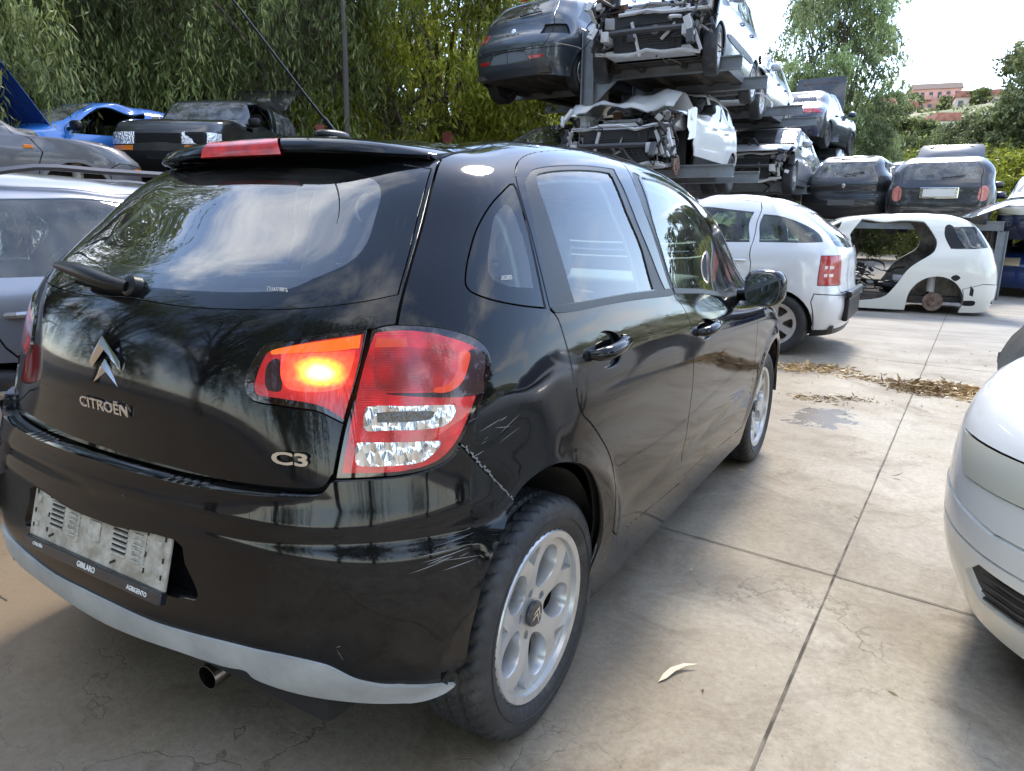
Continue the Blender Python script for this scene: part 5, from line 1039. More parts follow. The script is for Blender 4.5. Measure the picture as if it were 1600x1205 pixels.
def raised_lid(root, name, hinge, L_, w0, w1, ang, m1, m2, crown=.06, face=1):
    """open bonnet or tailgate: curved sheet hinged at `hinge`, leaning by ang"""
    b = MB(); n, k = 9, 9; vs = []
    for th_ in (0, -.025):
        for i in range(n):
            t = i/(n-1); w = w0+(w1-w0)*t
            for j in range(k): x = -1+2*j/(k-1); vs.append((x*w*(1-.06*(t > .95)), face*t*L_, crown*(1-x*x)*math.sin(math.pi*min(1, t*.9+.1))-.03*t*t+th_*(1 if (abs(x) < .9 and .05 < t < .93) else .2)))
    f1 = [(i*k+j, i*k+j+1, (i+1)*k+j+1, (i+1)*k+j) for i in range(n-1) for j in range(k-1)]; N = n*k
    b.add(vs, f1, True); b.cur = 1; b.add(vs[N:], f1, True)
    rim = [i*k for i in range(n)]+[(n-1)*k+j for j in range(1, k)]+[i*k+k-1 for i in range(n-2, -1, -1)]+[j for j in range(k-2, 0, -1)]
    b.cur = 0; vv = [vs[i] for i in rim]+[vs[i+N] for i in rim]; q = len(rim); b.add(vv, [(i, (i+1) % q, q+(i+1) % q, q+i) for i in range(q)])
    b.cur = 1
    for x in (-.6, -.2, .2, .6): b.tube([(x*w0, face*.12*L_, -.02+crown*.5), (x*w1, face*.88*L_, -.03+crown*.3)], .014, 5)
    b.tube([(-w1*.7, face*.85*L_, 0), (w1*.7, face*.85*L_, 0)], .014, 5)
    o = b.build(name, [m1, m2], root); o.location = hinge; o.rotation_euler = (ang, 0, 0); return o
def hatch(**k):
    d = dict(W=1.72, H=1.48, wb=2.5, ro=.72, fo=.82, belt=.94, rwb=(-.58, 1.02), rwt=(-.22, 1.36), wst=(1.42, 1.36), wsb=(2.12, 1.02), zh=.74, doors=[(.38, 1.12), (1.12, 2.08)],
             win=[[(.28, .97, 1), (1.04, .97, 1), (.94, 1.36, 1), (.46, 1.35, 1)], [(1.14, .97, 1), (1.86, .96, 1), (1.36, 1.33), (1.02, 1.36, 1)], [(-.18, 1.02, 1), (.20, .98, 1), (.36, 1.32, 1), (.10, 1.30, 1)]],
             rw=(.58, .50, 1.02, 1.35), ws=(.66, .52, 1.04, 1.37), tl=[(.50, .66, .92, -.36)], hl=[(.42, .60, .72, 2.86)])
    d.update(k); return d
def build_cars():
    white = paint('white_paint', (.72, .72, .70), dirt=.10, rough=.4); silver = paint('silver_paint', (.42, .43, .45), dirt=.12, rough=.35, metal=.55); silver2 = paint('silver_blue_paint', (.30, .33, .38), dirt=.12, rough=.35, metal=.5)
    dgrey = paint('dark_grey_paint', (.055, .065, .078), dirt=.10, rough=.35, metal=.4); black = paint('dusty_black_paint', (.010, .011, .014), dirt=.16); navy = paint('navy_paint', (.008, .014, .045), dirt=.12)
    azure = paint('azure_paint', (.012, .15, .52), dirt=.12, rough=.5); grey = paint('old_grey_paint', (.10, .10, .112), dirt=.25, rough=.5, metal=.2); olive = paint('champagne_paint', (.22, .23, .20), dirt=.2, metal=.3); cream = paint('cream_white_paint', (.70, .69, .62), dirt=.12)
    dblue = paint('deep_blue_paint', (.006, .03, .13), dirt=.12); silverA = paint('silver_near_paint', (.68, .69, .71), dirt=.05, rough=.35, metal=.2); lil = paint('lilac_silver_paint', (.25, .255, .28), dirt=.06, rough=.3, metal=.6)
    satin = mat('satin_black'); hold = mat('pale_plate', (.55, .55, .52), rough=.6); steel = mat('steel_wheel', (.035, .035, .037), rough=.6, col2=(.10, .07, .05), vscale=10); chrome = mat('chrome')
    # silver compact beside the hatchback's nose
    c = dict(W=1.67, H=1.56, wb=2.405, ro=.62, fo=.80, belt=1.04, rwb=(-.52, 1.10), rwt=(-.12, 1.40), wst=(1.50, 1.42), wsb=(2.25, 1.08), zh=.80, doors=[(.27, 1.10), (1.10, 2.05)], dslant=0, step=.05, paint=silverA,
             win=[[(-.36, 1.105, 1), (.22, 1.09, 1), (.22, 1.36, 1), (.02, 1.335), (-.26, 1.22)], [(.31, 1.088, 1), (1.02, 1.075, 1), (1.02, 1.43, 1), (.31, 1.38, 1)], [(1.12, 1.07, 1), (1.95, 1.05, 1), (1.60, 1.36), (1.12, 1.43, 1)]],
             rw=(.60, .5, 1.05, 1.38), ws=(.62, .50, 1.10, 1.42), tl=[(.57, .70, .98, -.36)], hl=[(.42, .62, .76, 2.86)], skirt=.27, wheel='six', hmat=silverA, gtint=(.45, .56, .52), cr=.40, arch=.35, gname='car_glass_clear', gdirt=.10, plate=None, dz0=.29, lip=False, mirror=True)
    r, S = gcar('compact_car', 'silver compact car parked across the yard, its tail beside the black mirror', c, (.20, 6.72, 0), math.pi/2)
    tr = MB()
    for dz in (0, -.075):
        q = S.side([(-.40, .885+dz), (-.47, .885+dz), (-.47, .855+dz), (-.40, .855+dz)]); 
        for sx in (1, -1):
            p = [S.pos([a], [b_])[0]+S.nor([a], [b_])[0]*.010 for a, b_ in q]; tr.add([(sx*v[0], v[1], v[2]) for v in p], [(0, 1, 2, 3)])
    tr.build('lamp_strips', mat('clear_strip', (.75, .68, .66), rough=.2, coat=1), r)
    hk = MB(); hk.box((0, -.60, .46), (1.0, .06, .24), bev=.03); hk.box((0, -.62, .61), (1.1, .06, .07), bev=.03); hk.build('bumper_core', satin, r)
    # stripped white body shell
    c = dict(W=1.72, H=1.50, wb=2.45, ro=.86, fo=.75, gc=.10, belt=.92, cabin=False, rwb=(-.74, 1.0), rwt=(-.46, 1.36), wst=(1.40, 1.40), wsb=(2.1, 1.0), zh=.80, doors=[], step=.05, paint=cream,
             win=[[(-.60, 1.03, 1), (-.16, 1.0, 1), (-.02, 1.31, 1), (-.42, 1.32, 1)]],
             rw=(.60, .50, 1.0, 1.36), ws=(.62, .5, 1.04, 1.38), noglass=('rear_window', 'windscreen'), tl=[], hl=[], zbm=.50, wheel='steel', wmat=steel, nowheel=(0, 1, 2, 3), wz=.25, arch=.36, mirror=False, gtint=(.25, .28, .27), dz0=.20, linerm=mat('bare_arch', (.30, .28, .24), rough=.8, col2=(.10, .09, .08), vscale=5), innerm=mat('shell_inner', (.28, .275, .25), rough=.8, col2=(.07, .065, .06), vscale=3),
             side_regs=[('cut', [(.06, 1.04), (.10, 1.18), (.22, 1.35), (.35, 1.39), (1.0, 1.40), (1.10, 1.36), (1.15, .95), (1.15, .25), (1.08, .20), (.70, .26), (.55, .42), (.42, .66), (.20, .86)]), ('cut', [(1.32, 1.38), (1.34, .9), (1.34, .25), (1.4, .20), (2.05, .24), (2.1, .5), (2.1, .92), (1.6, 1.34)]), ('dark_patch', [(-.28, .60), (-.22, .64), (-.16, .60), (-.22, .55)]), ('dark_patch', [(-.47, .44), (-.47, .44), (-.42, .50), (-.42, .50), (-.42, .36), (-.42, .36), (-.47, .34), (-.47, .34)]), ('dark_patch', [(-.50, .28), (-.34, .27), (-.34, .21), (-.50, .21)]), ('dark_patch', [(-.30, 1.02), (-.30, 1.02), (-.12, 1.0), (-.12, 1.0), (-.02, 1.30), (-.12, 1.32)])])
    r, S = gcar('body_shell', 'stripped white car shell without doors or wheels, its side facing the camera', c, (1.38, 11.45, -.05), R_(100), cat='car shell')
    rb = random.Random(8); b = MB(); M = [mat(n, col, rough=ro_, metal=me_) for n, col, ro_, me_ in CLUT]
    for k in range(46):
        b.cur = rb.choice([0, 0, 0, 5, 5, 1]); s_ = rb.uniform(.06, .28); y_ = rb.uniform(.35, 1.9); b.box((rb.uniform(-.6, .6), y_, rb.uniform(.30, .55+.25*min(1, y_/1.2))), (s_, s_*rb.uniform(.2, 1.4), s_*rb.uniform(.12, .8)), bev=.012, rot=Matrix.Rotation(rb.uniform(-1.5, 1.5), 3, 'Z') @ Matrix.Rotation(rb.uniform(-.9, .9), 3, 'X'))
    for k in range(14):
        p = Vector((rb.uniform(-.6, .7), rb.uniform(.3, 1.8), rb.uniform(.4, .95))); pts = [tuple(p)]
        for _ in range(4): p = p+Vector((rb.uniform(-.2, .2), rb.uniform(-.25, .25), rb.uniform(-.12, .08))); pts.append(tuple(p))
        b.tube(smooth(pts, False, 3), rb.choice([.008, .014, .03]), 6)
    b.build('stripped_interior', M, r)
    b = MB()
    for k in range(16): b.cur = rb.choice([0, 1, 4, 5]); b.box((rb.uniform(.35, .82), -.84+rb.uniform(-.05, .08), rb.uniform(.35, .98)), (rb.uniform(.04, .16), .05, rb.uniform(.06, .24)), bev=.006, rot=Matrix.Rotation(rb.uniform(-.5, .5), 3, 'Y'))
    b.build('lamp_recess', M, r)
    sp_ = paint('dark_lid', (.03, .035, .045), dirt=.2); raised_lid(r, 'tailgate', (0, -.36, 1.44), .85, .56, .60, R_(-24), sp_, satin, .05, -1)
    # far row on the deck: black hatchback, blue car, hatch with raised bonnet
    grp = None
    c = hatch(cabin=False, gname='dusty_deck_glass', gdirt=.30, paint=black, cr=.26, rwb=(-.64, .99), rwt=(-.36, 1.33), rw=(.58, .48, 1.0, 1.31), tum=.90, hlight3=True, badge=.83, plate=(-.735, .50, .52, .11, mat('grey_holder', (.12, .12, .12), rough=.6)), tl=[(.62, .72, 1.02, -.44)], tlm=satin, wiper=(-.02, 1.04, .34, 1.10), wheel='five')  # pale film in this glass stands in for reflected sky
    gcar('hatchback', 'dusty black hatchback on the deck seen from behind, tail lamps removed', c, (-.32, 15.6, 1.20), R_(-5))
    c = hatch(paint=dblue, H=1.45, noglass=(), wheel='five')
    gcar('blue_hatchback', 'deep blue car behind the black hatchback on the deck, roof showing', c, (.75, 17.6, 1.25), R_(-12), cat='car')
    c = dict(W=1.68, H=1.41, wb=2.47, ro=.60, fo=.75, belt=.90, rwb=(-.52, .98), rwt=(-.30, 1.28), wst=(1.45, 1.32), wsb=(1.95, .98), zh=.76, bs=.02, doors=[(.45, 1.75)], paint=black, cabin=False, gname='dusty_deck_glass', gdirt=.30, cr=.22, tum=1.08,  # same painted sky sheen in the glass here
             win=[[(-.10, .95, 1), (.52, .94, 1), (.52, 1.30, 1), (.02, 1.29, 1)], [(.58, .94, 1), (1.55, .93, 1), (1.30, 1.29, 1), (.60, 1.30, 1)]], rw=(.60, .54, .97, 1.27), ws=(.6, .5, 1.0, 1.3), tl=[], hl=[(.45, .6, .76, 2.9)], plate=(-.625, .735, .50, .13, mat('white_plate', (.70, .70, .66), rough=.5)), wiper=(.0, .99, .36, 1.03), zbm=.50,
             rear_regs=[('tail_lamp', [(.60, .62), (.72, .62), (.735, .80), (.67, .86), (.60, .80)], 1)], tlm=lamp_mat('pink_lamp', (.55, .18, .14)), wheel='seven')
    r, S = gcar('small_hatchback', 'black small hatchback on the deck with pale number plate and raised bonnet', c, (1.36, 14.25, 1.10), R_(-2))
    raised_lid(r, 'bonnet', (0, 1.5, 1.30), .62, .62, .55, R_(52), paint('bonnet_grey', (.06, .065, .08), dirt=.3), satin, .10)
    pf = MB(); pf.box((0, -.617, .735), (.60, .02, .19), bev=.009); pf.build('plate_surround', chrome, r)
    # rack: lower tier
    glist = 'cars stacked on the rack'
    c = dict(W=1.77, H=1.52, wb=2.52, ro=.62, fo=.85, belt=1.0, rwb=(-.52, 1.08), rwt=(-.25, 1.36), wst=(1.30, 1.38), wsb=(1.95, 1.05), zh=.84, gc=.22, doors=[(.40, 1.12), (1.12, 2.02)], paint=white, skirt=.42, lip=False, cutf=(2.30, True), seed=5, nowheel=(2, 3), wheel='five', wmat=steel,
             win=[[(.28, 1.04, 1), (1.03, 1.03, 1), (1.0, 1.37, 1), (.46, 1.36, 1)], [(1.13, 1.03, 1), (1.84, 1.02, 1), (1.40, 1.33), (1.10, 1.37, 1)], [(-.30, 1.10, 1), (.20, 1.04, 1), (.36, 1.34, 1), (-.02, 1.33, 1)]], rw=(.6, .5, 1.08, 1.36), ws=(.66, .52, 1.07, 1.38), hl=[], mirm=satin, my=1.82)
    r, S = gcar('suv', 'white crashed SUV with crumpled bonnet and torn-off front on the rack', c, (-2.52, 11.0, 1.75), R_(181), glist, 'SUV')
    b = MB(); n = 15; vs = []
    rr_ = random.Random(2)
    for i in range(n):
        for j in range(n):
            u, v = i/(n-1), j/(n-1)*2-1; vs.append((v*.78+.05*u, 1.98+u*.95-.10*v*v, 1.08+.20*math.sin(u*2.3)*(1-.3*v)-.20*u*u+.055*math.sin(7*u+3*v)+.03*math.sin(11*v+5*u)+(.03*rr_.uniform(-1, 1) if u > .9 else 0)-.06*abs(v)))
    b.add(vs+[(p[0], p[1], p[2]-.012) for p in vs], [(i*n+j, i*n+j+1, (i+1)*n+j+1, (i+1)*n+j) for i in range(n-1) for j in range(n-1)]+[tuple(n*n+q for q in (i*n+j, (i+1)*n+j, (i+1)*n+j+1, i*n+j+1)) for i in range(n-1) for j in range(n-1)], True); b.build('crumpled_bonnet', white, r)
    b = MB(); vs = []
    for i in range(8):
        for j in range(6): u, v = i/7, j/5; vs.append((-.86-.03*math.sin(9*u), 2.22+.42*u, 1.0-.42*v*(1-.35*u)+.05*math.sin(6*u+v)))
    b.add(vs, [(i*6+j, i*6+j+1, (i+1)*6+j+1, (i+1)*6+j) for i in range(7) for j in range(5)], True); b.build('torn_wing', white, r)
    c = dict(W=1.76, H=1.42, wb=2.6, ro=1.0, fo=.85, belt=.90, rwb=(-.50, .98), rwt=(.05, 1.30), wst=(1.35, 1.34), wsb=(2.05, .96), zh=.76, zrb=.94, dk=.40, doors=[(.42, 1.18), (1.18, 2.12)], paint=silver, cutf=(2.85, False), seed=11, rw=(.58, .48, .98, 1.30), ws=(.64, .5, .99, 1.34), hl=[], tl=[(.5, .68, .85, -.6)], wheel='seven',
             win=[[(.20, .94, 1), (1.08, .93, 1), (1.02, 1.28, 1), (.46, 1.27, 1)], [(1.20, .93, 1), (1.90, .92, 1), (1.45, 1.27), (1.10, 1.29, 1)]])
    gcar('sedan', 'silver sedan missing its headlights on the lower tier behind the white SUV', c, (-1.95, 15.9, 1.80), R_(181), glist)
    c = hatch(paint=olive, cutf=(2.8, False), seed=21, hl=[], ws=(.66, .52, 1.04, 1.37), wheel='steel', wmat=steel, nowheel=(3,), hatchline=True)
    gcar('hatchback', 'champagne hatchback with open headlight holes at the far end of the lower tier', c, (-1.75, 20.8, 1.80), R_(181), glist)
    c = hatch(paint=black, H=1.45, W=1.78, ws=(.68, .52, 1.04, 1.34), gtint=(.35, .40, .33), gdirt=.3, gname='dusty_screen', wheel='steel', wmat=steel)
    gcar('saloon', 'black car with dusty windscreen on the lower tier left of the rack post', c, (-4.35, 11.6, 1.50), R_(176), glist)
    # upper tier
    c = hatch(lampR=satin, paint=dgrey, W=1.77, H=1.47, wb=2.58, ro=.80, belt=.93, tl=[(.52, .76, .90, -.42)], hlight3=True, badge=.86, cr=.50, rwb=(-.62, 1.02), rwt=(-.30, 1.33), wheel='seven', wiper=(.08, 1.06, .42, 1.10), zbm=.56, lip=True, lipm=dgrey, gtint=(.30, .36, .36), gname='dark_car_glass',
              rear_regs=[('rear_reflector', [(.34, .42), (.60, .44), (.60, .48), (.34, .47)]), ('plate_panel', [(.01, .56), (.30, .55), (.40, .42), (.01, .40)])], extra_c=[('rear_reflector', 'bumper_reflector', lamp_mat('tail_red', (.40, .008, .01)), .008), ('plate_panel', 'plate_panel', mat('bare_grey', (.14, .16, .18), rough=.6), -.01)])
    r, S = gcar('hatchback', 'dark grey hatchback on the upper tier seen from behind, right tail lamp missing', c, (-4.20, 9.0, 3.10), R_(-9), glist)
    q = S.rear([(.001, .80)])[0]; t_ = MB(); p = S.pos([q[0]], [q[1]])[0]; fit_text(t_, 'LEON', .30, .035, frame(p+np.array([0, -.006, 0]), (1, 0, 0), (0, 0, 1)), .003, .02); t_.build('model_lettering', chrome, r)
    if 0: b = MB(); ql = [(a, b_) for a, b_ in smooth(S.rear([(.48, .74), (.62, .76)])+S.side([(-.42, .78), (-.44, .90)])+S.rear([(.60, .92), (.50, .84)]), True, 3)]; p = S.pos([u[0] for u in ql], [u[1] for u in ql])+S.nor([u[0] for u in ql], [u[1] for u in ql])*.014; b.add([tuple(v) for v in p], [tuple(range(len(ql)))]); b.build('empty_lamp_socket', satin, r)
    c = dict(W=1.71, H=1.60, wb=2.48, ro=.62, fo=.76, belt=1.0, rwb=(-.52, 1.08), rwt=(-.20, 1.42), wst=(1.48, 1.44), wsb=(2.15, 1.08), zh=.84, doors=[(.38, 1.12), (1.12, 2.06)], paint=silver2, cutf=(2.74, True), seed=31, hl=[], ws=(.66, .52, 1.10, 1.44), rw=(.6, .5, 1.08, 1.42), wheel='seven', steer=.12,
             win=[[(.28, 1.03, 1), (1.03, 1.02, 1), (1.0, 1.43, 1), (.46, 1.42, 1)], [(1.13, 1.02, 1), (1.95, 1.0, 1), (1.52, 1.38), (1.10, 1.43, 1)], [(-.30, 1.08, 1), (.20, 1.03, 1), (.36, 1.38, 1), (-.02, 1.36, 1)]],
             side_regs=[('dark_skirt', [(.45, .50), (2.0, .50), (2.0, .58), (.45, .58)])], lipm=satin)
    gcar('minivan', 'silver-blue small minivan with stripped nose on the upper tier', c, (-2.22, 10.85, 3.13), R_(183), glist)
    c = dict(W=1.74, H=1.45, wb=2.6, ro=.95, fo=.82, belt=.92, rwb=(-.45, 1.0), rwt=(.0, 1.33), wst=(1.38, 1.36), wsb=(2.08, .98), zh=.78, zrb=.95, dk=.35, doors=[(.42, 1.18), (1.18, 2.12)], paint=silver, cutf=(2.45, True), seed=41, rw=(.58, .48, .98, 1.32), ws=(.64, .5, 1.01, 1.36), hl=[], wheel='seven', nowheel=(2,), noglass=('windscreen',),
             win=[[(.20, .96, 1), (1.08, .95, 1), (1.02, 1.31, 1), (.46, 1.30, 1)], [(1.20, .95, 1), (1.90, .94, 1), (1.45, 1.30), (1.10, 1.32, 1)]])
    gcar('sedan', 'silver sedan with gutted engine bay on the upper tier behind the minivan', c, (-2.55, 15.4, 3.13), R_(181), glist)
    c = dict(W=1.76, H=1.42, wb=2.62, ro=1.0, fo=.85, belt=.92, rwb=(-.45, 1.0), rwt=(.05, 1.31), wst=(1.40, 1.34), wsb=(2.1, .96), zh=.76, zrb=.95, dk=.40, doors=[(.42, 1.18), (1.18, 2.12)], paint=navy, rw=(.58, .48, 1.0, 1.31), ws=(.64, .5, .99, 1.34), tl=[(.46, .72, .88, -.72)], wheel='steel', wmat=steel,
             win=[[(.20, .96, 1), (1.08, .95, 1), (1.02, 1.29, 1), (.46, 1.28, 1)], [(1.20, .95, 1), (1.90, .94, 1), (1.45, 1.28), (1.10, 1.30, 1)]])
    r, S = gcar('sedan', 'dark navy sedan with red tail lamps and open bonnet at the upper tier end', c, (-2.05, 18.0, 3.05), R_(-5), glist)
    raised_lid(r, 'bonnet', (0, 2.1, .96), 1.1, .68, .62, R_(78), black, mat('rusty_sheet', (.05, .045, .04), rough=.8, col2=(.16, .09, .06), vscale=4), .08)
    c = hatch(paint=paint('teal_blue', (.02, .06, .10), dirt=.2), cutf=(2.8, False), seed=51, hl=[], wheel='steel', wmat=steel)
    gcar('hatchback', 'dark teal hatchback half hidden behind the rack posts on the lower tier', c, (-4.4, 16.9, 1.75), R_(180), glist)
    # left: cars on the low rack behind
    gl = 'cars on the low rack to the left'
    c = dict(W=1.51, H=1.44, wb=2.16, ro=.62, fo=.62, belt=.92, rwb=(-.55, .98), rwt=(-.36, 1.32), wst=(1.22, 1.33), wsb=(1.62, .95), zh=.80, cr=.22, cf=.20, tum=1.08, bs=.01, doors=[(.60, 1.62)], paint=black, dtop=1.34, apil=.28, gtint=(.42, .5, .48),
             win=[[(.66, .95, 1), (1.50, .94, 1), (1.24, 1.29, 1), (.62, 1.30, 1)], [(-.40, .96, 1), (.52, .95, 1), (.48, 1.30, 1), (-.26, 1.28, 1)]], openwin=(0,), rw=(.55, .5, .98, 1.3), ws=(.62, .56, .97, 1.31), hl=[(.33, .56, .72, 2.50)], ind=[(.36, .48, .55, 2.50)], wheel='steel', wmat=steel, zbm=.45, fz=.47, bpaint=satin, boff=.05, mirror=True, mirm=satin, my=1.52, gname='old_glass', gdirt=.26)  # sky reflection painted as a pale film on the glass
    r, S = gcar('boxy_hatchback', 'boxy old black hatchback with smashed headlight and raised tailgate', c, (-8.85, 7.2, 1.62), R_(206), gl)
    raised_lid(r, 'tailgate', (0, -.30, 1.41), .85, .55, .58, R_(-34), black, satin, .05, -1)
    g_ = MB(); g_.box((0, 2.765, .64), (.62, .03, .13), bev=.01); g_.box((-.50, 2.70, .64), (.30, .12, .17), bev=.03); g_.box((0, 2.82, .40), (.30, .01, .07)); g_.build('broken_grille', satin, r)
    c = hatch(paint=azure, W=1.64, H=1.42, wb=2.44, doors=[(.55, 1.95)], openwin=(0,), tum=1.02, win=[[(.62, .94, 1), (1.84, .92, 1), (1.36, 1.31, 1), (.62, 1.33, 1)], [(-.16, .98, 1), (.52, .95, 1), (.52, 1.32, 1), (.10, 1.28, 1)]], wheel='steel', wmat=steel, mirm=satin, gtint=(.4, .46, .42), gname='old_glass', gdirt=.26)  # glass film again painted pale in place of a sky reflection
    r, S = gcar('blue_hatchback', 'bright azure hatchback with its bonnet raised and side window gone', c, (-9.45, 5.9, 1.38), R_(183), gl, 'hatchback')
    raised_lid(r, 'bonnet', (0, 2.05, 1.0), 1.0, .68, .60, R_(58), paint('bonnet_blue', (.008, .06, .30), dirt=.15), mat('bonnet_inner', (.006, .04, .20), rough=.6), .06)
    c = hatch(paint=grey, W=1.62, H=1.40, wb=2.42, ro=.70, fo=.72, belt=.90, wsb=(1.95, .97), zh=.72, cr=.3, cf=.35, hl=[], ind=[(.55, .52, .60, 3.0)], wheel='steel', wmat=steel, nowheel=(2, 3), mirror=False, lip=True, lipm=mat('grey_flare', (.16, .16, .17), rough=.6), arch=.33)
    r, S = gcar('grey_hatchback', 'weathered dark grey hatchback with orange side repeater and missing front wheel', c, (-8.1, 1.0, 1.16), R_(-22), gl, 'hatchback')
    for sx in (1, -1): b = MB(); q = S.side([(2.02, .76)])[0]; p = S.pos([q[0]], [q[1]])[0]; b.box((sx*(p[0]+.004), 2.02, .765), (.02, .085, .035), bev=.006); b.build('side_repeater', mat('orange_lens', (.75, .20, .01), rough=.2, coat=1), r)
    # silver estate on the left of the hatchback
    c = hatch(paint=lil, W=1.76, H=1.46, wb=2.6, ro=.95, rails=mat('rail_grey', (.10, .10, .11), rough=.4, metal=.5), belt=.97, rwb=(-.80, 1.04), rwt=(-.50, 1.34), doors=[(.0, .92), (.92, 1.95)], dslant=.06, side_regs=[('dark_patch', [(.865, .99), (.865, .99), (.975, .99), (.975, .99), (.975, 1.335), (.975, 1.335), (.865, 1.335), (.865, 1.335)])], step=.06, wheel='seven', gtint=(.62, .68, .70), gname='estate_glass', gdirt=.12,
              win=[[(.02, 1.0, 1), (.86, .99, 1), (.86, 1.335, 1), (.12, 1.33, 1)], [(.98, .99, 1), (1.90, .98, 1), (1.45, 1.32), (.98, 1.335, 1)], [(-.55, 1.04, 1), (-.06, 1.0, 1), (.04, 1.33, 1), (-.30, 1.31, 1)]])
    gcar('estate_car', 'silver estate car with roof rails parked to the left of the black hatchback', c, (-2.72, .05, 0), R_(-3))
    # right edge: cars stacked, white car in the foreground
    c = hatch(paint=navy, H=1.42, hl=[(.40, .62, .76, 2.84)], hlm=lamp_mat('yellowed_lens', (.45, .42, .30)), wheel='five', W=1.74, front_regs=[('front_bumper', [(.0, .40), (.5, .40), (.5, .54), (.0, .54)])])
    gcar('saloon', 'dark navy car on top of another at the right edge, cream headlight towards camera', c, (3.45, 17.4, .85), R_(174))
    c = hatch(paint=dblue, H=1.04, belt=.80, rwb=(-.58, .86), rwt=(-.22, .94), wst=(1.42, .93), wsb=(2.12, .88), zh=.70, win=[], rw=None, ws=None, doors=[], mirror=False, cabin=False, hl=[(.40, .60, .74, 2.84)], wheel='five', W=1.74, cutf=None, hlm=lamp_mat('amber_cream_lens', (.45, .36, .22)))
    gcar('blue_saloon', 'deep blue car at ground level beneath the navy one at right', c, (3.5, 17.7, -.02), R_(174), cat='car')
    c = hatch(paint=paint('plum_paint', (.10, .02, .06), dirt=.2), H=1.4, wheel='steel', wmat=steel)
    gcar('plum_hatchback', 'plum coloured car roof at the far right edge behind the navy one', c, (3.95, 21.2, 1.5), R_(-10), cat='car')
    c = dict(W=1.78, H=1.46, wb=2.6, ro=.9, fo=.92, belt=.92, rwb=(-.65, 1.0), rwt=(-.3, 1.33), wst=(1.38, 1.36), wsb=(2.08, .98), zh=.74, doors=[(.42, 1.18), (1.18, 2.12)], step=.04, paint=paint('clean_white', (.80, .80, .78), dirt=.03), rw=(.58, .48, 1.0, 1.3), ws=(.64, .5, 1.01, 1.36), cf=.75,
             win=[[(.20, .96, 1), (1.08, .95, 1), (1.02, 1.31, 1), (.46, 1.30, 1)], [(1.20, .95, 1), (1.90, .94, 1), (1.45, 1.30), (1.10, 1.32, 1)]], gc=.17, fz=.50, xstr=[[(.02, .425), (.3, .425), (.55, .43), (.68, .44)]], hl=[(.33, .60, .70, 3.24, 0, 3.34)], hlm=lamp_mat('cream_lens', (.62, .60, .50)), wheel='five', plate=None,
             front_regs=[('fog_vent', [(.34, .27), (.56, .28), (.61, .35), (.56, .40), (.34, .39)])], extra_c=[('fog_vent', 'fog_vent', satin, -.015)])
    r, S = gcar('white_car', 'white car nose at the right foreground with cream headlight and black bumper vent', c, (3.94, 3.40, 0), R_(150))
    for sx in (1, -1):
        b = MB()
        for z in (.292, .318, .344, .370):
            q = S.front([(.35, z), (.44, z), (.55, z)]); b.tube([tuple((S.pos([a], [b_])[0]+S.nor([a], [b_])[0]*-.004)*np.array([sx, 1, 1])) for a, b_ in q], .005, 5)
        b.build('vent_slats', mat('slat_grey', (.06, .06, .062), rough=.4), r)
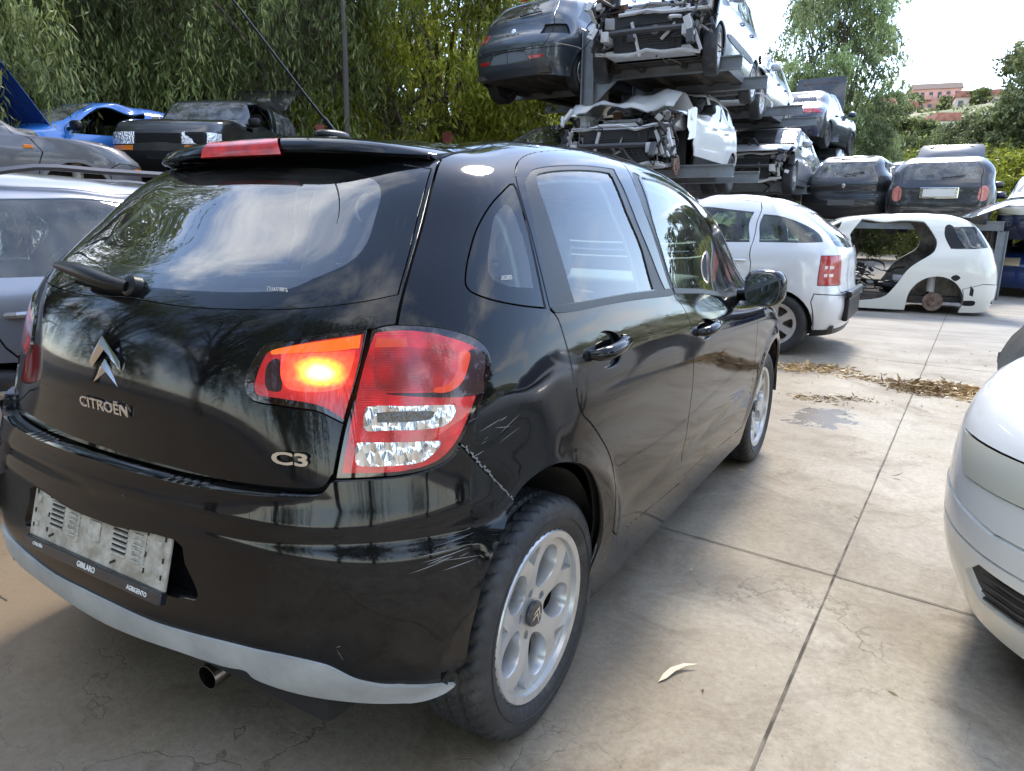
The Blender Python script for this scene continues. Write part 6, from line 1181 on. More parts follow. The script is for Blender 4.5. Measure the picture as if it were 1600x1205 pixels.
# ---------------- the yard ----------------
def concrete():
    m = bpy.data.materials.new('concrete'); m.use_nodes = True; nt = m.node_tree; b = nt.nodes['Principled BSDF']; N = nt.nodes.new; K = nt.links.new
    g = N('ShaderNodeNewGeometry'); P = g.outputs['Position']
    def noise(sc_, det=8, ro=.6, dist=0, vec=None):
        n = N('ShaderNodeTexNoise'); n.inputs['Scale'].default_value = sc_; n.inputs['Detail'].default_value = det; n.inputs['Roughness'].default_value = ro; n.inputs['Distortion'].default_value = dist; K(vec or P, n.inputs['Vector']); return n.outputs[0]
    def ramp(x, *st):
        r = N('ShaderNodeValToRGB'); e = r.color_ramp.elements; e[0].position, e[0].color = st[0][0], (*st[0][1], 1); e[1].position, e[1].color = st[-1][0], (*st[-1][1], 1)
        for p, c in st[1:-1]: k = e.new(p); k.color = (*c, 1)
        K(x, r.inputs[0]); return r.outputs[0]
    def mixc(f, a, c, mode='MIX'):
        x = N('ShaderNodeMixRGB'); x.blend_type = mode
        for i, v in ((0, f), (1, a), (2, c)):
            if isinstance(v, (int, float)): x.inputs[i].default_value = v
            elif isinstance(v, tuple): x.inputs[i].default_value = (*v, 1)
            else: K(v, x.inputs[i])
        return x.outputs[0]
    def math_(op, a, c=0):
        x = N('ShaderNodeMath'); x.operation = op
        for i, v in ((0, a), (1, c)):
            if isinstance(v, (int, float)): x.inputs[i].default_value = v
            else: K(v, x.inputs[i])
        return x.outputs[0]
    base = ramp(noise(.9, 10, .65, .4), (.32, (.225, .185, .130)), (.5, (.33, .285, .215)), (.68, (.41, .37, .30)))
    fine = ramp(noise(38, 8, .75), (.3, (.62, .60, .57)), (.7, (1.12, 1.12, 1.12))); col = mixc(.8, base, fine, 'MULTIPLY')
    st1 = ramp(noise(2.6, 12, .72, 1.2), (.50, (0, 0, 0)), (.66, (1, 1, 1))); col = mixc(math_('MULTIPLY', st1, .62), col, (.135, .10, .066))
    # brown dirt with shade painted into the colour, stronger towards the left
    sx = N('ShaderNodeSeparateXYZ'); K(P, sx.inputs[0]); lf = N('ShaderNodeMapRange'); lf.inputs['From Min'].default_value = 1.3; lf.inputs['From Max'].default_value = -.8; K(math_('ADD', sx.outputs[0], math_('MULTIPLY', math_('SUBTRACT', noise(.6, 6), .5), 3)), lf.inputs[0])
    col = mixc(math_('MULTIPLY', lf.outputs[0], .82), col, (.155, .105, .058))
    far = N('ShaderNodeMapRange'); far.inputs['From Min'].default_value = 5.5; far.inputs['From Max'].default_value = 9; K(sx.outputs[1], far.inputs[0])
    mp = N('ShaderNodeMapping'); mp.inputs['Scale'].default_value = (.5, 3.2, 1); K(P, mp.inputs[0]); strk = ramp(noise(1.3, 8, .6, .3, mp.outputs[0]), (.35, (.20, .185, .165)), (.65, (.36, .34, .31))); col = mixc(math_('MULTIPLY', far.outputs[0], .7), col, strk)
    sp = ramp(noise(95, 2, .5), (.66, (0, 0, 0)), (.72, (1, 1, 1))); col = mixc(math_('MULTIPLY', sp, .5), col, (.06, .05, .04))
    # cracks
    wv = N('ShaderNodeVectorMath'); wv.operation = 'ADD'; nn = N('ShaderNodeTexNoise'); nn.inputs['Scale'].default_value = 3; nn.inputs['Detail'].default_value = 6; K(P, nn.inputs['Vector']); sc2 = N('ShaderNodeVectorMath'); sc2.operation = 'SCALE'; sc2.inputs['Scale'].default_value = .9; K(nn.outputs['Color'], sc2.inputs[0]); K(P, wv.inputs[0]); K(sc2.outputs[0], wv.inputs[1])
    crk = []
    for s_, w_ in ((1.15, .008), (3.4, .012)):
        v = N('ShaderNodeTexVoronoi'); v.feature = 'DISTANCE_TO_EDGE'; v.inputs['Scale'].default_value = s_; K(wv.outputs[0], v.inputs['Vector']); crk.append(ramp(v.outputs['Distance'], (0, (1, 1, 1)), (w_, (0, 0, 0))))
    msk = ramp(noise(.8, 4), (.46, (0, 0, 0)), (.60, (1, 1, 1))); msk2 = ramp(noise(1.7, 4), (.54, (0, 0, 0)), (.64, (1, 1, 1)))
    ck = math_('MAXIMUM', math_('MULTIPLY', crk[0], msk), math_('MULTIPLY', crk[1], msk2)); col = mixc(math_('MULTIPLY', ck, .55), col, (.065, .05, .036))
    of = N('ShaderNodeVectorMath'); of.operation = 'SUBTRACT'; K(P, of.inputs[0]); of.inputs[1].default_value = (.98, 3.65, 0); sc3 = N('ShaderNodeVectorMath'); sc3.operation = 'MULTIPLY'; K(of.outputs[0], sc3.inputs[0]); sc3.inputs[1].default_value = (2.2, 1.15, 0); ln_ = N('ShaderNodeVectorMath'); ln_.operation = 'LENGTH'; K(sc3.outputs[0], ln_.inputs[0])
    wet = ramp(math_('ADD', ln_.outputs['Value'], math_('MULTIPLY', math_('SUBTRACT', noise(4.5, 8, .7), .5), 1.9)), (.30, (1, 1, 1)), (.42, (0, 0, 0))); col = mixc(math_('MULTIPLY', wet, .6), col, (.13, .11, .09))
    K(col, b.inputs['Base Color'])
    b.inputs['Specular IOR Level'].default_value = .35; K(mixc(wet, ramp(noise(1.4, 6), (.4, (.62,)*3), (.7, (.85,)*3)), (.12, .12, .12)), b.inputs['Roughness'])
    bu = N('ShaderNodeBump'); bu.inputs['Strength'].default_value = .35; bu.inputs['Distance'].default_value = .006; K(math_('SUBTRACT', noise(30, 8, .7), math_('MULTIPLY', ck, .6)), bu.inputs['Height']); K(bu.outputs[0], b.inputs['Normal'])
    return m
def leaf_mat(name, c1, c2, c3, tl=.35):
    m = bpy.data.materials.new(name); m.use_nodes = True; nt = m.node_tree; nt.nodes.clear(); N = nt.nodes.new; K = nt.links.new
    g = N('ShaderNodeNewGeometry'); r = N('ShaderNodeValToRGB'); e = r.color_ramp.elements; e[0].color = (*c1, 1); e[1].color = (*c3, 1); k = e.new(.55); k.color = (*c2, 1); K(g.outputs['Random Per Island'], r.inputs[0])
    n = N('ShaderNodeTexNoise'); n.inputs['Scale'].default_value = .55; K(g.outputs['Position'], n.inputs['Vector']); mr = N('ShaderNodeMapRange'); mr.inputs['From Min'].default_value = .35; mr.inputs['From Max'].default_value = .65; mr.inputs['To Min'].default_value = .42; mr.inputs['To Max'].default_value = 1.6; K(n.outputs[0], mr.inputs[0])
    mu = N('ShaderNodeVectorMath'); mu.operation = 'SCALE'; K(r.outputs[0], mu.inputs[0]); K(mr.outputs[0], mu.inputs['Scale'])
    d = N('ShaderNodeBsdfPrincipled'); d.inputs['Roughness'].default_value = .45; d.inputs['Specular IOR Level'].default_value = .3; K(mu.outputs[0], d.inputs['Base Color']); t = N('ShaderNodeBsdfTranslucent'); K(mu.outputs[0], t.inputs[0])
    x = N('ShaderNodeMixShader'); x.inputs[0].default_value = tl; K(d.outputs[0], x.inputs[1]); K(t.outputs[0], x.inputs[2]); o = N('ShaderNodeOutputMaterial'); K(x.outputs[0], o.inputs[0]); return m
def leaves_mesh(name, C, D, L_, Wd, rng):
    """leaf blades: base points C, directions D, lengths, widths -> two-facet curved leaves"""
    n = len(C); D = D/np.linalg.norm(D, axis=1)[:, None]; s = np.cross(D, rng.normal(size=(n, 3))); s /= np.linalg.norm(s, axis=1)[:, None]; nn = np.cross(D, s)
    L_ = L_[:, None]; Wd = Wd[:, None]; mid = C+D*L_*.5+nn*L_*.07; tip = C+D*L_-nn*L_*.06
    V = np.stack([C, mid+s*Wd*.5, mid-s*Wd*.5, tip], 1).reshape(-1, 3); i = np.arange(n)*4
    F_ = np.stack([i, i+1, i+2, i+1, i+3, i+2], 1).reshape(-1, 3)
    me = bpy.data.meshes.new(name); me.vertices.add(len(V)); me.vertices.foreach_set('co', V.ravel()); me.loops.add(len(F_)*3); me.loops.foreach_set('vertex_index', F_.ravel()); me.polygons.add(len(F_))
    me.polygons.foreach_set('loop_start', np.arange(len(F_))*3); me.polygons.foreach_set('loop_total', np.full(len(F_), 3)); me.update(calc_edges=True); return me
def hanging_crown(name, seed, R, H0, H1, strands, per, leaf=.15, droop=1.0, wid=.16, clumps=26, seglen=(.5, 1.5), spread=.35):
    rng = np.random.default_rng(seed); cl = []
    for k in range(clumps):
        th = rng.uniform(0, 2*math.pi); h = rng.uniform(0, 1); rr = R*math.sqrt(rng.uniform(.08, 1))*(1-.55*abs(h-.42)**1.3); cl.append((rr*math.cos(th), rr*math.sin(th), H0+(H1-H0)*h, rng.uniform(.5, 1.15)*R*.29))
    cl = np.array(cl); k = rng.integers(0, clumps, strands); d = rng.normal(size=(strands, 3)); d /= np.linalg.norm(d, axis=1)[:, None]; rad = cl[k, 3]*rng.uniform(.35, 1, strands)**.5
    S0 = cl[k, :3]+d*rad[:, None]*[1, 1, .8]; ln = rng.uniform(*seglen, strands); out = d*[1, 1, .25]*spread+rng.normal(size=(strands, 3))*.12
    t = np.linspace(.03, 1, per)[None, :, None]; Pn = S0[:, None, :]+out[:, None, :]*ln[:, None, None]*np.sqrt(t)*1.0+np.array([0, 0, -1])*droop*ln[:, None, None]*t**1.35; Pn = Pn+rng.normal(size=Pn.shape)*.025
    Dr = np.array([0, 0, -1.0])*droop+rng.normal(size=Pn.shape)*.42; C = Pn.reshape(-1, 3); D = Dr.reshape(-1, 3); n = len(C)
    return leaves_mesh(name, C, D, rng.uniform(.6, 1.25, n)*leaf, rng.uniform(.7, 1.3, n)*leaf*wid, rng), cl
def trunk_mb(cl, H0, seed, r0=.22, lean=(0, 0)):
    r = random.Random(seed); b = MB(); top = (cl[:, 0].mean()+lean[0], cl[:, 1].mean()+lean[1], H0+1.5); pts = [(0, 0, -.1), (.1*r.uniform(-1, 1), .1, H0*.35), (.15*r.uniform(-1, 1), -.1, H0*.8), top]; sp = smooth(pts, False, 5)
    b.tube(sp, [r0*(1-.5*i/(len(sp)-1)) for i in range(len(sp))], 9)
    for c in cl:
        s_ = sp[r.randint(len(sp)//2, len(sp)-1)]; mid = [(s_[i]+c[i])/2+r.uniform(-.3, .3) for i in range(2)]+[(s_[2]+c[2])/2+.4]; q = smooth([s_, tuple(mid), tuple(c[:3])], False, 4); b.tube(q, [r0*.38*(1-.85*i/(len(q)-1)) for i in range(len(q))], 5)
    return b
TREES = {}
def tree(kind, label, loc, rz, s=1, group=None, cat='tree', name='tree'):
    """kind -> (crown mesh, trunk mesh) shared by its copies"""
    t = empty(name, loc, rz); t.scale = (s, s, s); tag(t, label, cat, group)
    cm, tm, ml, mt = TREES[kind]; c = link('crown', cm, None, t); k = link('trunk', tm, None, t)
    if not cm.materials: cm.materials.append(ml); tm.materials.append(mt)
    return t
def prep_trees():
    bark = mat('bark', (.10, .075, .055), rough=.95, var=.5, vscale=5, bump=.6, bscale=20)
    mid_ = leaf_mat('leaf_mid', (.08, .105, .03), (.19, .225, .065), (.40, .42, .17)); dk = leaf_mat('leaf_dark', (.06, .085, .025), (.145, .18, .05), (.31, .34, .13)); yl = leaf_mat('leaf_yellow', (.11, .13, .016), (.24, .27, .03), (.42, .42, .07), .45); pale = leaf_mat('leaf_pale', (.15, .20, .08), (.28, .34, .15), (.42, .47, .25), .45); bush = leaf_mat('leaf_bush', (.06, .085, .025), (.14, .17, .055), (.27, .28, .11)); ol = leaf_mat('leaf_olive', (.10, .12, .05), (.19, .215, .09), (.30, .32, .15))
    for nm, seed, ml, a in (('willowA', 1, dk, (3.1, 2.2, 10.5, 2100, 24)), ('willowB', 2, mid_, (2.9, 1.8, 9.5, 2100, 24)), ('willowC', 3, dk, (3.2, 2.4, 11, 2100, 24))):
        me, cl = hanging_crown('crown', seed, *a, leaf=.165, clumps=42, spread=.5); TREES[nm] = (me, None, ml, bark); tb = trunk_mb(cl, a[1], seed).build('trunk', None); tm = tb.data; bpy.data.objects.remove(tb); TREES[nm] = (me, tm, ml, bark)
    for nm, seed, ml, a, kw in (('yellow', 5, yl, (2.6, 1.2, 8.5, 3000, 18), dict(leaf=.16, clumps=34, droop=.7, spread=.7, wid=.26, seglen=(.4, 1.1))), ('pale', 6, pale, (3.7, 1.2, 11.0, 5200, 16), dict(leaf=.19, clumps=64, seglen=(.3, .9), droop=.45, wid=.38, spread=.9)), ('pale2', 7, ol, (3.2, .9, 9.0, 3400, 14), dict(leaf=.24, clumps=40, seglen=(.3, .9), droop=.3, wid=.38, spread=.8)),
                                ('shrub', 8, bush, (1.7, .3, 3.2, 1000, 14), dict(leaf=.15, clumps=20, seglen=(.3, .8), droop=.2, wid=.35, spread=.9)), ('yshrub', 9, yl, (1.6, .2, 2.8, 1000, 12), dict(leaf=.14, clumps=18, seglen=(.3, .8), droop=.1, wid=.35, spread=.9)),
                                ('farA', 10, bush, (3.2, .6, 5.6, 900, 9), dict(leaf=.5, clumps=22, seglen=(.4, 1.1), droop=.1, wid=.6, spread=1)), ('farB', 11, ol, (2.8, .6, 6.5, 900, 9), dict(leaf=.45, clumps=22, seglen=(.4, 1.1), droop=.1, wid=.6, spread=1))):
        me, cl = hanging_crown('crown', seed, *a, **kw); tb = trunk_mb(cl, a[1], seed, .16 if 'shrub' in nm else .2).build('trunk', None); tm = tb.data; bpy.data.objects.remove(tb); TREES[nm] = (me, tm, ml, bark)
YARD = (1.556, -1.427)
def pol(brg, d, z=0):
    """ground point: compass bearing in degrees (from +y towards +x) and metres from the middle of the yard"""
    return (YARD[0]+d*math.sin(R_(brg)), YARD[1]+d*math.cos(R_(brg)), z)
def hill_z(x, y):
    d = math.hypot(x-5, y); a = math.atan2(x, y); t = max(0, min(1, (d-34)/210)); k = t*t*(3-2*t); right = 1-.35*max(0, min(1, (a-.02)/.5)); left = max(0, min(1, (a+1.35)/.8))
    return 29*k*(.55+.45*left)*right+2.6*math.sin(x*.05+1)*math.sin(y*.043)*min(1, t*3)+1.0*math.sin(x*.15)*math.cos(y*.13)*min(1, t*4)-.06
def build_setting():
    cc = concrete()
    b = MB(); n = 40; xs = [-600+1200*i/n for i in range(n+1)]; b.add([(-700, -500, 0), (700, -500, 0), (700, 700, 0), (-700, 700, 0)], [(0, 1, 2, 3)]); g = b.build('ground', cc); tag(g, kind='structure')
    jm = mat('joint_dirt', (.11, .092, .07), rough=.95, var=.5, vscale=8); rj = random.Random(3)
    def joint(name, p, q, w):
        k = 90; vs = []; dx_, dy_ = q[0]-p[0], q[1]-p[1]; l = math.hypot(dx_, dy_); nx, ny = -dy_/l, dx_/l
        for i in range(k+1):
            t = i/k; o = rj.uniform(-.0015, .0015); ww = w*rj.uniform(.6, 1.2)/2; x, y = p[0]+dx_*t+nx*o, p[1]+dy_*t+ny*o; vs += [(x+nx*ww, y+ny*ww, .004), (x-nx*ww, y-ny*ww, .004)]
        bb = MB(); bb.add(vs, [(2*i, 2*i+1, 2*i+3, 2*i+2) for i in range(k)]); tag(bb.build(name, jm), kind='structure')
    joint('path_joint', (1.10, -6), (1.95, 17.5), .0075); joint('path_joint', (-3.0, 1.69), (6, .82), .007); joint('path_joint', (-6, 6.95), (8, 5.55), .010); joint('path_joint', (-9, -.05), (-1.0, -.43), .008); joint('path_joint', (-2.9, -6), (-2.05, 17), .010); joint('path_joint', (-3, 11.4), (8, 10.3), .008); joint('path_joint', (-6, -3.1), (6, -4.2), .010)
    # leaf litter
    lm = leaf_mat('dry_leaf', (.20, .12, .05), (.44, .30, .14), (.66, .50, .28), .1); rng = np.random.default_rng(12)
    def litter(name, label, cx, cy, sx, sy, n, hgt, ang=0, size=.07):
        u = rng.normal(size=(n, 2))*.5; c, s_ = math.cos(ang), math.sin(ang); X = u[:, 0]*sx; Y = u[:, 1]*sy; Y = Y+.25*sy*np.sin(X*4/sx); P_ = np.stack([cx+X*c-Y*s_, cy+X*s_+Y*c, .008+hgt*np.exp(-(u**2).sum(1)*2)*rng.uniform(0, 1, n)], 1); D = rng.normal(size=(n, 3))*[1, 1, .18]
        me = leaves_mesh(name, P_, D, rng.uniform(.5, 1.5, n)*size, rng.uniform(.10, .30, n)*size, rng); me.materials.append(lm); o = link(name, me); tag(o, label, 'leaf litter', None, 'stuff')
    litter('leaf_litter', 'long heap of dry tan leaves and bark on the concrete', 1.68, 5.0, .46, .20, 1500, .07, -.22); litter('leaf_litter', 'small brown leaf heap beside the silver compact car', .66, 5.32, .42, .22, 420, .035, 0); litter('leaf_litter', 'thin scatter of dark bark near the front wheel', .87, 4.15, .20, .12, 130, .015, 0, .05); litter('leaf_litter', 'tiny scatter of bark pieces in the open yard', 1.15, 4.30, .16, .05, 60, .01, 0, .05)
    litter('leaf_litter', 'sparse single leaves strewn over the yard', 1.6, 3.2, 3.2, 4.5, 60, .0, 0, .05)
    lf = MB(); pts = [(-.075, -.02), (-.045, .000), (-.010, .013), (.035, .012), (.075, -.008), (.035, .0), (-.005, -.004), (-.045, -.018)]; lf.prism([(x, y) for x, y in pts], 0, .0015); lo = lf.build('fallen_leaf', mat('straw_leaf', (.62, .52, .36), rough=.6)); lo.location = (1.045, .39, .010); lo.rotation_euler = (.1, -.06, 1.55-.6); tag(lo, 'single curved straw coloured leaf on the concrete near the rear wheel', 'leaf')
    gv = MB(); rg = random.Random(77)
    for k in range(420):
        d_ = rg.uniform(.5, 1)**.8*9; a_ = rg.uniform(-1.1, .35); x, y = YARD[0]+d_*math.sin(a_), YARD[1]+d_*math.cos(a_); s_ = rg.uniform(.002, .009)
        vs_ = [(x+s_*rg.uniform(.5, 1.3)*math.cos(t), y+s_*rg.uniform(.5, 1.3)*math.sin(t), .004) for t in (0, 1.3, 2.5, 3.8, 5.1)]; gv.add(vs_+[(x, y, .004+s_*.7)], [(i, (i+1) % 5, 5) for i in range(5)])
    tag(gv.build('grit', mat('grit_stone', (.12, .10, .08), rough=.9, var=.6, vscale=3)), 'fine grit and crumbs scattered over the concrete', 'grit', None, 'stuff')
    # hill
    hb = MB(); vs = []; nx, ny = 90, 80
    for i in range(nx+1):
        for j in range(ny+1): x = -330+620*i/nx; y = 26+430*(j/ny)**1.35; vs.append((x, y, hill_z(x, y)))
    hb.add(vs, [(i*(ny+1)+j, (i+1)*(ny+1)+j, (i+1)*(ny+1)+j+1, i*(ny+1)+j+1) for i in range(nx) for j in range(ny)], True)
    tag(hb.build('hill', mat('hill_scrub', (.17, .18, .08), rough=1, col2=(.42, .36, .23), vscale=.06, cmin=.42, cmax=.62, bump=.5, bscale=.5)), kind='structure')
    # scrub
    rng = np.random.default_rng(5); n = 30000; X = rng.uniform(-170, 120, n); Y = 40+rng.uniform(0, 1, n)**1.3*240; cell = rng.integers(0, 900, n); bx = rng.uniform(-170, 120, 900); by = 38+rng.uniform(0, 1, 900)**1.3*220; br = rng.uniform(1.0, 2.8, 900)
    d = rng.normal(size=(n, 3)); d /= np.linalg.norm(d, axis=1)[:, None]; C = np.stack([bx[cell], by[cell], np.array([hill_z(a, c) for a, c in zip(bx, by)])[cell]+br[cell]*.45], 1)+d*br[cell, None]*[1, 1, .75]
    me = leaves_mesh('scrub', C, rng.normal(size=(n, 3)), rng.uniform(.5, 1.1, n), rng.uniform(.3, .6, n), rng); me.materials.append(leaf_mat('leaf_scrub', (.08, .10, .035), (.19, .20, .08), (.36, .33, .18))); tag(link('scrub', me), 'dense green and straw scrub covering the hillside', 'scrub', None, 'stuff')
    # trees
    gA = 'drooping trees behind the left cars'
    for i, (brg_, d_, kd, s_, lab_) in enumerate(((-72.74, 13.5, 'willowB', 1.0, 'drooping dark tree beyond the left frame edge, nearest the yard'), (-65.03, 17, 'willowA', .98, 'dark drooping tree behind the grey hatchback at far left'), (-59.19, 17.0, 'willowC', 1.0, 'dark drooping tree right behind the azure hatchback'), (-52.85, 17.5, 'willowB', 1.08, 'dark drooping tree behind the boxy black hatchback'), (-46.81, 16.2, 'willowA', 1.0, 'dark drooping tree above the aerial'), (-41.11, 19.5, 'willowC', .9, 'dark drooping tree left of the yellowish tree'), (-62.57, 25, 'pale2', 1.45, 'tall leafy tree in the second row at far left'), (-50.0, 25, 'pale2', 1.5, 'tall leafy tree in the second row above the boxy black hatchback'))):
        tree(kd, lab_, pol(brg_, d_), i*1.7, s_, gA, name='willow_tree')
    tree('yellow', 'yellow-green tree left of the stacked grey hatchback', pol(-36.19, 16.5), .5, 1.12, None, name='willow_tree'); tree('yellow', 'yellow-green tree partly behind the stacked grey hatchback', pol(-31.19, 22), 2.5, .85, None, name='willow_tree'); tree('willowA', 'dark tree seen between the rack tiers', pol(-27.68, 26), 1.0, .55, None)
    tree('shrub', 'dark green shrub under the stacked grey hatchback', pol(-32.69, 21), 0, 1.15, None, 'shrub', 'shrub'); tree('shrub', 'dark green shrub left of the rack post', pol(-28.68, 23), 1, 1.3, None, 'shrub', 'shrub')
    tree('pale', 'tall pale green tree right of the stacked cars', pol(-8.4, 30), 0, .92).scale = (.62, .62, .93); tree('pale', 'pale green tree top rising behind the stacked cars', pol(-10.27, 36), 2, .55); tree('pale2', 'olive green tree at the foot of the tall pale tree', pol(-6.12, 31), 4, .42)
    for brg_, d_, kd, s_, lab_ in ((3.38, 30, 'pale2', .55, 'broad olive tree at the right above the navy car'), (1.26, 36, 'pale2', .62, 'bushy olive tree right of the raised bonnet'), (-1.41, 40, 'yshrub', 1.5, 'yellowish bush behind the raised bonnet'), (-3.16, 37, 'yshrub', 1.5, 'yellow-green bush above the black deck hatchback'), (-4.56, 42, 'shrub', 1.4, 'low green bush left of the yellow-green ones'), (-0.09, 30, 'shrub', .9, 'small dark bush between olive trees'), (4.33, 26, 'yshrub', 1.2, 'yellow bush at the right frame edge'), (2.26, 24, 'yshrub', .85, 'yellow-green bush right of the small hatchback on the deck'), (-5.78, 29, 'shrub', .9, 'dark bush behind the champagne hatchback'), (5.98, 30, 'pale2', .8, 'olive tree beyond the right frame edge')):
        tree(kd, lab_, pol(brg_, d_), brg_, s_, None, 'tree' if 'tree' in lab_ else 'bush', 'tree' if 'tree' in lab_ else 'bush')
    rt = random.Random(9); gh = 'trees scattered over the hillside'
    for i in range(34):
        brg_ = rt.uniform(-9.17, 7.56); d_ = rt.uniform(70, 235); p = pol(brg_, d_); kd = rt.choice(['farA', 'farB', 'farA'])
        tree(kd, 'small round dark tree standing on the distant hillside' if kd == 'farA' else 'slim olive green tree standing on the distant hillside', (p[0], p[1], hill_z(p[0], p[1])-.3), rt.uniform(0, 6), rt.uniform(.6, 1.15), gh, name='hill_tree')
    # houses on the hill
    def house(name, label, brg_, d_, w, dp, fl, colr, roofc, rz=0, bays=4, sink=0):
        p = pol(brg_, d_); z = hill_z(p[0], p[1])-.8-sink; r = empty(name, (p[0], p[1], z), -math.atan2(p[0]-YARD[0], p[1]-YARD[1])+rz); tag(r, label, 'building'); hh = fl*3.0
        b = MB(); b.box((0, 0, hh/2), (w, dp, hh)); wl = b.build('wall', mat('wall_'+name+str(brg_), colr, rough=.9, var=.12, vscale=.5), r)
        b = MB(); b.prism([(-w/2-.4, 0), (w/2+.4, 0), (w/2-.2, 1.3), (-w/2+.2, 1.3)], -dp/2-.4, dp/2+.4, Matrix.Translation((0, 0, hh+.003)) @ Matrix.Rotation(math.pi/2, 4, 'X')); b.build('roof', mat('roof_tile', (.30, .13, .09), rough=.9, var=.3, vscale=1) if roofc else mat('roof_flat', (.4, .3, .26), rough=.9), r)
        for f_ in range(fl):
            for k in range(bays):
                x = -w/2+w*(k+.5)/bays; q = MB(); q.box((x, -dp/2-.02, 1.5+3*f_), (w/bays*.42, .08, 1.5)); wn_ = q.build('window', mat('dark_window', (.03, .035, .04), rough=.15), r)
                q = MB(); q.box((x, -dp/2-.05, .72+3*f_), (w/bays*.5, .12, .1)); q.build('sill', mat('sill_stone', (.5, .46, .42), rough=.8), wn_)
            if fl > 1 and bays > 2:
                for x in (-w*.22, w*.22): q = MB(); q.box((x, -dp/2-.65, .35+3*f_), (w*.30, 1.25, .18)); q.box((x, -dp/2-1.24, .85+3*f_), (w*.30, .07, .85)); q.build('balcony', mat('balcony_pink', (.55, .30, .24), rough=.9), r)
        return r
    house('apartment_building', 'large pink apartment block with balconies on the hilltop', -1.99, 232, 11.8, 10, 3, (.62, .34, .27), False, .12, 6)
    house('apartment_building', 'pink apartment block at the right end of the hilltop', 4.0, 225, 11, 10, 2, (.60, .33, .26), False, -.1, 6, -.5)
    house('villa', 'pale yellow house lower left on the hillside', -4.08, 190, 7, 6, 1, (.60, .52, .34), True, .3, 3); house('villa', 'small cream house left of the yellow one on the slope', -4.88, 170, 5, 5, 1, (.58, .54, .42), True, -.2, 2)
    house('villa', 'long low house with tiled roof right of the green trees', 0.53, 205, 9, 6, 1, (.62, .50, .42), True, .1, 4); house('villa', 'pink house partly behind the pink block at its right', 0.17, 240, 9, 8, 2, (.62, .38, .30), True, 0, 3); house('villa', 'small white house in the middle of the slope', -1.22, 150, 4, 4, 1, (.66, .64, .58), True, .4, 2)
    p = pol(-3.28, 240); z = hill_z(p[0], p[1]); t = empty('radio_mast', (p[0], p[1], z)); tag(t, 'thin lattice radio mast on the hilltop', 'mast'); b = MB()
    for sx, sy in ((-.5, -.3), (.5, -.3), (0, .6)): b.tube([(sx, sy, 0), (sx*.3, sy*.3, 11)], .09, 5)
    for k in range(9): s_ = 1-.7*k/9; b.tube([(-.5*s_, -.3*s_, 1.2*k), (.5*s_*.92, -.3*s_*.92, 1.2*k+1.1)], .06, 4); b.tube([(.5*s_, -.3*s_, 1.2*k), (0, .6*s_, 1.2*k+1.1)], .06, 4)
    b.build('lattice', mat('mast_grey', (.35, .35, .37), rough=.6), t); b = MB()
    for k in range(3): b.box((0, -.35, 8.5+k), (.5, .18, .8), bev=.05)
    b.build('antenna_panel', mat('mast_white', (.7, .7, .7), rough=.5), t)
    # stone building seen under the upper tier
    r = empty('stone_building', pol(-25.43, 34), 0); tag(r, 'pale brick building seen through the rack under the upper tier', 'building'); r.rotation_euler = (0, 0, .45)
    bm_ = bpy.data.materials.new('brick_wall'); bm_.use_nodes = True; nt = bm_.node_tree; bt = nt.nodes.new('ShaderNodeTexBrick'); bt.inputs['Scale'].default_value = 2.2; bt.inputs['Color1'].default_value = (.50, .38, .28, 1); bt.inputs['Color2'].default_value = (.40, .29, .21, 1); bt.inputs['Mortar'].default_value = (.55, .5, .43, 1); t_ = nt.nodes.new('ShaderNodeTexCoord'); mp = nt.nodes.new('ShaderNodeMapping'); mp.inputs['Rotation'].default_value = (math.pi/2, 0, 0); nt.links.new(t_.outputs['Object'], mp.inputs[0]); nt.links.new(mp.outputs[0], bt.inputs['Vector']); nt.links.new(bt.outputs[0], nt.nodes['Principled BSDF'].inputs['Base Color']); nt.nodes['Principled BSDF'].inputs['Roughness'].default_value = .9
    b = MB(); b.box((0, 0, 3.2), (9, 6, 6.4)); b.build('wall', bm_, r); b = MB(); b.box((0, 0, 6.5), (9.6, 6.6, .25)); b.build('roof', mat('roof_tile'), r)
    for x in (-2.6, 0, 2.6): b = MB(); b.box((x, -3.01, 4.6), (1.0, .12, 1.3)); b.build('window', mat('dark_window', (.03, .035, .04), rough=.15), r)
    # utility pole, fence posts
    p = pol(-43.47, 13.6); t = empty('utility_pole', p); tag(t, 'slender dark pole rising in front of the drooping trees', 'pole'); b = MB(); b.tube([(0, 0, 0), (.05, 0, 4), (.02, 0, 9)], .055, 8, r2=.04); b.build('pole_shaft', mat('pole_wood', (.10, .09, .08), rough=.9), t); b = MB(); b.tube([(-.3, 0, 8.6), (.3, 0, 8.6)], .03, 6); b.build('cross_arm', mat('pole_wood'), t)
    # racks
    st = mat('galvanised', (.26, .29, .32), rough=.5, metal=.4, col2=(.16, .16, .16), vscale=3, cmin=.4, cmax=.75)
    rk = empty('steel_rack', (-3.24, 8.75, 0)); tag(rk, 'galvanised steel storage rack with I-beam posts and cantilever arms', 'rack')
    def ibeam(b, p, q, h, w):
        p, q = Vector(p), Vector(q); d = (q-p); l = d.length; M = frame((p+q)/2, d, (0, 0, 1) if abs(d.normalized().z) < .9 else (1, 0, 0)); b.M = M; b.box((0, h/2-.008, 0), (l, .016, w)); b.box((0, -h/2+.008, 0), (l, .016, w)); b.box((0, 0, 0), (l, h-.033, .012)); b.M = None
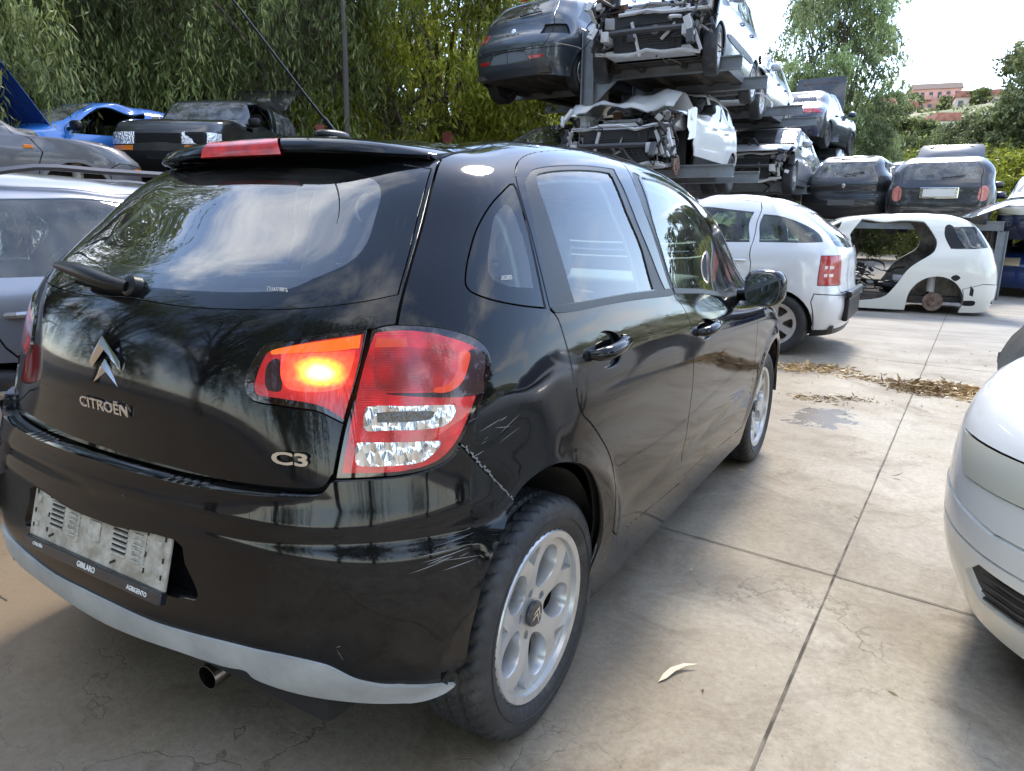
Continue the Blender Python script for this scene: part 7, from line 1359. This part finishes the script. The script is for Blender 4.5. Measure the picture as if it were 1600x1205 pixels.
    for i, y in enumerate((0, 1.55, 4.6, 6.3, 9.8, 11.6)):
        b = MB(); ibeam(b, (0, y, 0), (0, y, 3.95), .20, .17); b.box((0, y, .02), (.42, .42, .03)); b.build('post', st, rk)
        for z in (1.96, 3.33):
            for x1, (a0, a1) in ((2.2, (0, 0)), (-2.1, (0, 0))):
                y_ = y; b = MB(); y = y if x1 > 0 else y+.95; ibeam(b, (math.copysign(.105, x1), y, z), (x1, y, z), .17, .10); b.add([(math.copysign(.105, x1), y-.006, z-.09), (math.copysign(.105, x1), y-.006, z-.38), (math.copysign(.45, x1), y-.006, z-.09), (math.copysign(.105, x1), y+.006, z-.09), (math.copysign(.105, x1), y+.006, z-.38), (math.copysign(.45, x1), y+.006, z-.09)], [(0, 1, 2), (3, 5, 4), (0, 3, 4, 1), (1, 4, 5, 2), (2, 5, 3, 0)]); b.build('arm', st, rk); y = y_
    for z in (2.3, 3.62):
        b = MB(); b.tube([(0, 0, z), (0, 11.6, z)], .035, 6); b.build('brace', st, rk)
    for lab_, loc, rz_, ys, z_, xs_, colm in (('low steel rack with rust red posts carrying the cars at left', (-8.3, 2.6, 0), R_(-38), (0, 2.2, 4.4, 6.6), 1.62, 2.6, mat('rust_red', (.16, .035, .02), rough=.8, var=.3)), ('low grey deck rack carrying the black hatchbacks', (.6, 13.9, 0), 0, (0, 1.9), 1.28, 2.9, st)):
        r2 = empty('steel_rack', loc, rz_); tag(r2, lab_, 'rack')
        for y in ys:
            for x in (-xs_, xs_*.2 if len(ys) > 2 else xs_*.62): b = MB(); ibeam(b, (x, y, 0), (x, y, z_-.09 if len(ys) == 2 or x > 0 else 2.75), .16, .14); b.build('post', colm, r2)
            b = MB(); ibeam(b, (-xs_+.09, y, z_), (xs_*.62 if len(ys) == 2 else xs_*.5, y, z_), .16, .10); b.build('arm', st if len(ys) > 2 else colm, r2)
    # leaning wing panel by the right foreground
    w = empty('car_wing', (2.06, 4.95, 0), R_(18)); tag(w, 'loose grey front wing standing upright behind the white car nose', 'car part'); b = MB(); vs = []; n, k = 16, 10
    for i in range(n):
        for j in range(k):
            u, v = i/(n-1), j/(k-1); arch_ = .46*math.sqrt(max(0, 1-((u-.52)/.38)**2)) if abs(u-.52) < .38 else 0; z = arch_+(.78+.10*math.sin(u*2.4)-.25*max(0, u-.75)-arch_)*v; z = z*(.62+.38*min(1, u*3.5)) if v > .5 else z; vs.append((u*1.05-.05*math.sin(v*3.1), .07*math.sin(v*1.7)+.03*math.sin(u*3)-.10*v*v, z+.01))
    b.add(vs+[(x, y+.006, z) for x, y, z in vs], [(i*k+j, i*k+j+1, (i+1)*k+j+1, (i+1)*k+j) for i in range(n-1) for j in range(k-1)]+[tuple(n*k+q for q in (i*k+j, (i+1)*k+j, (i+1)*k+j+1, i*k+j+1)) for i in range(n-1) for j in range(k-1)], True); b.build('wing_panel', paint('wing_grey', (.16, .17, .18), dirt=.3), w)
def build_behind():
    """the rest of the yard behind the viewpoint: more cars and trees, seen in the paintwork"""
    tr = [('willowA', 9.5, -12, 1.25), ('willowC', 4.5, -11.5, 1.3), ('willowB', -1.5, -11, 1.3), ('willowC', -7, -10.5, 1.3), ('willowA', 14, -4, 1.05), ('willowB', -12, -7, 1.2), ('willowA', -16, -1, 1.1), ('pale2', 15, 3, .8)]
    for i, (kd, x, y, s_) in enumerate(tr): tree(kd, 'drooping dark tree behind the viewpoint', (x, y, 0), i*2.1, s_, 'drooping trees behind the viewpoint', name='willow_tree')
prep_trees(); build_setting(); build_behind(); build_hero(); build_cars()
